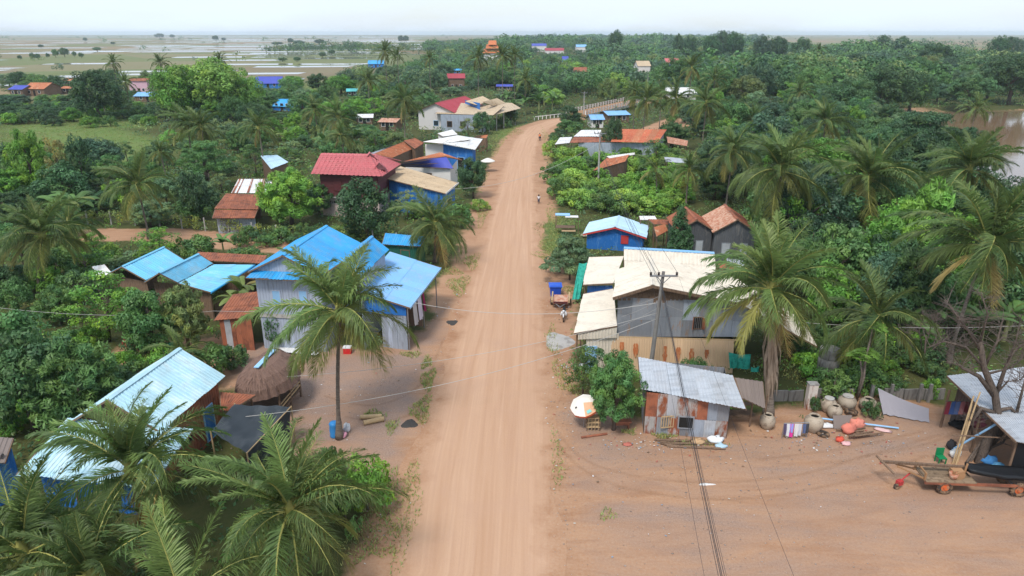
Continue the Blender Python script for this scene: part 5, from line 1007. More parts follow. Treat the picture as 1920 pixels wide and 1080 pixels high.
for i, (w_, z0_, z1_, h_) in enumerate(((17, 0, 5.5, 3.2), (12, 7.6, 9.2, 3.4), (8, 11.2, 12.2, 3.6))):
    if i == 0: mb = MB(); mb.box((X0, 646, z1_ / 2), (w_ - 2, 12, z1_)); mb.obj('wall', MT['whitewall'], tmpl)
    a, b_ = V((X0 - w_ / 2 + .8, 646, z1_ + h_)), V((X0 + w_ / 2 - .8, 646, z1_ + h_))
    for s_ in (-1, 1): roof_part(tmpl, a, b_, V((X0 + w_ / 2, 646 + s_ * (7.5 - 2 * i), z1_)), V((X0 - w_ / 2, 646 + s_ * (7.5 - 2 * i), z1_)), MT['orange'], pitch=1.2, sw=9, amp=.1)
    mb = MB(); mb.poly((X0 - w_ / 2 + .5, 646 - 6 + 2 * i, z1_), (X0 - w_ / 2 + .5, 646 + 6 - 2 * i, z1_), a + V((.1, 0, -.1))); mb.poly((X0 + w_ / 2 - .5, 646 - 6 + 2 * i, z1_), (X0 + w_ / 2 - .5, 646 + 6 - 2 * i, z1_), b_ + V((-.1, 0, -.1))); mb.obj('gable', MT['orange'], tmpl)

# ------------------------------------------------------------------ zinc shack by the yard
c4 = [at(1196, 669, 3.5), at(1374, 704, 3.3), at(1399, 768, 2.45), at(1201, 728, 2.75)]
sk = thing('zinc_shack', V((10.2, 36.4, 0)), 'patched grey zinc shack with a sloping pale metal roof by the yard', 'shack'); FOOT.append((10.2, 36.4, 3.2))
roof_part(sk, *c4, MT['zinc'], amp=.03, pitch=.2, sw=.9)
wa, wb = at(1207, 812).xy, at(1361, 822).xy; wc_, wd_ = wb + V((.4, 2.9)), wa + V((.4, 2.9))
panels(sk, wa, wb, 1.15, 2.72, 2.5, ['rust', 'rustpanel', 'zinc', 'rustpanel', 'rustpanel', 'rust', 'zincblue', 'zincwall'], 8, 1, pitch=.14, amp=.014, seq=True); panels(sk, wa, wb, 0, 1.15, 1.15, ['zincwall', 'zinc', 'zincblue', 'zincblue', 'rustpanel'], 7, 1, pitch=.14, amp=.014, name='lower_wall')
panels(sk, wb, wc_, 0, 2.45, 3.1, ['zincwall', 'zincblue'], 4, 1); panels(sk, wa, wd_, 0, 2.65, 3.3, ['zincwall', 'wood'], 4, 1); wall(sk, wd_, wc_, 0, 3.3, 3.1, MT['zincwall'], prof_corr)
w3 = ay(1284, 787, wa.y - .05); s_ = (w3.x - wa.x) / (wb.x - wa.x); op = opening(sk, wa, wb, s_, w3.z, .85, .75, 'window', 'zincwall', 'inside', proud=.07)
gx = ay(1254, 787, wa.y - .35); mb = MB()
for z in (-.36, .36): mb.beam((gx.x - .42, gx.y, w3.z + z), (gx.x + .45, gx.y + .15, w3.z + z), .05)
for i in range(7): x = -.42 + i * .145; mb.beam((gx.x + x, gx.y + (x + .42) * .17, w3.z - .36), (gx.x + x, gx.y + (x + .42) * .17, w3.z + .36), .05)
mb.obj('window_grille', MT['palewood'], sk)
kn = thing('kitchen_lean_to', V((14, 37, 0)), 'dark sheet lean-to with open kitchen shelves right of the zinc shack', 'lean-to'); FOOT.append((14, 37, 1.8))
roof_part(kn, at(1378, 708, 2.9), at(1430, 716, 2.7), at(1435, 766, 2.0), at(1390, 745, 2.4), MT['browngrey']); posts(kn, [tuple(at(1431, 800).xy), tuple(at(1405, 800).xy)], 2.1, 'wood', .05)
mb = MB(); mb.box((13.6, 36.4, .62), (1.7, .7, .07)); mb.box((13.6, 36.6, 1.15), (1.6, .4, .05)); mb.obj('shelf', MT['wood'], kn)
# open shed at the right edge
rsd = thing('open_metal_shed', V((28.5, 34, 0)), 'open shed with a shiny metal roof at the right edge behind the bare tree', 'shed'); FOOT.append((28.5, 34, 4))
A, B, C_, D_ = at(1776, 705, 3.3), at(2040, 675, 3.6), at(2075, 860, 2.5), at(1905, 828, 2.5)
roof_part(rsd, A, B, C_, D_, MT['zinc'], pitch=.2, amp=.03); posts(rsd, [tuple(p.xy) for p in (A + V((.2, -.2, 0)), B, D_ + V((.3, .3, 0)), A.lerp(D_, .5) + V((.2, 0, 0)))], 2.5, 'wood', .07)
wall(rsd, D_.xy + V((.3, .2)), C_.xy + V((0, .2)), .2, 2.3, 2.3, MT['black'], prof_flat, name='black_sheet_wall'); wall(rsd, A.xy + V((1, .3)), B.xy, 0, 3.0, 3.2, MT['browngrey'], prof_corr)
# ------------------------------------------------------------------ poles and cables
def pole(px, pyb, pyt, label, Y=None, arm=True, lean=0.):
    b_ = at(px, pyb) if Y is None else V((ay(px, pyb, Y).x, Y, 0)); h = ay(px, pyt, b_.y).z; o = thing('utility_pole', b_, label, 'utility pole', 'concrete utility poles'); mb = MB(); t_ = V((b_.x + lean, b_.y, h))
    mb.tube([b_ - V((0, 0, .3)), b_.lerp(t_, .5), t_], [.17, .14, .10], 8); mb.obj('shaft', MT['polecon' if b_.y < 60 else 'concrete'], o)
    if arm:
        mb = MB(); mb.box(t_ - V((0, .14, .25)), (1.75, .10, .10)); mb.obj('crossarm', MT['metal'], o); ends = []
        for x in (-.82, -.32, .82):
            mb = MB(); mb.lathe([(0, 0), (.05, 0), (.09, .06), (.05, .10), (.09, .15), (.05, .2), (0, .22)], t_ + V((x, -.14, -.2)), 8); mb.obj('insulator', MT['ceramic'], o, True); ends.append(t_ + V((x, -.14, .02)))
        for x in (-.45, .45): mb = MB(); mb.beam(t_ + V((0, -.14, -.75)), t_ + V((x, -.14, -.28)), .04); mb.obj('brace', MT['metal'], o)
        return b_, t_, ends
    return b_, t_, [t_]
def cable(label, a, b_, sag, r_=.012, mt='wire', n_=26):
    a, b_ = V(a), V(b_); P_ = [a.lerp(b_, i / n_) - V((0, 0, sag * 4 * (i / n_) * (1 - i / n_))) for i in range(n_ + 1)]; mb = MB(); mb.tube(P_, r_, 5); o = mb.obj('cable', MT[mt], None, True, V(a)); return tag(o, label, 'cable', 'cables strung from the poles')
pA, tA, eA = pole(1216, 716, 509, 'near concrete utility pole with crossarm before the cream house', lean=.42)
pB, tB, eB = pole(1121, 352, 247, 'utility pole rising from the creepers beside the road')
pC, tC, eC = pole(1094, 222, 172, 'utility pole at the start of the bridge')
pD, tD, eD = pole(1214, 160, 138, 'small far pole beyond the bridge', arm=False); pE, tE, eE = pole(1256, 152, 128, 'far pole in front of the red hipped roof', arm=False)
bx = V((3.3, -9, 7.3))
for i, (dx, r_, sg) in enumerate(((-.30, .008, .50), (-.1, .011, .62), (.02, .012, .66), (.22, .009, .78))): cable('thick black power cable of the bundle running to the near pole, strand %s' % ['one', 'two', 'three', 'four'][i], tA + V((dx * .4, -.15, -.9 - .12 * i)), bx + V((dx, 0, -.5 - .1 * i)), sg, r_)
for i in range(3): cable('thin %s wire crossing above the yard from the near crossarm' % ['leftmost', 'middle', 'rightmost'][i], eA[i], bx + V((-.8 + .8 * i + (2.0 if i == 2 else 0), 0, .6)), .8, .0055)
for i in range(3): cable('thin %s wire between the near pole and the creeper pole' % ['leftmost', 'middle', 'rightmost'][i], eA[i], eB[i], 1.1, .012); cable('thin %s wire between the creeper pole and the bridge pole' % ['leftmost', 'middle', 'rightmost'][i], eB[i], eC[i], 1.2, .014)
for i in range(2): cable('thick black cable slung low between near and creeper poles, %s' % ['upper', 'lower'][i], tA + V((.05, 0, -1.0 - .2 * i)), tB + V((0, 0, -1.2 - .2 * i)), 1.1, .016)
cable('pale cable crossing the road to the blue lean-to', tA + V((-.1, 0, -2.1)), V((-7.6, 47.4, 3.5)), .9, .018, 'wirepale'); cable('pale cable from the blue lean-to to the rust shed', V((-7.6, 47.4, 3.5)), V((-21.5, 46.3, 3.2)), .3, .012, 'wirepale'); cable('pale cable over the left garden trees', V((-21.5, 46.3, 3.2)), V((-36, 44, 4.5)), .5, .012, 'wirepale')
cable('pale cable from the near pole to the thatched hut', tA + V((-.1, 0, -2.8)), V((-16, 37, 2.6)), .9, .014, 'wirepale'); cable('pale cable from the near pole over the logs to the shade net', tA + V((-.1, 0, -3.2)), V((-14.5, 33, 2.4)), 1.0, .016, 'wirepale'); cable('pale cable crossing the road by the tan roof', tB + V((0, 0, -1.5)), V((-7.6, 86, 3.6)), 1.6, .022, 'wirepale')
for i, (x, y, z) in enumerate(((7.4, 43.3, 4.6), (7.4, 43.3, 4.0), (13.5, 43.3, 3.8), (7.0, 43.2, 3.2))): cable('service wire from the near pole to the grey front wall, %s' % ['topmost', 'second from the top', 'the one running right', 'lowest'][i], tA + V((0, 0, -1.6 - .25 * i)), (x, y, z), .1, .009, 'wirepale')
cable('pale cable running right from the cream house to the trees', V((15.2, 43, 4.2)), V((34, 41, 4.4)), .5, .014, 'wirepale')
# ------------------------------------------------------------------ vehicles
def ring(mb, c, axis_, R0_, r_, n=18, m_=8, w_=1.):
    ax_ = V(axis_).normalized(); u = ax_.cross(V((0, 0, 1))).normalized(); v = ax_.cross(u); vs = []
    for i in range(n):
        a = 6.2832 * i / n; d = u * math.cos(a) + v * math.sin(a)
        for j in range(m_): b_ = 6.2832 * j / m_; vs.append(V(c) + d * (R0_ + r_ * math.cos(b_)) + ax_ * r_ * w_ * math.sin(b_))
    return mb.add(vs, [(i * m_ + j, i * m_ + (j + 1) % m_, ((i + 1) % n) * m_ + (j + 1) % m_, ((i + 1) % n) * m_ + j) for i in range(n) for j in range(m_)])
def disc(mb, c, axis_, R0_, w_, n=16):
    a = V(axis_).normalized() * w_ / 2; return mb.tube([V(c) - a, V(c) + a], R0_, n)
def wheel(root, c, axis_, R0_, r_, rimm='rim', w_=1.2, lugs=0):
    mb = MB(); ring(mb, c, axis_, R0_ - r_, r_, w_=w_)
    if lugs:
        ax_ = V(axis_).normalized(); u = ax_.cross(V((0, 0, 1))).normalized(); v = ax_.cross(u)
        for i in range(lugs): a = 6.2832 * i / lugs; d = u * math.cos(a) + v * math.sin(a); mb.beam(V(c) + d * R0_ * .98 - ax_ * r_ * w_ * .8, V(c) + d * R0_ * .98 + ax_ * r_ * w_ * .8, .05, .05)
    o = mb.obj('wheel', MT['rubber'], root, True); mb = MB(); disc(mb, c, axis_, (R0_ - r_) * .86, r_ * w_ * 1.1); disc(mb, c, axis_, (R0_ - r_) * .3, r_ * w_ * 2.2); mb.obj('rim', MT[rimm], o); return o
def motorbike(loc, rz, label, col):
    o = thing('motorbike', loc, label, 'motorbike'); o.rotation_euler.z = rz; o.location = (0, 0, 0); c0 = ORG[o.name].copy(); ORG[o.name] = V(); f = V((1, 0, 0))
    for x in (-.62, .62): wheel(o, (x, 0, .29), (0, 1, 0), .29, .05, 'metal', 1.0)
    P = lambda nm, mb, mt, c=None, sm=True: (lambda q: (setattr(q, 'color', (*c, 1)) if c else None, q)[1])(mb.obj(nm, MT[mt], o, sm))
    mb = MB(); mb.tube([(-.75, 0, .62), (-.45, 0, .60), (-.1, 0, .48), (.15, 0, .40), (.32, 0, .55), (.42, 0, .85)], [.08, .15, .14, .12, .13, .07], 8); P('body', mb, 'plastic', col)
    mb = MB(); mb.tube([(-.7, 0, .76), (-.4, 0, .74), (.02, 0, .70)], [.07, .13, .09], 8); P('seat', mb, 'black'); mb = MB(); mb.tube([(.62, 0, .3), (.5, 0, .6), (.40, 0, .95)], .04, 6); P('fork', mb, 'metal')
    mb = MB(); mb.tube([(.30, -.33, 1.0), (.40, -.12, .98), (.40, .12, .98), (.30, .33, 1.0)], .025, 6); P('handlebar', mb, 'black'); mb = MB(); mb.lathe([(0, -.09), (.08, -.06), (.1, 0), (.08, .06), (0, .09)], (.47, 0, .88), 8); P('headlight', mb, 'plastic', (.8, .8, .8))
    for s_ in (-1, 1): mb = MB(); mb.tube([(.38, s_ * .16, .8), (.34, s_ * .2, .5), (.2, s_ * .17, .33)], [.05, .09, .05], 6); P('leg_shield', mb, 'plastic', col); mb = MB(); mb.beam((.33, s_ * .28, 1.0), (.30, s_ * .38, 1.18), .02); mb.box((.3, s_ * .40, 1.2), (.02, .13, .08)); P('mirror', mb, 'metal', None, False)
    mb = MB(); mb.tube([(.40, 0, .58), (.62, 0, .62), (.85, 0, .48)], [.03, .07, .04], 6); P('mudguard', mb, 'plastic', col); mb = MB(); mb.tube([(-.8, -.14, .35), (-.2, -.14, .28)], [.05, .03], 6); P('exhaust', mb, 'metal')
    o.location = loc; return o
mk = at(1057, 598); motorbike(mk, R(-97), 'white motorbike hitched in front of a low trailer by the road', (.75, .75, .75))
tr0 = at(1051, 572); tr = thing('motorbike_trailer', tr0, 'low wooden trailer with rails behind the white motorbike', 'trailer'); ca_ = lambda x, y, z: tr0 + Matrix.Rotation(R(-5), 3, 'Z') @ V((x, y, z))
mb = MB(); mb.add([ca_(x, y, z) for z in (.5, .58) for x, y in ((-.62, -1.0), (.62, -1.0), (.62, 1.0), (-.62, 1.0))], [(3, 2, 1, 0), (4, 5, 6, 7), (0, 1, 5, 4), (1, 2, 6, 5), (2, 3, 7, 6), (3, 0, 4, 7)]); mb.obj('bed', MT['rustpale'], tr)
for s_ in (-1, 1):
    mb = MB(); mb.beam(ca_(s_ * .72, -1.05, .75), ca_(s_ * .72, 1.05, .75), .12, .22); mb.obj('side_rail', MT['palewood'], tr); wheel(tr, ca_(s_ * .8, .1, .3), (1, 0, 0), .3, .07, 'metal')
    mb = MB(); mb.beam(ca_(s_ * .4, -1.0, .5), ca_(0, -1.9, .55), .06); mb.obj('drawbar', MT['metal'], tr)
mb = MB(); mb.beam(ca_(-.6, -1.0, .62), ca_(.6, -1.0, .62), .06, .16); mb.obj('front_board', MT['maroon'], tr)
bb = at(1041, 553); o = thing('blue_bin', bb, 'big blue plastic bin with lid at the roadside beyond the trailer', 'bin'); mb = MB(); mb.add([bb + V((x * k, y * k, z)) for z, k in ((0, .42), (.9, .52)) for x, y in ((-1, -1), (1, -1), (1, 1), (-1, 1))], [(3, 2, 1, 0), (0, 1, 5, 4), (1, 2, 6, 5), (2, 3, 7, 6), (3, 0, 4, 7)]); q_ = mb.obj('body', MT['plastic'], o); q_.color = (.02, .08, .48, 1)
mb = MB(); mb.box(bb + V((0, 0, .95)), (1.16, 1.16, .08)); mb.box(bb + V((0, 0, 1.01)), (.9, .9, .05)); q_ = mb.obj('lid', MT['plastic'], o); q_.color = (.04, .13, .60, 1)
# tractor trailer
w1, w2 = at(1768, 926), at(1906, 931); td = (w2 - w1).normalized(); tn_ = V((-td.y, td.x, 0)); o = thing('tractor_trailer', (w1 + w2) / 2, 'long wooden farm trailer with orange wheel rims under the bare tree', 'trailer'); K_ = lambda x, y, z: w1 + td * x + tn_ * y + V((0, 0, z))
for x in (0, (w2 - w1).length):
    for y in (0, 1.15): wheel(o, K_(x, y, .40), tn_, .40, .11, 'rim', 1.0, 16 if x else 0)
    mb = MB(); mb.beam(K_(x, 0, .4), K_(x, 1.15, .4), .07); mb.obj('axle', MT['metal'], o)
for i in range(6): mb = MB(); y = .02 + i * .22; mb.beam(K_(-1.0, y, .74), K_(1.45, y, .74), .21, .06); mb.obj('plank', MT['muddy'], o)
mb = MB(); mb.beam(K_(-1.05, -.05, .66), K_(4.3, -.05, .66), .10, .12); mb.obj('side_beam', MT['rust'], o); mb = MB(); mb.beam(K_(-1.05, 1.2, .66), K_(4.3, 1.2, .66), .10, .12); mb.obj('side_beam', MT['rust'], o)
mb = MB(); mb.beam(K_(-3.0, .75, 1.30), K_(1.7, .75, 1.12), .14, .12); mb.obj('tow_beam', MT['wood'], o); mb = MB(); mb.beam(K_(-2.55, .1, 1.02), K_(-3.15, 1.0, 1.5), .12, .06); mb.obj('handle_board', MT['wood'], o)
mb = MB(); mb.beam(K_(-2.2, .6, 1.15), K_(-1.0, .2, .75), .07); mb.beam(K_(-2.2, .8, 1.15), K_(-1.0, 1.0, .75), .07); mb.beam(K_(-1.0, .1, .7), K_(-1.0, 0.1, 1.15), .08); mb.beam(K_(-1.0, 1.1, .7), K_(-1.0, 1.1, 1.15), .08); mb.beam(K_(-1.0, 0.1, 1.12), K_(-1.0, 1.1, 1.12), .07); mb.obj('drawbar_frame', MT['mud'], o)
for s_, n_ in ((.2, 'engine'),):
    mb = MB(); mb.box(K_(.75, .55, .95), (.55, .4, .36), math.atan2(td.y, td.x)); mb.tube([K_(1.1, .5, .8), K_(1.15, .5, 1.5)], .05, 8); mb.lathe([(.0, 0), (.24, 0), (.24, .08), (0, .08)], K_(.75, .25, .98), 14, Matrix.Rotation(R(90), 3, 'X')); mb.beam(K_(.3, .3, .8), K_(1.4, .9, 1.0), .08); mb.obj('engine', MT['mud'], o)
mb = MB(); mb.lathe([(.0, 0), (.16, 0), (.22, .32), (.19, .32), (.14, .05), (0, .05)], K_(.45, .25, .78), 14); mb.obj('bucket', MT['rustpale'], o, True)
q_ = MB(); q_.box(K_(-2.05, .35, .35), (.3, .24, .24), .4); q_.tube([K_(-2.05, .35, .4), K_(-1.5, .5, .9)], .04, 6); e = q_.obj('red_hitch', MT['redpaint'], o); q_ = MB(); ring(q_, K_(-2.2, .25, .17), tn_, .11, .06); q_.obj('jockey_wheel', MT['rubber'], o, True)
hull = thing('black_boat', K_(3.0, .55, .75), 'long black tarpaulin-covered boat lying on the farm trailer', 'boat'); mb = MB(); vs = []
for i in range(15):
    f = i / 14; w_ = .12 + .48 * math.sin(math.pi * min(1, .12 + f * .8)) ** .7; zb = .82 + .28 * (1 - f) ** 3; h = .45
    for a, z in ((-1, .42), (-.8, .1), (0, 0), (.8, .1), (1, .42), (.5, .40), (0, .30 - .04 * math.sin(i * 1.7)), (-.5, .40)): vs.append(K_(1.25 + f * 4.2, .55 + a * w_ * .9 + .03 * math.sin(i * 2.1 + a), zb - .06 + z * .72 + .02 * math.sin(i * 1.3 + a * 3)))
mb.add(vs, [(i * 8 + j, i * 8 + (j + 1) % 8, (i + 1) * 8 + (j + 1) % 8, (i + 1) * 8 + j) for i in range(14) for j in range(8)] + [tuple(range(8))[::-1], tuple(range(112, 120))]); mb.obj('hull', MT['black'], hull, True)
# ------------------------------------------------------------------ people
def person(loc, rz, label, shirt, trousers, h=1.6, sit=False):
    o = thing('person', (0, 0, 0), label, 'person'); ORG[o.name] = V(); k = h / 1.7
    if not sit: J = dict(pel=(0, 0, .92), ch=(0, 0, 1.28), nk=(0, 0, 1.46), hd=(.01, 0, 1.60), kl=(.05, .10, .50), fl=(-.02, .1, .07), tl=(.14, .1, .03), kr=(.0, -.10, .50), fr=(.06, -.1, .07), tr=(.2, -.1, .03), el=(-.02, .26, 1.12), hl=(.06, .28, .88), er=(.0, -.26, 1.12), hr=(.1, -.27, .9))
    else: J = dict(pel=(-.15, 0, .85), ch=(-.10, 0, 1.22), nk=(-.07, 0, 1.40), hd=(-.04, 0, 1.54), kl=(.28, .18, .72), fl=(.18, .18, .36), tl=(.34, .18, .32), kr=(.28, -.18, .72), fr=(.18, -.18, .36), tr=(.34, -.18, .32), el=(.06, .28, 1.08), hl=(.32, .30, 1.04), er=(.06, -.28, 1.08), hr=(.32, -.30, 1.04))
    J['sl'] = (J['ch'][0], .18, J['ch'][2] + .11); J['sr'] = (J['ch'][0], -.18, J['ch'][2] + .11); J['pl'] = (J['pel'][0], .09, J['pel'][2] - .03); J['pr'] = (J['pel'][0], -.09, J['pel'][2] - .03)
    E_ = [('pel', 'ch'), ('ch', 'nk'), ('nk', 'hd'), ('ch', 'sl'), ('sl', 'el'), ('el', 'hl'), ('ch', 'sr'), ('sr', 'er'), ('er', 'hr'), ('pel', 'pl'), ('pl', 'kl'), ('kl', 'fl'), ('fl', 'tl'), ('pel', 'pr'), ('pr', 'kr'), ('kr', 'fr'), ('fr', 'tr')]
    RD_ = dict(pel=.13, ch=.14, nk=.055, hd=.10, kl=.06, kr=.06, fl=.042, fr=.042, tl=.035, tr=.035, el=.042, er=.042, hl=.035, hr=.035, sl=.06, sr=.06, pl=.085, pr=.085); nm = list(J)
    me = bpy.data.meshes.new('body'); me.from_pydata([tuple(c * k for c in J[n]) for n in nm], [(nm.index(a), nm.index(b_)) for a, b_ in E_], []); bo = bpy.data.objects.new('body', me); COL.objects.link(bo); bo.parent = o; me.materials.append(MT['skin'])
    sm = bo.modifiers.new('skin', 'SKIN')
    for i, n in enumerate(nm): me.skin_vertices[0].data[i].radius = (RD_[n] * k,) * 2; me.skin_vertices[0].data[i].use_root = (n == 'pel')
    ss_ = bo.modifiers.new('smooth', 'SUBSURF'); ss_.levels = 1; ss_.render_levels = 2
    S = lambda n: V(J[n]) * k
    def cl(nm_, mb, col): q = mb.obj(nm_, MT['cloth'], o, True); q.color = (*col, 1)
    mb = MB(); mb.tube([S('pel') + V((0, 0, -.04)), S('pel').lerp(S('ch'), .5), S('ch'), S('ch') + V((0, 0, .13 * k))], [.165 * k, .17 * k, .19 * k, .09 * k], 10)
    for s_ in 'lr': mb.tube([S('s' + s_), S('s' + s_).lerp(S('e' + s_), .75)], [.085 * k, .065 * k], 8)
    cl('shirt', mb, shirt); mb = MB()
    for s_ in 'lr': mb.tube([S('p' + s_) + V((0, 0, .08)), S('k' + s_), S('k' + s_).lerp(S('f' + s_), .6)], [.12 * k, .085 * k, .065 * k], 8)
    cl('trousers', mb, trousers); mb = MB(); mb.lathe([(0, .13), (.07, .115), (.108, .05), (.112, -.01), (.08, -.06)], S('hd') + V((-.02, 0, .0)), 10); mb.obj('hair', MT['hair'], o, True)
    mb = MB(); mb.box(S('hd') + V((.1 * k, 0, -.005)), (.03, .025, .04)); mb.obj('nose', MT['skin'], o); o.location = loc; o.rotation_euler.z = rz; return o
person(at(1010, 382), R(95), 'child in a white shirt walking along the right road edge', (.75, .75, .78), (.05, .06, .10), 1.25)
rp_ = at(1012, 263); motorbike(rp_, R(86), 'distant dark motorbike ridden up the dirt road', (.05, .04, .05)); person(rp_, R(86), 'rider in an orange shirt on the distant motorbike', (.80, .22, .06), (.04, .04, .06), 1.6, True)
# ------------------------------------------------------------------ right yard things
def jar(px, py, R0_, label, h=1.0, tilt=None, lid=False):
    p = at(px, py); prof = [(0, .0), (.5, .0), (.62, .08), (.95, .40), (1.0, .62), (.92, .85), (.66, 1.0), (.55, 1.03), (.56, 1.12), (.48, 1.12), (.46, 1.0)]; o = thing('water_jar', p, label, 'jar', 'clay water jars in the yard'); mb = MB(); mb.lathe([(r_ * R0_, z * h) for r_, z in prof], p, 22); mb.obj('body', MT['jar'], o, True)
    mb = MB(); mb.lathe([(0, .9 * h), (.5 * R0_, .92 * h)], p, 18) if not lid else mb.lathe([(0, 1.2 * h), (.58 * R0_, 1.16 * h), (.6 * R0_, 1.12 * h)], p, 18); mb.obj('lid' if lid else 'inside', MT['concrete' if lid else 'inside'], o); return o
jar(1437, 803, 0.46, 'clay water jar standing alone beside the kitchen lean-to', .85); jar(1551, 772, 0.48, 'clay jar closest to the white post', .85, lid=True); jar(1586, 766, 0.55, 'widest clay jar with a lid behind the others', .8, lid=True); jar(1563, 784, 0.44, 'small clay jar in front of the widest jar', .8); jar(1625, 769, 0.51, 'rightmost clay jar beside the grey cloth fence', .75); jar(1523, 808, 0.55, 'clay jar behind the hanging clothes', .95)
def tyre(px, py, R0_, label, z=.1):
    p = at(px, py); o = thing('old_tyre', p, label, 'tyre'); mb = MB(); ring(mb, p + V((0, 0, z)), (.05, .1, 1), R0_, .11); mb.obj('tread', MT['rubber'], o, True); return o
tyre(1595, 778, .28, 'old tyre leaning by the small clay jar', .25); tyre(1543, 816, .26, 'old tyre lying before the clay jars')
rk = at(1490, 822); o = thing('clothes_rack', rk, 'low rack hung with colourful clothes beside the clay jar', 'clothes rack'); mb = MB(); mb.tube([rk + V((-.75, 0, 0)), rk + V((-.75, 0, 1.0)), rk + V((.7, .1, 1.0)), rk + V((.7, .1, 0))], .025, 6); mb.obj('rail', MT['metal'], o)
for i, (x, col, w_, h) in enumerate(((-.65, (.10, .08, .15), .2, .7), (-.48, (.7, .7, .72), .22, .8), (-.3, (.30, .35, .75), .25, .55), (-.28, (.75, .05, .35), .24, .85), (.0, (.70, .68, .68), .26, .8), (.2, (.6, .6, .65), .2, .75), (.45, (.10, .13, .25), .22, .6), (.6, (.06, .06, .07), .2, .6))):
    mb = MB(); vs = []
    for j in range(6): s_ = j / 5; xx = x + (s_ - .5) * w_; vs += [rk + V((xx, -.03, .99)), rk + V((xx, -.06 - .04 * math.sin(j * 2), .99 - h * .5)), rk + V((xx, -.08 - .05 * math.sin(j * 2 + 1), .99 - h))]
    mb.add(vs, [(3 * j + r_, 3 * j + 3 + r_, 3 * j + 4 + r_, 3 * j + 1 + r_) for j in range(5) for r_ in (0, 1)]); q_ = mb.obj('garment', MT['cloth'], o, True); q_.color = (*col, 1)
def sack(px, py, d, label, col, rz=0, z=0., name='plastic_sack'):
    p = at(px, py); rgs = random.Random(px * 7 + py); mb = MB(); vs = []; n_ = 14; m_ = 7
    for i in range(m_ + 1):
        th_ = math.pi * i / m_
        for j in range(n_): a = 6.2832 * j / n_; k = 1 + rgs.uniform(-.26, .22); vs.append(Matrix.Rotation(rz, 3, 'Z') @ V((d[0] * math.sin(th_) * math.cos(a) * k, d[1] * math.sin(th_) * math.sin(a) * k, max(-.0, d[2] * (.85 - .95 * math.cos(math.pi - th_) * -1) * .55 * k))) + p + V((0, 0, z)))
    mb.add(vs, [(i * n_ + j, i * n_ + (j + 1) % n_, (i + 1) * n_ + (j + 1) % n_, (i + 1) * n_ + j) for i in range(m_) for j in range(n_)]); o = mb.obj(name, MT['cloth'], None, True, p); o.color = (*col, 1); return tag(o, label, 'sack')
sack(1590, 812, (.45, .3, .6), 'plump coral sack lying in the yard rubbish', (.70, .22, .16), .3); sack(1606, 802, (.42, .3, .6), 'second coral sack propped behind the plump one', (.75, .27, .2), -.3); sack(1574, 828, (.25, .18, .3), 'small red bag in front of the coral sacks', (.65, .10, .06)); sack(1586, 834, (.28, .16, .18), 'pink crumpled bag nearest the vehicle tracks', (.75, .45, .45)); sack(1548, 800, (.4, .3, .2), 'white crumpled sheet by the clay jars', (.75, .75, .75)); sack(1654, 808, (.5, .18, .14), 'pale pink cloth thrown on the rubbish line', (.72, .48, .46), -.5); sack(1341, 829, (.45, .3, .4), 'white plastic bag heap at the shack corner', (.78, .80, .82)); sack(1352, 838, (.35, .25, .16), 'pale blue plastic sheet before the shack corner', (.45, .62, .72)); sack(1308, 832, (.4, .25, .3), 'tan sack lying on the timber before the shack', (.55, .36, .20)); sack(1176, 834, (.28, .2, .08), 'scattered red wrappers on the gravel', (.5, .16, .12)); sack(1095, 688, (.35, .25, .2), 'white refuse heap at the road edge', (.62, .64, .6)); sack(1060, 560, (.3, .25, .3), 'pink bundle beside the blue bin', (.6, .35, .36)); sack(1103, 432 + 12, (.9, .6, .5), 'pale bundles heaped beside the blue shed', (.62, .5, .42))
bd = MB(); p = at(1578, 800); bd.add([p + V(q) for q in ((-.6, -.3, .05), (.5, -.35, .08), (.7, .4, .55), (-.4, .45, .5), (-.6, -.3, .0), (.5, -.35, .03), (.7, .4, .50), (-.4, .45, .45))], [(0, 1, 2, 3), (7, 6, 5, 4), (0, 4, 5, 1), (1, 5, 6, 2), (2, 6, 7, 3), (3, 7, 4, 0)]); tag(bd.obj('fibre_board', MT['browngrey'], None, False, p), 'dark board tilted against the jars', 'board')
def pipe(label, a, b_, r_, mt, name='pipe', cat='pipe', group=None): mb = MB(); mb.tube([a, b_], r_, 7); return tag(mb.obj(name, MT[mt], None, False, V(a)), label, cat, group)
pipe('long pale blue pipe lying across the rubbish', at(1530, 793) + V((0, 0, .35)), at(1684, 806) + V((0, 0, .12)), .05, 'bluepaint'); pipe('pale blue pipe slanting down beside the white post', V(ay(1530, 733, 39.5)), at(1565, 752) + V((0, 0, .2)), .045, 'bluepaint'); pipe('pale blue pipe leaning on the bare tree', at(1785, 846) + V((0, 0, .1)), V(ay(1868, 795, 32.2)), .06, 'bluepaint')
for i in range(9): a = at(1580 + i * 3, 812 + i * 1.4); pipe('broken timber in the yard rubbish, %s' % ['bottom piece', 'second piece', 'third piece', 'fourth piece', 'fifth piece', 'sixth piece', 'seventh piece', 'eighth piece', 'top piece'][i], a + V((rng.uniform(-.5, .3), rng.uniform(-.3, .3), .07 + .03 * i)), a + V((1.3 + rng.uniform(-.4, .5), rng.uniform(-.3, .6), .07 + .02 * i)), .045, 'wood', 'timber', 'timber', 'timber in the yard rubbish')
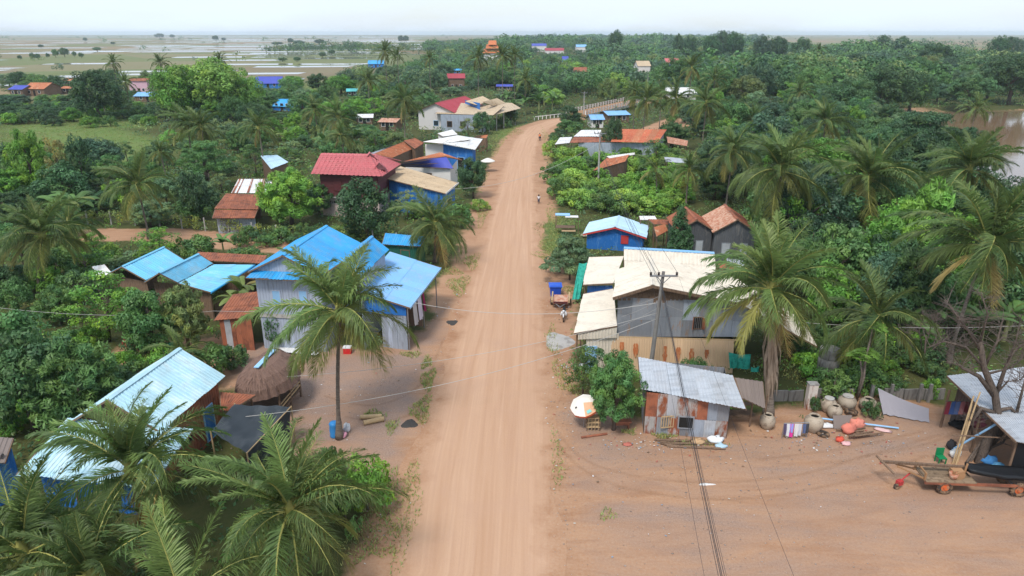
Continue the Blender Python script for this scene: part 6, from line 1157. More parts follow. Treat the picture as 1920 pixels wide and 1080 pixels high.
for i in range(11): a = at(1222 + i * 3, 826 + i * 1.2); pipe('weathered pole of the timber pile before the zinc shack, %s' % ['rearmost', 'second from the wall', 'third from the wall', 'fourth from the wall', 'fifth from the wall', 'sixth from the wall', 'seventh from the wall', 'eighth from the wall', 'ninth from the wall', 'tenth from the wall', 'frontmost'][i], a + V((rng.uniform(-.3, .3), rng.uniform(-.12, .12), .06 + .03 * (i % 3))), a + V((rng.uniform(2.0, 3.4), rng.uniform(-.45, .25), .06 + .03 * (i % 2))), rng.uniform(.03, .05), 'wood', 'timber_pole', 'pole', 'timber pile before the zinc shack')
# parasol with its little stand, bench
pu = at(1094, 802); o = thing('parasol', pu, 'tilted white parasol with orange panels over a small stall stand', 'parasol'); top = pu + V((0, 0, 1.5)); Mt = Matrix.Rotation(R(20), 3, 'X') @ Matrix.Rotation(R(-16), 3, 'Y') @ Matrix.Scale(.84, 3); mb = MB(); mb.tube([pu, top + V((0, .1, .1))], .025, 6); mb.obj('pole', MT['metal'], o)
for i in range(8):
    a0, a1 = 6.2832 * i / 8, 6.2832 * (i + 1) / 8; am = (a0 + a1) / 2; ap = V((0, 0, .32)); q = [V((math.cos(a) * r_, math.sin(a) * r_, z)) for a, r_, z in ((a0, .55, .24), (a1, .55, .24), (a0, 1.02, .02), (am, .97, .0), (a1, 1.02, .02))]; val = [V((p.x, p.y, p.z - .16)) for p in q[2:]]; mb = MB(); T_ = lambda p: Mt @ p + top
    mb.poly(T_(ap), T_(q[0]), T_(q[1])); mb.poly(T_(q[0]), T_(q[2]), T_(q[3]), T_(q[4]), T_(q[1])); cn = mb.obj('canopy_panel', MT['cloth'], o); cn.color = (.80, .74, .66, 1) if i not in (6, 7) else (.72, .42, .25, 1)
    mb = MB(); mb.poly(T_(q[2]), T_(val[0]), T_(val[1]), T_(q[3])); mb.poly(T_(q[3]), T_(val[1]), T_(val[2]), T_(q[4])); f = mb.obj('valance', MT['cloth'], cn); f.color = (.62, .12, .05, 1) if i > 3 else (.75, .7, .66, 1)
    if i == 6: mb = MB(); mb.poly(*[T_(V((math.cos(am + s_) * r_, math.sin(am + s_) * r_, z))) + V((0, -.015, .02)) for s_, r_, z in ((-.22, .68, .18), (.22, .68, .18), (.2, .88, .085), (-.2, .88, .085))]); f = mb.obj('printed_panel', MT['cloth'], cn); f.color = (.25, .62, .58, 1)
    if i == 4: mb = MB(); mb.poly(*[T_(V((math.cos(am + .1 * math.cos(k)) * (.62 + .08 * math.sin(k)), math.sin(am + .1 * math.cos(k)) * (.62 + .08 * math.sin(k)), .215 - .03 * math.sin(k)))) + V((0, -.015, .025)) for k in np.linspace(0, 5.6, 9)]); f = mb.obj('printed_mark', MT['cloth'], cn); f.color = (.03, .03, .03, 1)
ps = at(1112, 808); o = thing('stall_stand', ps, 'small wooden rack standing under the tilted parasol', 'stand'); 
for x in (-.38, .38):
    for y in (0, .35): mb = MB(); mb.beam(ps + V((x, y, 0)), ps + V((x, y, 1.0)), .05); mb.obj('leg', MT['wood'], o)
for z in (.25, .55, .85): mb = MB(); mb.box(ps + V((0, .17, z)), (.8, .4, .04)); mb.obj('shelf', MT['palewood'], o)
for i in range(4): mb = MB(); mb.box(ps + V((-.3 + i * .2, -.02, .4)), (.03, .03, .8)); mb.obj('slat', MT['palewood'], o)
pbn = at(1165, 805); o = thing('bench', pbn, 'low reddish wooden bench between the round tree and the zinc shack', 'bench'); mb = MB(); mb.box(pbn + V((0, .15, .48)), (1.15, .42, .07)); mb.obj('seat', MT['rust'], o)
for x in (-.42, .42): mb = MB(); mb.box(pbn + V((x, .15, .22)), (.10, .32, .45)); mb.obj('leg', MT['rust'], o)
mb = MB(); mb.box(pbn + V((0, -.03, .37)), (.9, .04, .16)); mb.obj('apron', MT['rust'], o)
pipe('squared reddish beam lying on the gravel by the parasol', at(1090, 822) + V((0, 0, .07)), at(1138, 815) + V((0, 0, .07)), .07, 'rust', 'timber', 'timber')
# walls and fences behind the jars
cw = at(1480, 765); o = thing('garden_wall', cw, 'low weathered concrete garden wall behind the jars', 'wall')
for i, (x0, x1) in enumerate(((1448, 1506), (1528, 1600), (1655, 1770))):
    a, b_ = at(x0, 752 if i == 0 else 748), at(x1, 752 if i == 0 else 750); n_ = max(1, round((b_ - a).length / 1.2))
    for k in range(n_): p0, p1 = a.lerp(b_, k / n_), a.lerp(b_, (k + .97) / n_); mb = MB(); mb.beam(p0 + V((0, 0, .38 - .04 * (k % 2))), p1 + V((0, .05, .36 + .03 * (k % 3))), .10, .76); mb.obj('wall_slab', MT['polecon'], o)
for px0 in (1630, 1666, 1720, 1738): q_ = at(px0, 752); mb = MB(); mb.box(q_ + V((0, -.1, .6)), (.16, .16, 1.3)); mb.obj('post', MT['polecon'], o)
wp0 = at(1517, 765); o = thing('gate_post', wp0, 'white concrete post streaked with rust at the garden entrance', 'post'); mb = MB(); mb.box(wp0 + V((0, 0, .85)), (.55, .40, 1.7)); mb.obj('shaft', mat('stained_white', (.62, .55, .48), .8, .15, 2, RUST, .35, 2, (2, 2, .5)), o); mb = MB(); mb.box(wp0 + V((0, 0, 1.73)), (.62, .46, .07)); mb.obj('cap', MT['concrete'], o)
drape('grey_cloth_fence', 'sagging grey cloth fence stretched right of the jars', [ay(1646, 727, 38.6), ay(1742, 766, 37.6), at(1740, 792, .05), at(1655, 776, .1)], 'cloth', (.33, .31, .34), 'cloth', 16, 8, .08)
tk = at(1547, 716); o = thing('water_tank', tk, 'tall concrete ring water tank behind the right palm', 'tank'); 
for i in range(4): mb = MB(); mb.lathe([(.0, i * .62), (.66, i * .62), (.68, i * .62 + .04), (.66, i * .62 + .58), (.64, i * .62 + .61), (0, i * .62 + .61)], tk, 22); mb.obj('tank_ring', MT['polecon'], o, True)
# bare tree, leaning bamboo, chair, clutter by the open shed
def bare_tree(base, label, P_trunk, limbs, r0, twigs, seed, name='bare_tree'):
    o = thing(name, base, label, 'tree'); rg = random.Random(seed); mb = MB(); mb.tube(P_trunk, [r0 * (1 - .5 * i / (len(P_trunk) - 1)) for i in range(len(P_trunk))], 9); mb.obj('trunk', MT['bark'], o, True)
    for lp, r_ in limbs:
        mb = MB(); mb.tube(lp, [r_ * (1 - .7 * i / (len(lp) - 1)) for i in range(len(lp))], 7); li = mb.obj('branch', MT['bark'], o, True); tm_ = MB()
        for k in range(twigs):
            f = rg.uniform(.35, 1); i = min(len(lp) - 2, int(f * (len(lp) - 1))); p = V(lp[i]).lerp(V(lp[i + 1]), f * (len(lp) - 1) - i); d = V((rg.gauss(0, 1), rg.gauss(0, 1), rg.uniform(-.2, 1.2))).normalized(); l_ = rg.uniform(.5, 1.4); m1 = p + d * l_ * .5 + V((0, 0, .08)); e = p + d * l_ + V((rg.gauss(0, .15), rg.gauss(0, .15), .1)); tm_.tube([p, m1, e], [.016, .011, .005], 4, False)
            for _ in range(2): e2 = m1 + V((rg.gauss(0, .4), rg.gauss(0, .4), rg.uniform(0, .5))); tm_.tube([m1, e2], [.009, .004], 4, False)
        if twigs: q = tm_.obj('twigs', MT['twig'], li); q['kind'] = 'stuff'
    return o
tb = at(1835, 868); YB = tb.y + .5; A_ = lambda px, py, dy=0: ay(px, py, YB + dy)
bare_tree(tb, 'gnarled leafless tree standing before the open metal shed', [tb - V((0, 0, .1)), A_(1850, 830), A_(1872, 785), A_(1866, 740), A_(1845, 690), A_(1838, 640)], [([A_(1862, 740), A_(1835, 705), A_(1805, 690), A_(1796, 683)], .15), ([A_(1866, 745), A_(1885, 690), A_(1900, 660), A_(1925, 640)], .12), ([A_(1868, 770), A_(1895, 765), A_(1918, 790), A_(1935, 800)], .13), ([A_(1868, 775), A_(1840, 765), A_(1824, 790), A_(1822, 815)], .13), ([A_(1845, 690), A_(1870, 640), A_(1880, 600)], .09), ([A_(1840, 660), A_(1815, 620), A_(1790, 600)], .08), ([A_(1900, 800), A_(1915, 740), A_(1925, 700)], .10), ([A_(1855, 700), A_(1895, 690), A_(1930, 660)], .07), ([A_(1830, 850), A_(1880, 830), A_(1900, 800)], .10), ([A_(1845, 690), A_(1810, 650), A_(1770, 640), A_(1738, 652)], .08), ([A_(1838, 640), A_(1852, 590), A_(1840, 548)], .07), ([A_(1885, 690), A_(1905, 640), A_(1915, 590)], .07), ([A_(1838, 645), A_(1800, 600), A_(1772, 562)], .06), ([A_(1866, 740), A_(1890, 715), A_(1920, 712)], .06)], .26, 20, 4)
t2 = at(1722, 690); bare_tree(t2, 'tangle of bare grey twigs beside the big right palm', [t2, t2 + V((.2, 0, 1.2)), t2 + V((.1, .1, 2.4))], [([t2 + V((.1, 0, .6)), t2 + V((1.2, .2, 1.8)), t2 + V((2.2, .3, 2.4))], .06), ([t2 + V((.1, 0, .8)), t2 + V((-1.0, .2, 2.0)), t2 + V((-1.8, .3, 2.5))], .06), ([t2 + V((.15, 0, 1.2)), t2 + V((.4, .3, 2.8)), t2 + V((.9, .4, 3.6))], .05), ([t2 + V((.15, 0, .4)), t2 + V((2.0, -.3, 1.3)), t2 + V((3.2, -.4, 2.3))], .05), ([t2 + V((.1, 0, 1.0)), t2 + V((-.5, 0, 2.8)), t2 + V((-.3, .2, 3.8))], .04)], .09, 40, 9, 'bare_bush')
for i, (x0, y0, x1, y1) in enumerate(((1790, 868, 1838, 735), (1786, 870, 1826, 742), (1792, 872, 1833, 748), (1796, 866, 1822, 757))): pipe('long bamboo pole leaning by the bare tree, %s' % ['tallest', 'second tallest', 'third', 'shortest'][i], at(x0, y0), V(ay(x1, y1, YB + .2)), .04, 'palewood', 'bamboo_pole', 'pole', 'leaning bamboo poles')
pipe('horizontal bamboo rail below the metal shed roof', V(ay(1785, 816, 32.0)), V(ay(1900, 822, 31.6)), .04, 'wood', 'bamboo_pole', 'pole')
for i in range(6): a = at(1812 + i * 7, 868 - i * 3); pipe('split log propped at the foot of the bare tree, %s' % ['leftmost', 'second', 'third', 'fourth', 'fifth', 'rightmost'][i], a, V(ay(1850 + i * 9, 815 - i * 4, YB + .6)), .075, 'bark', 'log', 'log', 'logs at the bare tree')
gc = at(1762, 868); o = thing('plastic_chair', gc, 'small green plastic chair behind the farm trailer', 'chair')
for nm_, c, d in (('seat', (0, 0, .38), (.42, .42, .05)), ('backrest', (0, .2, .62), (.42, .05, .42))): mb = MB(); mb.box(gc + V(c), d); q_ = mb.obj(nm_, MT['plastic'], o); q_.color = (.01, .22, .08, 1)
for x in (-.18, .18):
    for y in (-.18, .18): mb = MB(); mb.box(gc + V((x, y, .18)), (.05, .05, .36)); q_ = mb.obj('leg', MT['plastic'], o); q_.color = (.01, .2, .07, 1)
for i, (px0, py0, col, d, lb) in enumerate(((1852, 868, (.05, .2, .45), (.5, .35, .4), 'blue plastic heap under the shed edge'), (1870, 878, (.1, .3, .5), (.4, .3, .3), 'blue sheet folded before the black sheet wall'), (1790, 858, (.7, .7, .68), (.3, .2, .5), 'white sack at the foot of the bamboo poles'), (1782, 842, (.03, .03, .035), (.25, .25, .55), 'black bucket-like bag beside the green chair'), (1800, 800, (.02, .02, .02), (.6, .5, .25), 'black basin under the shed roof'), (1830, 800, (.30, .08, .10), (.5, .4, .5), 'dark red cloth heap inside the shed'))): sack(px0, py0, d, lb, col, name='cloth_bundle')
cl_ = at(1790, 778); o = thing('laundry_line', cl_, 'line of dark clothes hanging inside the open metal shed', 'laundry'); mb = MB(); mb.tube([ay(1772, 752, 35.2), ay(1850, 755, 34.5)], .02, 5); mb.obj('line', MT['wire'], o)
for i, col in enumerate(((.22, .03, .05), (.05, .10, .28), (.10, .16, .35), (.45, .18, .2), (.18, .03, .04), (.3, .26, .24))):
    p = ay(1780 + i * 9, 753, 35.0 - i * .06); mb = MB(); mb.add([p + V((x, .03 * math.sin(k + x * 9), z)) for k, z in enumerate((0, -.4, -.85)) for x in (-.14, -.05, .05, .14)], [(r_ * 4 + j, r_ * 4 + j + 1, r_ * 4 + j + 5, r_ * 4 + j + 4) for r_ in (0, 1) for j in range(3)]); q_ = mb.obj('garment', MT['cloth'], o, True); q_.color = (*col, 1)
# papaya
pp = at(1606, 752); o = thing('papaya_tree', pp, 'slim papaya tree with a tuft of bright leaves behind the jars', 'tree'); tops = [ay(1637, 612, pp.y), ay(1625, 662, pp.y - .3), ay(1612, 668, pp.y)]
for i, t_ in enumerate(tops): mb = MB(); mb.tube([pp, pp.lerp(t_, .5) + V((.15 * i, 0, 0)), t_], [.09, .07, .04], 7); mb.obj('trunk', MT['palmbark'], o, True)
for i in range(22):
    t_ = tops[i % 3]; a = i * 2.4; mb = MB(); d_ = V((math.cos(a), math.sin(a), .25)); c = t_ + d_ * .55; vs = [c]
    for k in range(14): b_ = 6.2832 * k / 14; r_ = .36 if k % 2 else .16; vs.append(c + V((math.cos(b_) * r_, math.sin(b_) * r_, -.14 + .12 * math.sin(b_ + a))))
    mb.add(vs, [(0, k + 1, (k + 1) % 14 + 1) for k in range(14)]); mb.tube([t_, c], .012, 4, False); l_ = mb.obj('leaf', LEAF, o); at2 = l_.data.color_attributes.new('tint', 'FLOAT_COLOR', 'POINT'); at2.data.foreach_set('color', [1.] * 4 * len(l_.data.vertices)); l_.color = (.16, .30, .05, 1)
# dry leaf skirt on the right palm trunk
pk = at(1440, 778); 
# ------------------------------------------------------------------ left yard things
for i, (a, b_, r_) in enumerate((((676, 786), (716, 784), .14), ((682, 797), (720, 789), .15))): mb = MB(); mb.tube([at(*a) + V((0, 0, r_)), at(*b_) + V((0, 0, r_))], r_, 12); tag(mb.obj('log', MT['palewood'], None, False, at(*a)), ['thinner short log lying behind the other in the left yard', 'thicker short log lying in front of the other in the left yard'][i], 'log', 'logs in the left yard')
def mound(px, py, rx_, ry_, h, mt, name, label, cat, seed=1):
    p = at(px, py); rg = random.Random(seed); mb = MB(); n_ = 22; vs = [p + V((0, 0, h))]; m_ = 6
    for i in range(1, m_ + 1):
        for j in range(n_): a = 6.2832 * j / n_; f = i / m_; k = 1 + .16 * math.sin(a * 3 + seed) + rg.uniform(-.06, .06); vs.append(p + V((rx_ * f * k * math.cos(a), ry_ * f * k * math.sin(a), h * (math.cos(f * math.pi) * .5 + .5) * (1 + rg.uniform(-.15, .15)) + (.004 if i < m_ else -.03))))
    fs = [(0, 1 + j, 1 + (j + 1) % n_) for j in range(n_)] + [(1 + (i - 1) * n_ + j, 1 + i * n_ + j, 1 + i * n_ + (j + 1) % n_, 1 + (i - 1) * n_ + (j + 1) % n_) for i in range(1, m_) for j in range(n_)]; mb.add(vs, fs); return tag(mb.obj(name, MT[mt], None, True, p), label, cat)
mound(768, 795, .55, .55, .10, 'ash', 'ash_heap', 'dark burnt ash patch beside the logs', 'ash heap', 3); mound(265, 668, 1.7, 1.3, .8, 'mud', 'soil_heap', 'orange soil heap under the left garden trees', 'soil heap', 5); mound(1045, 640, 1.3, 1.8, .12, 'concrete', 'rubble_patch', 'pale rubble ramp before the cream house lean-to', 'rubble', 8); mound(1325, 908, .01 + .5, .12, .03, 'whitewall', 'plaster_scrap', 'flat white plaster scrap on the big yard', 'scrap', 2); mound(850, 605, .6, .8, .06, 'ash', 'mud_patch', 'dark muddy patch at the left roadside', 'mud patch', 6)
bl = at(628, 818); o = thing('blue_barrel', bl, 'blue plastic barrel with pink cloth against the yard palm trunk', 'barrel'); mb = MB(); mb.lathe([(0, 0), (.26, 0), (.28, .1), (.26, .2), (.28, .45), (.26, .75), (.28, .85), (.2, .95), (0, .95)], bl, 16); q_ = mb.obj('body', MT['plastic'], o, True); q_.color = (.04, .25, .60, 1)
sack(640, 820, (.32, .25, .35), 'pink cloth bundle at the foot of the yard palm', (.65, .30, .38)); sack(651, 810, (.2, .15, .6), 'white plastic bag hung on the yard palm trunk', (.7, .72, .75))
for i in range(6): a = at(512 + i * 2, 648 + i * 3.2); mb = MB(); a1, b1 = a + V((0, 0, .06 + .03 * i)), at(578 + i * 3, 656 + i * 3) + V((0, 0, .06 + .03 * i)); d_ = V((.1, .45, 0)); patch(mb, a1, b1, b1 + d_, a1 + d_, prof_corr((b1 - a1).length, .2, .02), V((0, 0, 1))); tag(mb.obj('metal_sheet', MT['white'], None, False, a), 'loose white metal sheet lying by the thatched hut, %s' % ['rearmost', 'second', 'third', 'fourth', 'fifth', 'frontmost'][i], 'metal sheet', 'metal sheets by the thatched hut')
rc = at(652, 662); o = thing('red_cooler', rc, 'red and white cooler box behind the yard palm', 'cooler'); mb = MB(); mb.box(rc + V((0, 0, .22)), (.55, .4, .44)); q_ = mb.obj('body', MT['plastic'], o); q_.color = (.6, .03, .03, 1); mb = MB(); mb.box(rc + V((0, 0, .49)), (.58, .43, .09)); q_ = mb.obj('lid', MT['plastic'], o); q_.color = (.75, .75, .75, 1)
mb = MB(); p = at(232, 650); mb.poly(p, p + V((.9, .1, 0)), p + V((.1, .6, 1.0))); mb.poly(p, p + V((.1, .6, 1.0)), p + V((-.5, .6, 0))); o = mb.obj('red_tarp', MT['cloth'], None, False, p); o.color = (.40, .08, .05, 1); tag(o, 'red tarp propped beside the orange soil heap', 'tarp')
mb = MB(); p = at(302, 660); mb.poly(p, p + V((1.3, -.1, .1)), p + V((1.1, .6, .7)), p + V((.1, .5, .5))); o = mb.obj('green_tarp', MT['net'], None, False, p); tag(o, 'green tarp by the small young palm', 'tarp')
# ------------------------------------------------------------------ roadside stall, parasol, fence with creepers
ps = at(1062, 438); o = thing('roadside_stall', ps, 'roadside stall with a blue and white awning and a low table', 'stall')
for nm_, px0, py0, z0_, d, mt_ in (('awning', 1055, 402, 2.1, (1.7, 1.0, .06), 'bluepaint'), ('awning', 1072, 406, 2.0, (1.5, .8, .06), 'white'), ('table', 1060, 425, .8, (2.2, 1.2, .06), 'wood'), ('table', 1066, 432, .5, (1.6, .9, .06), 'palewood')): mb = MB(); mb.box(at(px0, py0, z0_), d, -.06); mb.obj(nm_, MT[mt_], o)
posts(o, [tuple(at(x, y, 2.0).xy) for x, y in ((1042, 403), (1085, 408), (1044, 398), (1080, 402))], 2.05, 'wood', .035)
pu = at(915, 322); o = thing('parasol', pu, 'plain white parasol at the roadside by the tan roof', 'parasol'); mb = MB(); mb.tube([pu, pu + V((0, 0, 2.1))], .03, 6); mb.obj('pole', MT['metal'], o); mb = MB(); mb.lathe([(0, 2.35), (.6, 2.15), (1.2, 1.85), (1.2, 1.75)], pu, 10); q_ = mb.obj('canopy', MT['cloth'], o); q_.color = (.75, .72, .66, 1)
fp = [at(*p) for p in ((165, 420), (300, 425), (430, 438), (520, 448), (610, 452), (700, 458), (790, 470))]; o = thing('garden_fence', fp[3], 'wire fence on concrete posts along the soil field', 'fence')
for i in range(len(fp) - 1):
    n_ = max(1, int((fp[i + 1] - fp[i]).length / 3))
    for k in range(n_): p = fp[i].lerp(fp[i + 1], k / n_); mb = MB(); mb.box(p + V((0, 0, .8)), (.13, .13, 1.7)); mb.obj('post', MT['concrete'], o)
    for z in (.5, 1.0, 1.45): mb = MB(); mb.tube([fp[i] + V((0, 0, z)), fp[i + 1] + V((0, 0, z))], .012, 4); mb.obj('wire', MT['wire'], o)
rgc = np.random.default_rng(3); C = []
for i in range(len(fp) - 1):
    for k in range(int((fp[i + 1] - fp[i]).length / .38)):
        f = rgc.uniform(); p = fp[i].lerp(fp[i + 1], float(f)); 
        if rgc.random() < (.95 if i < 5 else .5): C.append((p.x, p.y + rgc.normal() * .2, rgc.uniform(.4, 1.6)))
C = np.array(C); v_, f_, t_ = leaf_cloud(rgc, C, np.full(len(C), .48), 44, .19, .6, .3, 1., tint_of(rgc, len(C), .3, .8)); me = mesh_from('creeper', v_, f_, [LEAF], t_); cv = bpy.data.objects.new('creeper', me); COL.objects.link(cv); cv.color = (.19, .26, .07, 1); tag(cv, 'leafy creeper climbing along the whole garden fence', 'creeper', None, 'stuff')
fb = at(1000, 226); o = thing('railing', fb, 'pale roadside railing at the road bend', 'railing'); ra_, rb2 = V((6, 190, 0)), V((15, 199, 0))
for i in range(9): p = ra_.lerp(rb2, i / 8); mb = MB(); mb.box(p + V((0, 0, .5)), (.2, .2, 1.0)); mb.obj('post', MT['whitewall'], o)
mb = MB(); mb.beam(ra_ + V((0, 0, .9)), rb2 + V((0, 0, .9)), .14); mb.obj('rail', MT['whitewall'], o)
# ------------------------------------------------------------------ plants: the ones that can be picked out
palm_at(637, 588, 34.7, 1.08, 'tall coconut palm standing alone in the left yard by the road', (637, 822), n=38, nuts=7, dead=1, tone=1.15)
palm_at(246, 885, 24.6, 1.02, 'large palm in front of the pale blue roof', n=38, dead=4, tone=1.2)
palm_at(172, 1085, 19.4, .92, 'dark palm crown between the two lower left palms', n=26, dead=0, tone=.8)
palm_at(544, 962, 22.8, .98, 'large foreground palm nearest the road, lower left', n=38, dead=2, tone=1.12)
palm_at(46, 1045, 20.5, 1.0, 'dense dark palm in the lower left corner', n=34, dead=0, tone=.9)
palm_at(345, 1140, 18.6, .9, 'young bright palm at the bottom edge between two larger palms', n=24, dead=0, nuts=0, tone=1.25)
palm_at(80, 442, 58, 1.15, 'full coconut palm at the left edge with drooping fronds', (75, 552), n=36)
palm_at(818, 425, 67, 1.12, 'roadside palm with drooping fronds beside the dark green shed', (815, 492), n=32, nuts=3)
palm_at(258, 350, 76, 1.05, 'palm behind the soil field, left of the red rust shed', n=32)
palm_at(130, 425, 66, .75, 'small palm behind the full palm at the left edge', n=20, nuts=0)
palm_at(340, 665, 41, .55, 'small young palm by the orange soil heap', n=16, nuts=0, dead=0)
palm_at(1445, 545, 37.4, 1.18, 'large palm with hanging dry leaves beside the zinc shack', (1440, 778), n=38, nuts=7, dead=3, tone=1.2, skirt=True)
palm_at(1465, 322, 66, 1.35, 'tall leaning palm right of the grey huts', (1448, 465), n=36)
palm_at(1630, 335, 68, 1.35, 'tall palm behind the bright green mango-like tree', (1600, 450), n=36)
palm_at(1818, 318, 72, 1.3, 'palm against the river bend on the right', (1790, 430), n=36)
palm_at(1850, 462, 43.5, 1.3, 'big palm at the right edge with yellowing lower fronds', (1776, 685), n=38, nuts=7, dead=4)
palm_at(1645, 600, 41, 1.05, 'dark low palm behind the papaya tree', n=24, nuts=0, dead=0, tone=.8)
palm_at(1375, 285, 88, 1.1, 'palm above the creepers, left of the tall leaning palm', n=30)
palm_at(1230, 318, 96, .75, 'short upright palm among the creepers', n=18, nuts=0, dead=0)
palm_at(1292, 318, 92, .9, 'bushy palm in the creepers, right of the short upright palm', n=20, nuts=0)
palm_at(1548, 228, 112, 1.15, 'palm beside the big dark spreading tree on the right', n=30)
for px_c, py_c, Y_, s_, lb in ((1190, 175, 152, 1.0, 'leftmost of the palms beside the bridge'), (1212, 190, 146, 1.15, 'stout palm in front of the bridge end'), (1240, 178, 158, 1.0, 'palm behind the pair beside the bridge'), (1268, 188, 148, 1.2, 'tall palm standing over the dirt side path'), (1325, 195, 136, 1.25, 'palm right of the dirt side path'), (1297, 128, 200, 1.1, 'palm in front of the red hipped roof'), (1412, 225, 140, 1.0, 'palm right of the long rust shed, far row')):
    palm_at(px_c, py_c, Y_, s_, lb, n=26, nuts=0, dead=1)
for px_c, py_c, Y_, s_, lb in ((758, 190, 148, 1.25, 'tall palm in front of the red gabled house'), (634, 222, 134, 1.1, 'palm left of the small white-roofed hut'), (590, 208, 150, .95, 'palm right of the bright blue house on posts'), (485, 240, 112, .95, 'palm with bare trunk in the left garden clearing'), (352, 235, 112, 1.0, 'left of two palms beyond the green field'), (378, 240, 110, 1.0, 'right of two palms beyond the green field'), (690, 152, 190, 1.0, 'palm in the trees under the cyan far roof'), (640, 255, 118, .8, 'low palm among banana plants'), (300, 285, 98, .6, 'small palm at the edge of the green field')):
    palm_at(px_c, py_c, Y_, s_, lb, n=26, nuts=0, dead=1)
for i, (px_c, py_c, Y_) in enumerate(((722, 98, 250), (745, 105, 260), (896, 108, 215), (942, 105, 220), (965, 104, 225), (805, 110, 250), (1340, 150, 190), (1535, 95, 330), (185, 150, 200), (235, 155, 205), (300, 118, 260), (412, 115, 270), (212, 118, 250), (985, 150, 205), (1820, 250, 160), (1500, 175, 180))):
    p = ay(px_c, py_c, Y_); palm(p.x, p.y, max(6, p.z), 1.05, None, detail=False)
T = tree
T('round0', 70, 812, 610, 190, 'deep', 'big dark leafy garden tree filling the left edge'); T('mango0', 165, 806, 640, 170, 'mid', 'leafy garden tree left of the pale blue roof'); T('round1', 30, 735, 570, 170, 'mid', 'tree rising behind the big dark garden tree at the left edge'); T('round2', 210, 762, 690, 110, 'deep', 'low tree touching the upper edge of the pale blue roof')
T('airy0', 205, 640, 510, 140, 'bright', 'feathery tree in front of the stepped blue roofs, leftmost'); T('round0', 295, 668, 530, 120, 'mid', 'tree with visible trunk in front of the stepped blue roofs'); T('mango1', 355, 660, 530, 95, 'olive', 'yellowish green tree right before the stepped blue roofs'); T('airy1', 250, 640, 535, 110, 'bright', 'thin tree between two trees by the stepped blue roofs')
T('bush0', 203, 490, 450, 56, 'lime', 'round yellow-green bush on the soil field edge'); T('airy0', 300, 492, 428, 110, 'bright', 'bushy tree behind the stepped blue roofs'); T('bush1', 370, 490, 430, 85, 'mid', 'bush right behind the stepped blue roofs'); T('bush2', 462, 502, 456, 85, 'mid', 'low bush between the stepped and the big blue roofs'); T('bush0', 245, 502, 470, 80, 'pale', 'pale low bush left behind the stepped blue roofs')
T('round1', 370, 412, 312, 58, 'dark', 'dark upright tree left of the red rust shed'); T('mango0', 548, 428, 315, 122, 'bright', 'bright green mango-like tree before the red tiled house'); T('round2', 690, 455, 330, 118, 'dark', 'dark round tree hiding the red tiled house corner'); T('round0', 888, 372, 288, 62, 'dark', 'dark round tree at the roadside by the tan roof'); T('mango1', 600, 405, 340, 60, 'deep', 'deep green tree between mango-like tree and maroon wall')
T('rain0', 392, 355, 258, 125, 'mid', 'feathery spreading tree right of the green field'); T('big0', 400, 225, 106, 150, 'lime', 'huge light green tree at the edge of the plain'); T('big2', 335, 228, 120, 100, 'bright', 'yellow-green left half of the huge light tree'); T('big1', 455, 222, 124, 95, 'lime', 'right side crown beside the huge light tree'); T('big2', 188, 228, 128, 105, 'dark', 'large dark tree on the far left beside the pink house')
T('mango0', 72, 378, 240, 85, 'bright', 'bright green tree by the green field, left edge'); T('airy1', 125, 385, 250, 60, 'gold', 'tree with golden flowering top by the green field'); T('round1', 165, 382, 245, 60, 'dark', 'dark narrow tree right of the golden tree'); T('mango1', 30, 385, 315, 100, 'bright', 'bright bush-like tree at the left edge below the field'); T('round2', 130, 398, 300, 110, 'deep', 'deep green tree below the golden tree')
T('airy0', 480, 330, 272, 60, 'mid', 'tree in front of the pale grey hut roof'); T('round0', 520, 395, 330, 70, 'deep', 'tree between rust shed and mango-like tree')
T('bush0', 690, 955, 845, 120, 'bright', 'leafy bright shrub by the road above the foreground palm'); T('bush1', 625, 905, 820, 60, 'mid', 'small shrub at the foot of the yard palm'); T('bush2', 650, 985, 890, 100, 'mid', 'shrub between foreground palm and roadside shrub'); T('bush0', 522, 650, 575, 55, 'deep', 'shrub against the plank wall of the blue house'); T('bush1', 395, 710, 632, 105, 'mid', 'bush behind the pale blue roof'); T('bush2', 440, 690, 640, 70, 'deep', 'dark bush left of the thatched hut')
T('airy1', 765, 412, 355, 60, 'olive', 'thin tree before the tan-roofed blue wall'); T('bush1', 862, 425, 370, 70, 'mid', 'roadside bush below the tan roof'); T('bush2', 900, 395, 370, 40, 'lime', 'yellow-flecked bush at the roadside'); T('round1', 730, 300, 270, 36, 'deep', 'small dark tree before the orange rust shed')
T('acacia0', 850, 238, 202, 62, 'pale', 'flat feathery tree before the tan compound'); T('round2', 905, 252, 208, 45, 'deep', 'tree at the corner of the tan compound porch'); T('airy0', 880, 262, 222, 44, 'olive', 'thin tree beside the columned porch'); T('round0', 958, 234, 200, 34, 'deep', 'round tree at the road bend, left side'); T('bush0', 940, 240, 214, 40, 'mid', 'bush by the porch end of the tan compound')
T('round1', 1068, 236, 195, 44, 'dark', 'dark round tree at the road bend, right side'); T('acacia1', 1062, 258, 222, 56, 'mid', 'flat feathery tree at the road bend'); T('round2', 1148, 300, 218, 44, 'dark', 'shaggy dark tree splitting the long rust roof'); T('airy1', 1228, 318, 258, 60, 'mid', 'tree in front of the long rust shed, right half')
T('cone0', 1270, 496, 376, 80, 'deep', 'dense cone-shaped tree beside the grey huts'); T('acacia0', 1068, 525, 438, 112, 'pale', 'light feathery tree between the blue shed and the road'); T('acacia1', 1050, 512, 470, 70, 'pale', 'lower feathery shrub at the roadside before the blue shed')
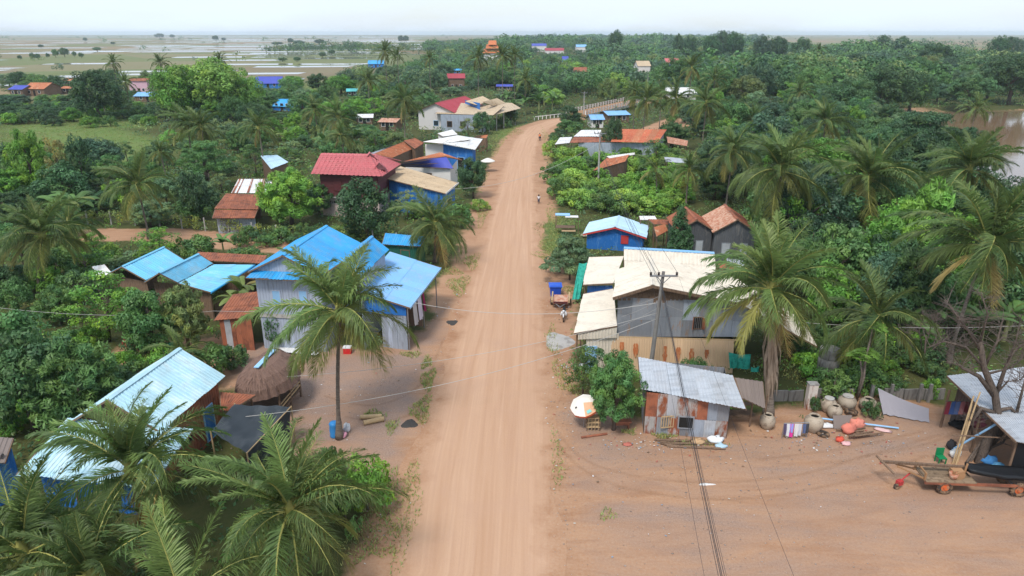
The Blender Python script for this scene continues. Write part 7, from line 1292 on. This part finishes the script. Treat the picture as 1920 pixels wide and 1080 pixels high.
T('mango0', 1150, 806, 660, 112, 'mid', 'glossy round tree shading the parasol by the yard'); T('airy0', 1092, 745, 650, 85, 'mid', 'bushy tree left of the glossy round tree'); T('airy1', 1135, 738, 652, 90, 'deep', 'leafy tree behind the glossy round tree'); T('dome0', 1298, 722, 664, 78, 'mid', 'clipped dome bush showing above the metal shack roof')
T('mango1', 1715, 545, 335, 150, 'bright', 'tall bright green mango-like tree on the right'); T('round0', 1560, 590, 410, 150, 'mid', 'broad leafy tree behind the large right palm'); T('mango0', 1690, 625, 450, 150, 'deep', 'dark mango-like tree below the tall bright one'); T('round1', 1490, 560, 440, 80, 'mid', 'tree between grey huts and the broad leafy tree'); T('round2', 1620, 600, 480, 120, 'deep', 'dark crown right of the broad leafy tree')
T('rain0', 1705, 345, 200, 215, 'dark', 'huge dark spreading tree at the river bank'); T('rain1', 1620, 330, 235, 150, 'deep', 'spreading tree left of the huge dark tree'); T('big0', 1650, 218, 118, 110, 'dark', 'tall dark tree left of the river cove'); T('big1', 1590, 222, 140, 100, 'deep', 'tall tree behind the palm on the right'); T('big2', 1705, 210, 130, 80, 'dark', 'dark tree closest to the river cove'); T('big0', 1815, 205, 138, 90, 'deep', 'round tree standing at the water across the cove'); T('big1', 1890, 196, 96, 110, 'dark', 'dark tree mass at the right edge across the water'); T('big2', 1850, 190, 115, 80, 'dark', 'dark tree left of the right edge mass')
T('bush0', 1560, 742, 690, 85, 'mid', 'creeper bush by the water tank'); T('bush1', 1610, 738, 682, 80, 'mid', 'bush right of the water tank behind the jars'); T('bush2', 1665, 738, 700, 70, 'mid', 'bush behind the grey cloth fence'); T('bush0', 1632, 782, 748, 40, 'deep', 'small bush beside the grey cloth fence'); T('bush1', 1528, 770, 738, 30, 'deep', 'small plant by the white post'); T('bush2', 1742, 745, 705, 40, 'bright', 'bright sapling left of the open metal shed')
# creepers and thickets
def clear_h(x, y, h):
    """gardens in front of a house stay low enough for it to be seen"""
    u_ = pix((x, y, 0))[0]
    for u0, u1, pl, Yh in SIGHT:
        if u0 - 9 < u_ < u1 + 9 and Yh - 90 < y < Yh - 1:
            while h > .5 and pix((x, y, h))[1] < pl: h *= .88
    return h
def fill(poly, n, keys, cols, h0, h1, w0, w1, seed, gap=2.6, group=None, road_gap=5.0, label=None):
    rg = random.Random(seed); P_ = [at(*p) for p in poly]; xs_ = [p.x for p in P_]; ys_ = [p.y for p in P_]; got = []; tries = 0
    while len(got) < n and tries < n * 40:
        tries += 1; x, y = rg.uniform(min(xs_), max(xs_)), rg.uniform(min(ys_), max(ys_))
        if not in_poly(x, y, P_): continue
        if any((x - a) ** 2 + (y - b_) ** 2 < gap * gap for a, b_ in got): continue
        if any((x - a) ** 2 + (y - b_) ** 2 < (r_ + .4) ** 2 for a, b_, r_ in FOOT) or abs(x - road_x(y)) < road_gap and y < 200: continue
        if in_poly(x, y, RIVER) or in_poly(x, y, FARLOT): continue
        h = rg.uniform(h0, h1); u_, v_ = pix((x, y, h))
        if not (-60 < u_ < 1980): continue
        h = clear_h(x, y, h)
        if h < 1.2: continue
        got.append((x, y)); plant(rg.choice(keys), x, y, h, rg.uniform(w0, w1), rg.choice(cols), label, group)
RD = ['round0', 'round1', 'round2', 'mango0', 'mango1', 'airy0', 'airy1']; BU = ['bush0', 'bush1', 'bush2']; BG = ['big0', 'big1', 'big2']
fill([(1025, 275), (1130, 275), (1260, 300), (1300, 360), (1260, 400), (1060, 405), (1022, 370)], 60, BU, ['bright', 'bright', 'mid', 'lime'], 2.0, 3.8, 4.0, 6.5, 1, 2.0, 'creeper-covered bushes along the right roadside', 5.6)
fill([(1300, 290), (1500, 250), (1850, 330), (1900, 560), (1580, 570), (1440, 430), (1330, 370)], 22, ['big0', 'big1', 'big2', 'mango0', 'mango1', 'round1'], ['deep', 'dark', 'mid', 'blue', 'bright'], 7, 10, 7.5, 10.5, 22, 6.5, 'trees on the right river side')
fill([(0, 330), (250, 320), (420, 270), (700, 230), (780, 200), (480, 200), (330, 235), (300, 320)], 14, ['big0', 'big1', 'big2', 'mango0', 'round2'], ['deep', 'dark', 'mid', 'blue', 'bright'], 5.5, 8, 7, 10, 23, 7, 'trees of the left village belt')
fill([(1330, 300), (1480, 300), (1900, 420), (1900, 640), (1560, 640), (1440, 520), (1430, 400), (1330, 380)], 95, RD + BU[:1], ['deep', 'mid', 'dark', 'bright', 'blue', 'mid'], 4.5, 7.6, 4.5, 7.0, 2, 2.9, 'trees on the right river side')
fill([(1260, 215), (1620, 215), (1750, 300), (1400, 320), (1250, 300)], 70, RD, ['deep', 'mid', 'dark', 'blue', 'bright', 'pale'], 4.5, 8.5, 5, 8.5, 3, 3.4, 'trees on the right river side')
fill([(0, 330), (200, 330), (420, 355), (400, 425), (150, 425), (0, 420)], 34, RD + BU, ['deep', 'mid', 'dark', 'bright', 'pale'], 2.5, 5.0, 3.5, 6.0, 4, 3.2, 'trees behind the soil field')
fill([(0, 455), (140, 440), (200, 500), (180, 600), (60, 640), (0, 640)], 16, RD + BU, ['mid', 'bright', 'deep'], 2.5, 4.2, 3.0, 5.0, 5, 2.8, 'garden trees on the left')
fill([(420, 260), (700, 240), (780, 300), (700, 330), (590, 300), (420, 330)], 44, RD + BU, ['deep', 'mid', 'bright', 'olive', 'pale', 'mid'], 2.5, 5.2, 3.5, 6.0, 6, 3.2, 'garden trees beyond the red tiled house')
fill([(0, 188), (300, 195), (500, 185), (820, 180), (800, 240), (480, 245), (300, 228), (130, 205), (0, 215)], 80, RD, ['deep', 'mid', 'mid', 'blue', 'olive', 'bright', 'pale'], 4.0, 7.5, 5, 8.5, 7, 3.8, 'trees of the left village belt')
fill([(0, 162), (200, 158), (480, 172), (700, 168), (800, 145), (980, 130), (980, 200), (820, 180), (500, 185), (0, 188)], 95, RD + BG[:1], ['deep', 'dark', 'blue', 'mid', 'olive', 'pale', 'mid'], 4, 7.5, 6, 10, 8, 5.5, 'trees of the far left village belt')
fill([(980, 130), (1400, 125), (1500, 175), (1480, 225), (1250, 215), (1190, 225), (1040, 222), (980, 215)], 90, RD + BG, ['deep', 'dark', 'blue', 'mid', 'olive', 'lime', 'bright', 'pale'], 5, 10, 7, 12, 9, 5.0, 'trees around the bridge village', 6.5)
fill([(1480, 130), (1900, 128), (1900, 200), (1800, 190), (1720, 210), (1480, 215)], 70, BG + RD, ['deep', 'dark', 'blue', 'mid'], 7, 12, 9, 14, 10, 6.5, 'trees around the river cove')
fill([(1250, 150), (1480, 140), (1700, 150), (1900, 150), (1900, 195), (1760, 190), (1700, 215), (1400, 215), (1260, 205)], 30, BG, ['deep', 'dark', 'blue', 'mid', 'bright', 'olive', 'pale'], 9, 14, 11, 16, 24, 9, 'trees around the river cove')
fill([(0, 160), (480, 172), (800, 150), (980, 140), (970, 190), (700, 190), (300, 186), (0, 186)], 22, BG, ['deep', 'dark', 'blue', 'mid', 'bright', 'olive', 'pale'], 6.5, 9.5, 9, 13, 25, 9, 'trees of the far left village belt')
fill([(820, 300), (850, 300), (880, 400), (840, 480), (760, 490), (770, 420)], 10, BU, ['mid', 'olive', 'bright'], 1.0, 2.2, 1.8, 3.0, 12, 2.0, 'roadside shrubs on the left')
fill([(1000, 218), (1060, 215), (1160, 240), (1090, 246), (1050, 262), (1020, 300)], 10, BU, ['mid', 'deep'], 1.4, 2.6, 2.5, 4.0, 13, 2.2, 'shrubs by the road bend', 5.5)
fill([(440, 445), (700, 440), (700, 462), (440, 465)], 14, BU, ['deep', 'mid'], 1.2, 2.0, 2.0, 3.4, 14, 1.9, 'creeper hedge along the garden fence')
fill([(1500, 640), (1760, 640), (1760, 732), (1500, 728)], 16, BU, ['mid', 'deep', 'bright'], 1.0, 2.4, 2.0, 3.6, 16, 1.6, 'bushes behind the yard jars')
fill([(0, 640), (190, 640), (330, 690), (200, 800), (0, 830)], 16, BU, ['mid', 'deep', 'bright', 'olive'], .9, 2.0, 2.0, 3.4, 17, 1.7, 'garden shrubs on the left')
fill([(0, 300), (120, 300), (330, 265), (480, 245), (460, 300), (330, 335), (180, 340), (0, 335)], 22, BU + RD, ['mid', 'deep', 'bright', 'olive', 'pale'], 2.2, 5, 3.5, 6, 18, 3.4, 'trees at the near edge of the green field')
fill([(0, 196), (140, 205), (300, 214), (310, 236), (130, 240), (0, 234)], 46, BU + RD[:3], ['deep', 'mid', 'bright', 'dark'], 2.0, 4.2, 4, 7, 15, 3.2, 'hedge trees along the green field')
for i, (px_b, pyb, pyt, w_, c_) in enumerate(((38, 112, 103, 9, 'dark'), (62, 113, 98, 12, 'deep'), (72, 112, 100, 10, 'deep'), (90, 109, 99, 8, 'deep'), (105, 108, 91, 14, 'mid'), (122, 107, 89, 20, 'mid'), (140, 107, 96, 9, 'deep'), (153, 109, 98, 11, 'mid'), (183, 96, 88, 16, 'mid'), (77, 90, 83, 10, 'dark'), (300, 72, 62, 20, 'dark'), (323, 72, 64, 10, 'dark'), (405, 77, 66, 14, 'dark'), (420, 77, 70, 10, 'dark'), (545, 82, 71, 12, 'dark'), (600, 84, 73, 22, 'dark'), (560, 84, 75, 26, 'deep'), (520, 85, 78, 24, 'deep'), (505, 98, 90, 5, 'dark'), (515, 98, 90, 5, 'dark'), (525, 98, 90, 5, 'dark'), (540, 97, 89, 5, 'dark'), (530, 116, 107, 18, 'mid'), (557, 116, 106, 16, 'deep'), (605, 108, 97, 14, 'deep'), (622, 103, 92, 14, 'deep'), (752, 80, 66, 14, 'dark'), (762, 80, 66, 12, 'dark'), (212, 84, 78, 10, 'dark'), (160, 78, 70, 8, 'dark'))):
    T(['big0', 'big1', 'big2'][i % 3], px_b, pyb, pyt, w_, c_, None, 'lone trees on the flooded plain')
for i, (px_b, Y_, h, w_) in enumerate(((1153, 620, 25, 15), (1330, 560, 22, 16), (1350, 575, 24.5, 18), (1372, 565, 23.5, 18), (1290, 600, 21, 14), (1425, 540, 20.5, 15), (1455, 560, 20, 18), (1500, 600, 19.5, 18), (1650, 620, 21, 16), (1685, 600, 20, 16), (1865, 540, 21, 16), (1890, 545, 20, 17), (1270, 580, 22, 9), (1745, 420, 17, 20))):
    plant(BG[i % 3], (px_b - 960) / FPX * (Y_ * math.cos(PITCH) + CAM_H * math.sin(PITCH)), Y_, h, w_, ['dark', 'deep', 'blue'][i % 3], None, 'tall trees rising over the far woods')
# banana plants
for i, (px_b, py_b, s_) in enumerate(((535, 330, 1.2), (610, 290, 1.6), (640, 285, 1.7), (668, 282, 1.7), (690, 278, 1.5), (655, 270, 1.5), (960, 222, 2.0), (985, 215, 2.1), (1010, 212, 2.2), (1035, 208, 2.2), (930, 226, 1.8), (990, 200, 2.2), (1020, 198, 2.2), (950, 205, 2.2), (150, 420, 1.6), (125, 425, 1.5), (462, 590, 1.3), (450, 600, 1.1), (420, 480, .9), (1745, 640, 1.3), (1835, 650, 1.2), (1880, 640, 1.3), (1700, 650, 1.1), (1890, 620, 1.4), (620, 215, 1.5), (515, 275, 1.3))):
    p = at(px_b, py_b); banana(p.x, p.y, s_, None, (.15, .20, .05) if i in (16, 17, 25) else (.10, .19, .05))

# ------------------------------------------------------------------ undergrowth and grass: what nobody could count
DG = dirt.reshape(sh); GG = np.maximum(grass, field).reshape(sh)
def cover(x, y):
    i = np.clip(np.searchsorted(ys, y), 0, len(ys) - 1); j = np.clip(np.searchsorted(xs, x), 0, len(xs) - 1); return DG[i, j], GG[i, j]
def ground_cover(name, label, n, box, seed, size, leaf, nl, cols, lo, hi, fl=.6, gmax=.4, up=.5, aspect=.45):
    rg = np.random.default_rng(seed); y = rg.uniform(box[2], box[3], n * 3) if box[3] < 150 else box[2] + (box[3] - box[2]) * rg.uniform(0, 1, n * 3) ** 1.2; x = rg.uniform(box[0], box[1], n * 3)
    d_, g_ = cover(x, y); ok = (d_ >= lo) & (d_ <= hi) & (g_ < gmax) & (np.abs(x) < .80 * y + 16) & (np.abs(x - np.interp(y, CLy, CLx)) > 4.4) & (sdist(x, y, RIVER) < -1.5); x, y = x[ok][:n], y[ok][:n]
    keep = np.ones(len(x), bool)
    for a, b_, r_ in FOOT: keep &= (x - a) ** 2 + (y - b_) ** 2 > (r_ * .8) ** 2
    x, y = x[keep], y[keep]; r0 = rg.uniform(.6, 1.4, len(x)) * size; C = np.stack([x, y, r0 * fl * .55], 1); base = np.array([COLS[c] for c in cols]); cl_ = base[rg.integers(len(cols), size=len(x))]
    v_, f_, t_ = leaf_cloud(rg, C, r0, nl, leaf, aspect, up, fl, tint_of(rg, len(x), .25, .6) * cl_); me = mesh_from(name, v_, f_, [LEAF], t_); o = bpy.data.objects.new(name, me); COL.objects.link(o); tag(o, label, 'undergrowth', None, 'stuff'); print(name, len(v_) // 4); return o
ground_cover('undergrowth', 'low green weeds and saplings covering the ground between houses', 6500, (-75, 85, 18, 125), 51, .75, .26, 16, ['mid', 'bright', 'deep', 'olive', 'pale'], 0, .25)
ground_cover('undergrowth', 'low green thicket under the farther village trees', 6500, (-230, 260, 110, 330), 52, 1.7, .60, 12, ['mid', 'deep', 'olive', 'blue'], 0, .3)
def field_grass(n, seed):
    rg = np.random.default_rng(seed); y = rg.uniform(60, 330, n * 8); x = rg.uniform(-190, 140, n * 8); d_, g_ = cover(x, y); ok = (g_ > .5) & (sdist(x, y, FIELDS[0]) < 0) & (np.abs(x) < .8 * y); x, y = x[ok][:n], y[ok][:n]; C = np.stack([x, y, np.full(len(x), .1)], 1)
    cl_ = np.array([(.16, .25, .06), (.20, .24, .08), (.13, .22, .055), (.24, .23, .10)])[rg.integers(4, size=len(x))]; v_, f_, t_ = leaf_cloud(rg, C, rg.uniform(.2, .7, len(x)), 9, .30, .2, .1, .5, tint_of(rg, len(x), .2, .4) * cl_); me = mesh_from('field_grass', v_, f_, [LEAF], t_); o = bpy.data.objects.new('field_grass', me); COL.objects.link(o); tag(o, 'rough grass growing over the open green fields', 'grass', None, 'stuff')
field_grass(9000, 55)
ground_cover('weeds', 'tufts of weeds along the edges of road and yards', 520, (-20, 34, 22, 120), 53, .20, .15, 14, ['bright', 'lime', 'mid'], .25, .72, .7, 2, .2, .25)
def turf(name, label, spots, seed):
    """grass blades in patches: (px, py, radius x, radius y, blades)"""
    rg = np.random.default_rng(seed); V_, T_ = [], []
    for px0, py0, rx_, ry_, nb in spots:
        p = at(px0, py0); a = rg.uniform(0, 6.283, nb); r_ = np.sqrt(rg.uniform(0, 1, nb)) * (1 + .3 * np.sin(a * 3 + px0)); b_ = np.stack([p.x + rx_ * r_ * np.cos(a), p.y + ry_ * r_ * np.sin(a), np.full(nb, .0)], 1)
        h = rg.uniform(.05, .20, nb)[:, None]; d_ = rg.normal(size=(nb, 3)) * .5; d_[:, 2] = 1; w_ = unit(np.cross(d_, rg.normal(size=(nb, 3)))) * .03; e = b_ + d_ * h; V_.append(np.stack([b_ - w_, b_ + w_, e + w_ * .3, e - w_ * .3], 1).reshape(-1, 3)); c = np.array([.33, .38, .13]) * rg.uniform(.7, 1.3, (nb, 1)) * np.array([1, 1, 1]); c[:, 0] *= rg.uniform(.75, 1.35, nb); T_.append(np.repeat(c, 4, 0))
    v_ = np.concatenate(V_); me = mesh_from(name, v_, np.arange(len(v_)).reshape(-1, 4), [LEAF], np.concatenate(T_)); o = bpy.data.objects.new(name, me); COL.objects.link(o); tag(o, label, 'grass', None, 'stuff')
turf('grass', 'patchy grass on the verges and yard edges', [(790, 768, .6, 1.6, 450), (803, 712, .45, 1.5, 400), (800, 680, .35, 1.0, 200), (772, 665, .8, .5, 175), (700, 778, .7, .5, 200), (735, 800, .35, .8, 150), (770, 900, .5, 1.5, 250), (860, 535, 1.0, 2.5, 650), (885, 490, .8, 2.6, 450), (845, 510, 1.2, 1.2, 300), (1045, 415, 1.6, 6, 1500), (1035, 460, 1.2, 4, 1100), (1030, 480, 1.6, 2, 600), (1075, 545, 1.0, 1.0, 250), (930, 270, 1.5, 12, 1250), (945, 245, 4, 10, 1750), (900, 330, 1.2, 8, 600), (1030, 300, .8, 12, 600), (1020, 250, .8, 12, 450), (1245, 818, .7, .3, 200), (1310, 832, 1.5, .3, 250), (1180, 810, .4, .3, 100), (1080, 730, .8, .8, 300), (700, 1000, 1.2, 2.2, 650), (720, 930, .8, 2.0, 450), (1140, 965, .4, .5, 60), (1520, 700, 4, 2, 750), (1035, 640, .5, 3, 250), (1050, 700, .5, 2, 250), (835, 470, .8, 4, 500), (905, 400, .8, 6, 600), (1040, 340, .7, 10, 900), (1045, 860, .4, 3, 140), (760, 980, .6, 3, 350)], 30)
# loose stones on yards and road edges
rgs_ = np.random.default_rng(19); V_, F_, T_ = [], [], []; nb = 0; oct_v = np.array([(1, 0, 0), (0, 1, 0), (-1, 0, 0), (0, -1, 0), (0, 0, .8), (0, 0, -.8)], float); oct_f = np.array([(0, 1, 4), (1, 2, 4), (2, 3, 4), (3, 0, 4), (1, 0, 5), (2, 1, 5), (3, 2, 5), (0, 3, 5)])
for px0, py0, rx_, ry_, n_ in ((1350, 960, 11, 7, 1000), (1100, 800, 3, 5, 500), (640, 760, 6, 5, 700), (1040, 900, .8, 12, 300), (800, 800, .8, 12, 250), (1500, 850, 8, 3, 400)):
    p = at(px0, py0); c = np.array([p.x, p.y, 0]) + rgs_.normal(size=(n_, 3)) * np.array([rx_ * .6, ry_ * .6, 0])
    for q in c:
        if abs(q[0] - road_x(q[1])) < 3.0: continue
        r_ = rgs_.uniform(.008, .034) * rgs_.choice([1, 1, 1, 1.7]); v_ = oct_v * rgs_.uniform(.7, 1.3, (6, 1)) * r_ * np.array([1.2, 1, .8]) + q + np.array([0, 0, .01]); V_.append(v_); F_.append(oct_f + nb); nb += 6; k = rgs_.uniform(.6, 1.35); T_.append(np.tile(np.array([.52, .42, .36]) * k, (6, 1)))
me = mesh_from('gravel', np.concatenate(V_), np.concatenate(F_), [LEAF], np.concatenate(T_)); o = bpy.data.objects.new('gravel', me); COL.objects.link(o); tag(o, 'loose gravel scattered over the yards', 'gravel', None, 'stuff')
# litter flecks on yards and verges
rgl = np.random.default_rng(9); V_, T_ = [], []
for px0, py0, rx_, ry_, nb in ((1050, 780, 1.5, 6, 60), (1070, 690, .8, 1.6, 90), (1300, 850, 7, 4, 60), (1560, 815, 4, 1.2, 110), (1500, 840, 3, .8, 24), (860, 580, 1.6, 4, 60), (620, 760, 5, 5, 60), (1190, 835, 2, .7, 60), (1300, 835, 2.2, .5, 60), (1350, 960, 8, 4, 30), (710, 960, 1, 3, 30), (1680, 840, 3, 1.5, 30), (1030, 560, .8, 6, 50)):
    p = at(px0, py0); c = np.array([p.x, p.y, .025]) + rgl.normal(size=(nb, 3)) * np.array([rx_ * .6, ry_ * .6, .006]); c = c[np.abs(c[:, 0] - np.interp(c[:, 1], CLy, CLx)) > 3.2]; nb = len(c); c[:, 2] = np.abs(c[:, 2]) + .012; u = rgl.normal(size=(nb, 3)); u[:, 2] *= .3; u = unit(u) * rgl.uniform(.012, .085, (nb, 1)) ** 1.0 * rgl.uniform(.4, 1, (nb, 1)); w_ = unit(np.cross(u, np.array([0, .2, 1.]))) * rgl.uniform(.02, .06, (nb, 1))
    V_.append(np.stack([c - u - w_, c + u - w_, c + u + w_, c - u + w_], 1).reshape(-1, 3) + np.array([0, 0, .02])); k = np.array([(.8, .8, .8), (.75, .72, .66), (.3, .45, .6), (.6, .15, .12), (.25, .18, .12), (.7, .68, .6)])[rgl.integers(6, size=nb)]; T_.append(np.repeat(k, 4, 0))
v_ = np.concatenate(V_); me = mesh_from('litter', v_, np.arange(len(v_)).reshape(-1, 4), [LEAF], np.concatenate(T_)); o = bpy.data.objects.new('litter', me); COL.objects.link(o); tag(o, 'small scraps of litter strewn over yards and verges', 'litter', None, 'stuff')
# ------------------------------------------------------------------ far woods: one mass to the horizon
def woods(name, label, polys, spacing, seed, hmin, hmax, cols, K=9, n=13):
    rg = np.random.default_rng(seed); V_, T_ = [], []
    for poly, sp_, prob in polys:
        P_ = np.array([(p[0], p[1]) for p in poly]); lo, hi = P_.min(0), P_.max(0); y = lo[1]
        while y < hi[1]:
            s_ = sp_ * max(1, y / 400) ** .75; x = lo[0]; row = []
            xs2 = np.arange(max(lo[0], -.85 * y - 20), min(hi[0], .85 * y + 20), s_)
            if len(xs2):
                xx = xs2 + rg.uniform(-.5, .5, len(xs2)) * s_; yy_ = np.full(len(xs2), y) + rg.uniform(-.5, .5, len(xs2)) * s_
                ok = (sdist(xx, yy_, poly) > 0) & (rg.random(len(xs2)) < prob) & (sdist(xx, yy_, RIVER) < -4)
                for a, b_ in zip(xx[ok], yy_[ok]):
                    if any((a - f[0]) ** 2 + (b_ - f[1]) ** 2 < (f[2] + 3) ** 2 for f in FOOT) or in_poly(a, b_, FARLOT): continue
                    row.append((a, b_))
            for a, b_ in row:
                big = max(1, (b_ / 450)) ** .45; h = rg.uniform(hmin, hmax) * (.62 + .85 * (.5 + .5 * math.sin(a / 37 + 1.3 * math.sin(b_ / 61))) * (.5 + .5 * math.cos(b_ / 47 + math.sin(a / 53)))) * f_front(a, b_); h = clear_h(a, b_, h); r_ = h * rg.uniform(.45, .80) * big; h *= min(1.25, big)
                C = clumps(rg, K, 'round', r_, h * .42, h * .58); ci = int((.5 + .5 * math.sin(a / 29 + b_ / 71)) * len(cols) * .6 + rg.uniform(0, len(cols) * .4)) % len(cols); c = COLS[cols[ci]]; nr = b_ < 420; v_, f_, t_ = leaf_cloud(rg, C, np.full(K, r_ * .40), 42 if nr else n, r_ * (.145 if nr else .22), .7, .5, .8, tint_of(rg, K, .25, .4) * np.array(c))
                V_.append(v_ + np.array([a, b_, 0])); T_.append(t_)
            y += s_ * .8
    if not V_: return
    v_ = np.concatenate(V_); me = mesh_from(name, v_, np.arange(len(v_)).reshape(-1, 4), [LEAF], np.concatenate(T_)); o = bpy.data.objects.new(name, me); COL.objects.link(o); tag(o, label, 'woods', None, 'stuff'); print(name, len(v_) // 4); return o
def f_front(a, b_):
    """lower growth in front of the far villas and the temple, as in the village gardens there"""
    u_ = pix((a, b_, 0))[0]
    for u0, u1, y0, y1 in ((890, 950, 330, 640), (985, 1115, 420, 1000), (1190, 1232, 240, 330), (1245, 1330, 230, 440), (1490, 1535, 300, 480), (1635, 1690, 300, 480), (690, 730, 280, 480), (840, 875, 230, 320)):
        if u0 < u_ < u1 and y0 < b_ < y1: return .42
    return 1.
cc = ['deep', 'mid', 'blue', 'mid', 'blue', 'mid', 'olive', 'dark', 'deep']
woods('woods', 'far woods around the village, fading towards the horizon', [([(-80, 330), (-60, 300), (40, 255), (110, 255), (300, 280), (480, 330), (700, 480), (500, 620), (380, 900), (520, 1700), (900, 2600), (500, 3000), (200, 2600), (-150, 1300), (-110, 900), (-62, 640), (-66, 430)], 8.5, .92)], 8, 31, 5.5, 11, cc, 13, 20)
woods('hedgerow', 'thin lines of far trees across the flooded plain', [([(-2200, 1600), (600, 1500), (3000, 1700), (5000, 5200), (-5000, 5200)], 60, .40), ([(-700, 330), (-160, 330), (-130, 420), (-60, 1000), (-900, 1100)], 30, .10), ([(380, 700), (900, 650), (2500, 1600), (900, 1700)], 20, .75), ([(-300, 860), (-130, 850), (-120, 1000), (-290, 1010)], 6, .95)], 8, 32, 5, 8, cc, 7, 10)
# ------------------------------------------------------------------ labels for the plants not singled out above
LAND = [('the stepped blue roofs', -28, 55), ('the big blue house', -16, 51), ('the red tiled house', -20.5, 90), ('the red rust shed', -33, 83), ('the pale grey hut roof', -46, 118), ('the tan compound', -9, 184), ('the broad whitish roof', -9.5, 121), ('the blue posted house', -65, 206), ('the slate blue roof', -140, 265),
        ('the long rust shed', 22, 140), ('the blue shed', 11, 73), ('the grey huts', 22, 70), ('the cream roofed house', 11, 47), ('the bridge', 28, 212), ('the white-roofed hall', 75, 255), ('the river cove', 122, 205), ('the river bend', 82, 112), ('the open metal shed', 29, 36), ('the lone red-roofed house', 200, 470), ('the tall red-roofed house', -24, 290), ('the far violet-roofed house', -115, 320), ('the far rust-roofed house', -190, 270), ('the soil field', -35, 72), ('the green field', -95, 130), ('the cyan far roof', -85, 480), ('the red hipped roof', 105, 440), ('the pole by the roadside', 13, 104), ('the yard palm', -10, 35)]
ORD = ['', 'second ', 'third ', 'fourth ', 'fifth ', 'sixth ', 'seventh ', 'eighth ', 'ninth ', 'tenth ', 'eleventh ', 'twelfth ', 'thirteenth ', 'fourteenth ', 'fifteenth ', 'sixteenth ', 'seventeenth ', 'eighteenth ', 'nineteenth ', 'twentieth ']
grp = {}
for r_ in VEG:
    if r_[4]: continue
    x, y = r_[2], r_[3]; nm, lx, ly = min(LAND, key=lambda l: (l[1] - x) ** 2 + ((l[2] - y) * .8) ** 2); dx, dy = x - lx, y - ly
    rel = ('right of' if dx > 0 else 'left of') if abs(dx) * 1.0 > abs(dy) else ('behind' if dy > 0 else 'in front of'); grp.setdefault((r_[1], rel, nm), []).append((math.hypot(dx, dy), r_))
for (ds, rel, nm), l in grp.items():
    l.sort(key=lambda q: q[0])
    for i, (_, r_) in enumerate(l):
        r_[0]['label'] = (f'{ds} {rel} {nm}' if len(l) == 1 else f'{ds} {rel} {nm}, ' + ORD[min(i, 19)] + 'nearest it')
        if 'group' not in r_[0].keys(): r_[0]['group'] = 'village ' + r_[0].name.split('.')[0].replace('_', ' ') + 's'
# ------------------------------------------------------------------ humid air
hz = MB(); hz.box((0, 0, 15.0), (16600, 16600, 38)); ho = hz.obj('haze', None) if False else None
me = bpy.data.meshes.new('haze'); hb = MB(); hb.box((0, 0, 14.5), (19800, 19800, 36)); me.from_pydata(hb.v, [], hb.f); m = bpy.data.materials.new('humid_air'); m.use_nodes = True; t = m.node_tree; t.nodes.remove(t.nodes['Principled BSDF'])
pv = t.nodes.new('ShaderNodeVolumePrincipled'); pv.inputs['Color'].default_value = (.76, .89, 1, 1); pv.inputs['Density'].default_value = .00014; pv.inputs['Anisotropy'].default_value = .15
t.links.new(pv.outputs[0], t.nodes['Material Output'].inputs['Volume']); me.materials.append(m); ho = bpy.data.objects.new('haze', me); COL.objects.link(ho); tag(ho, kind='stuff')
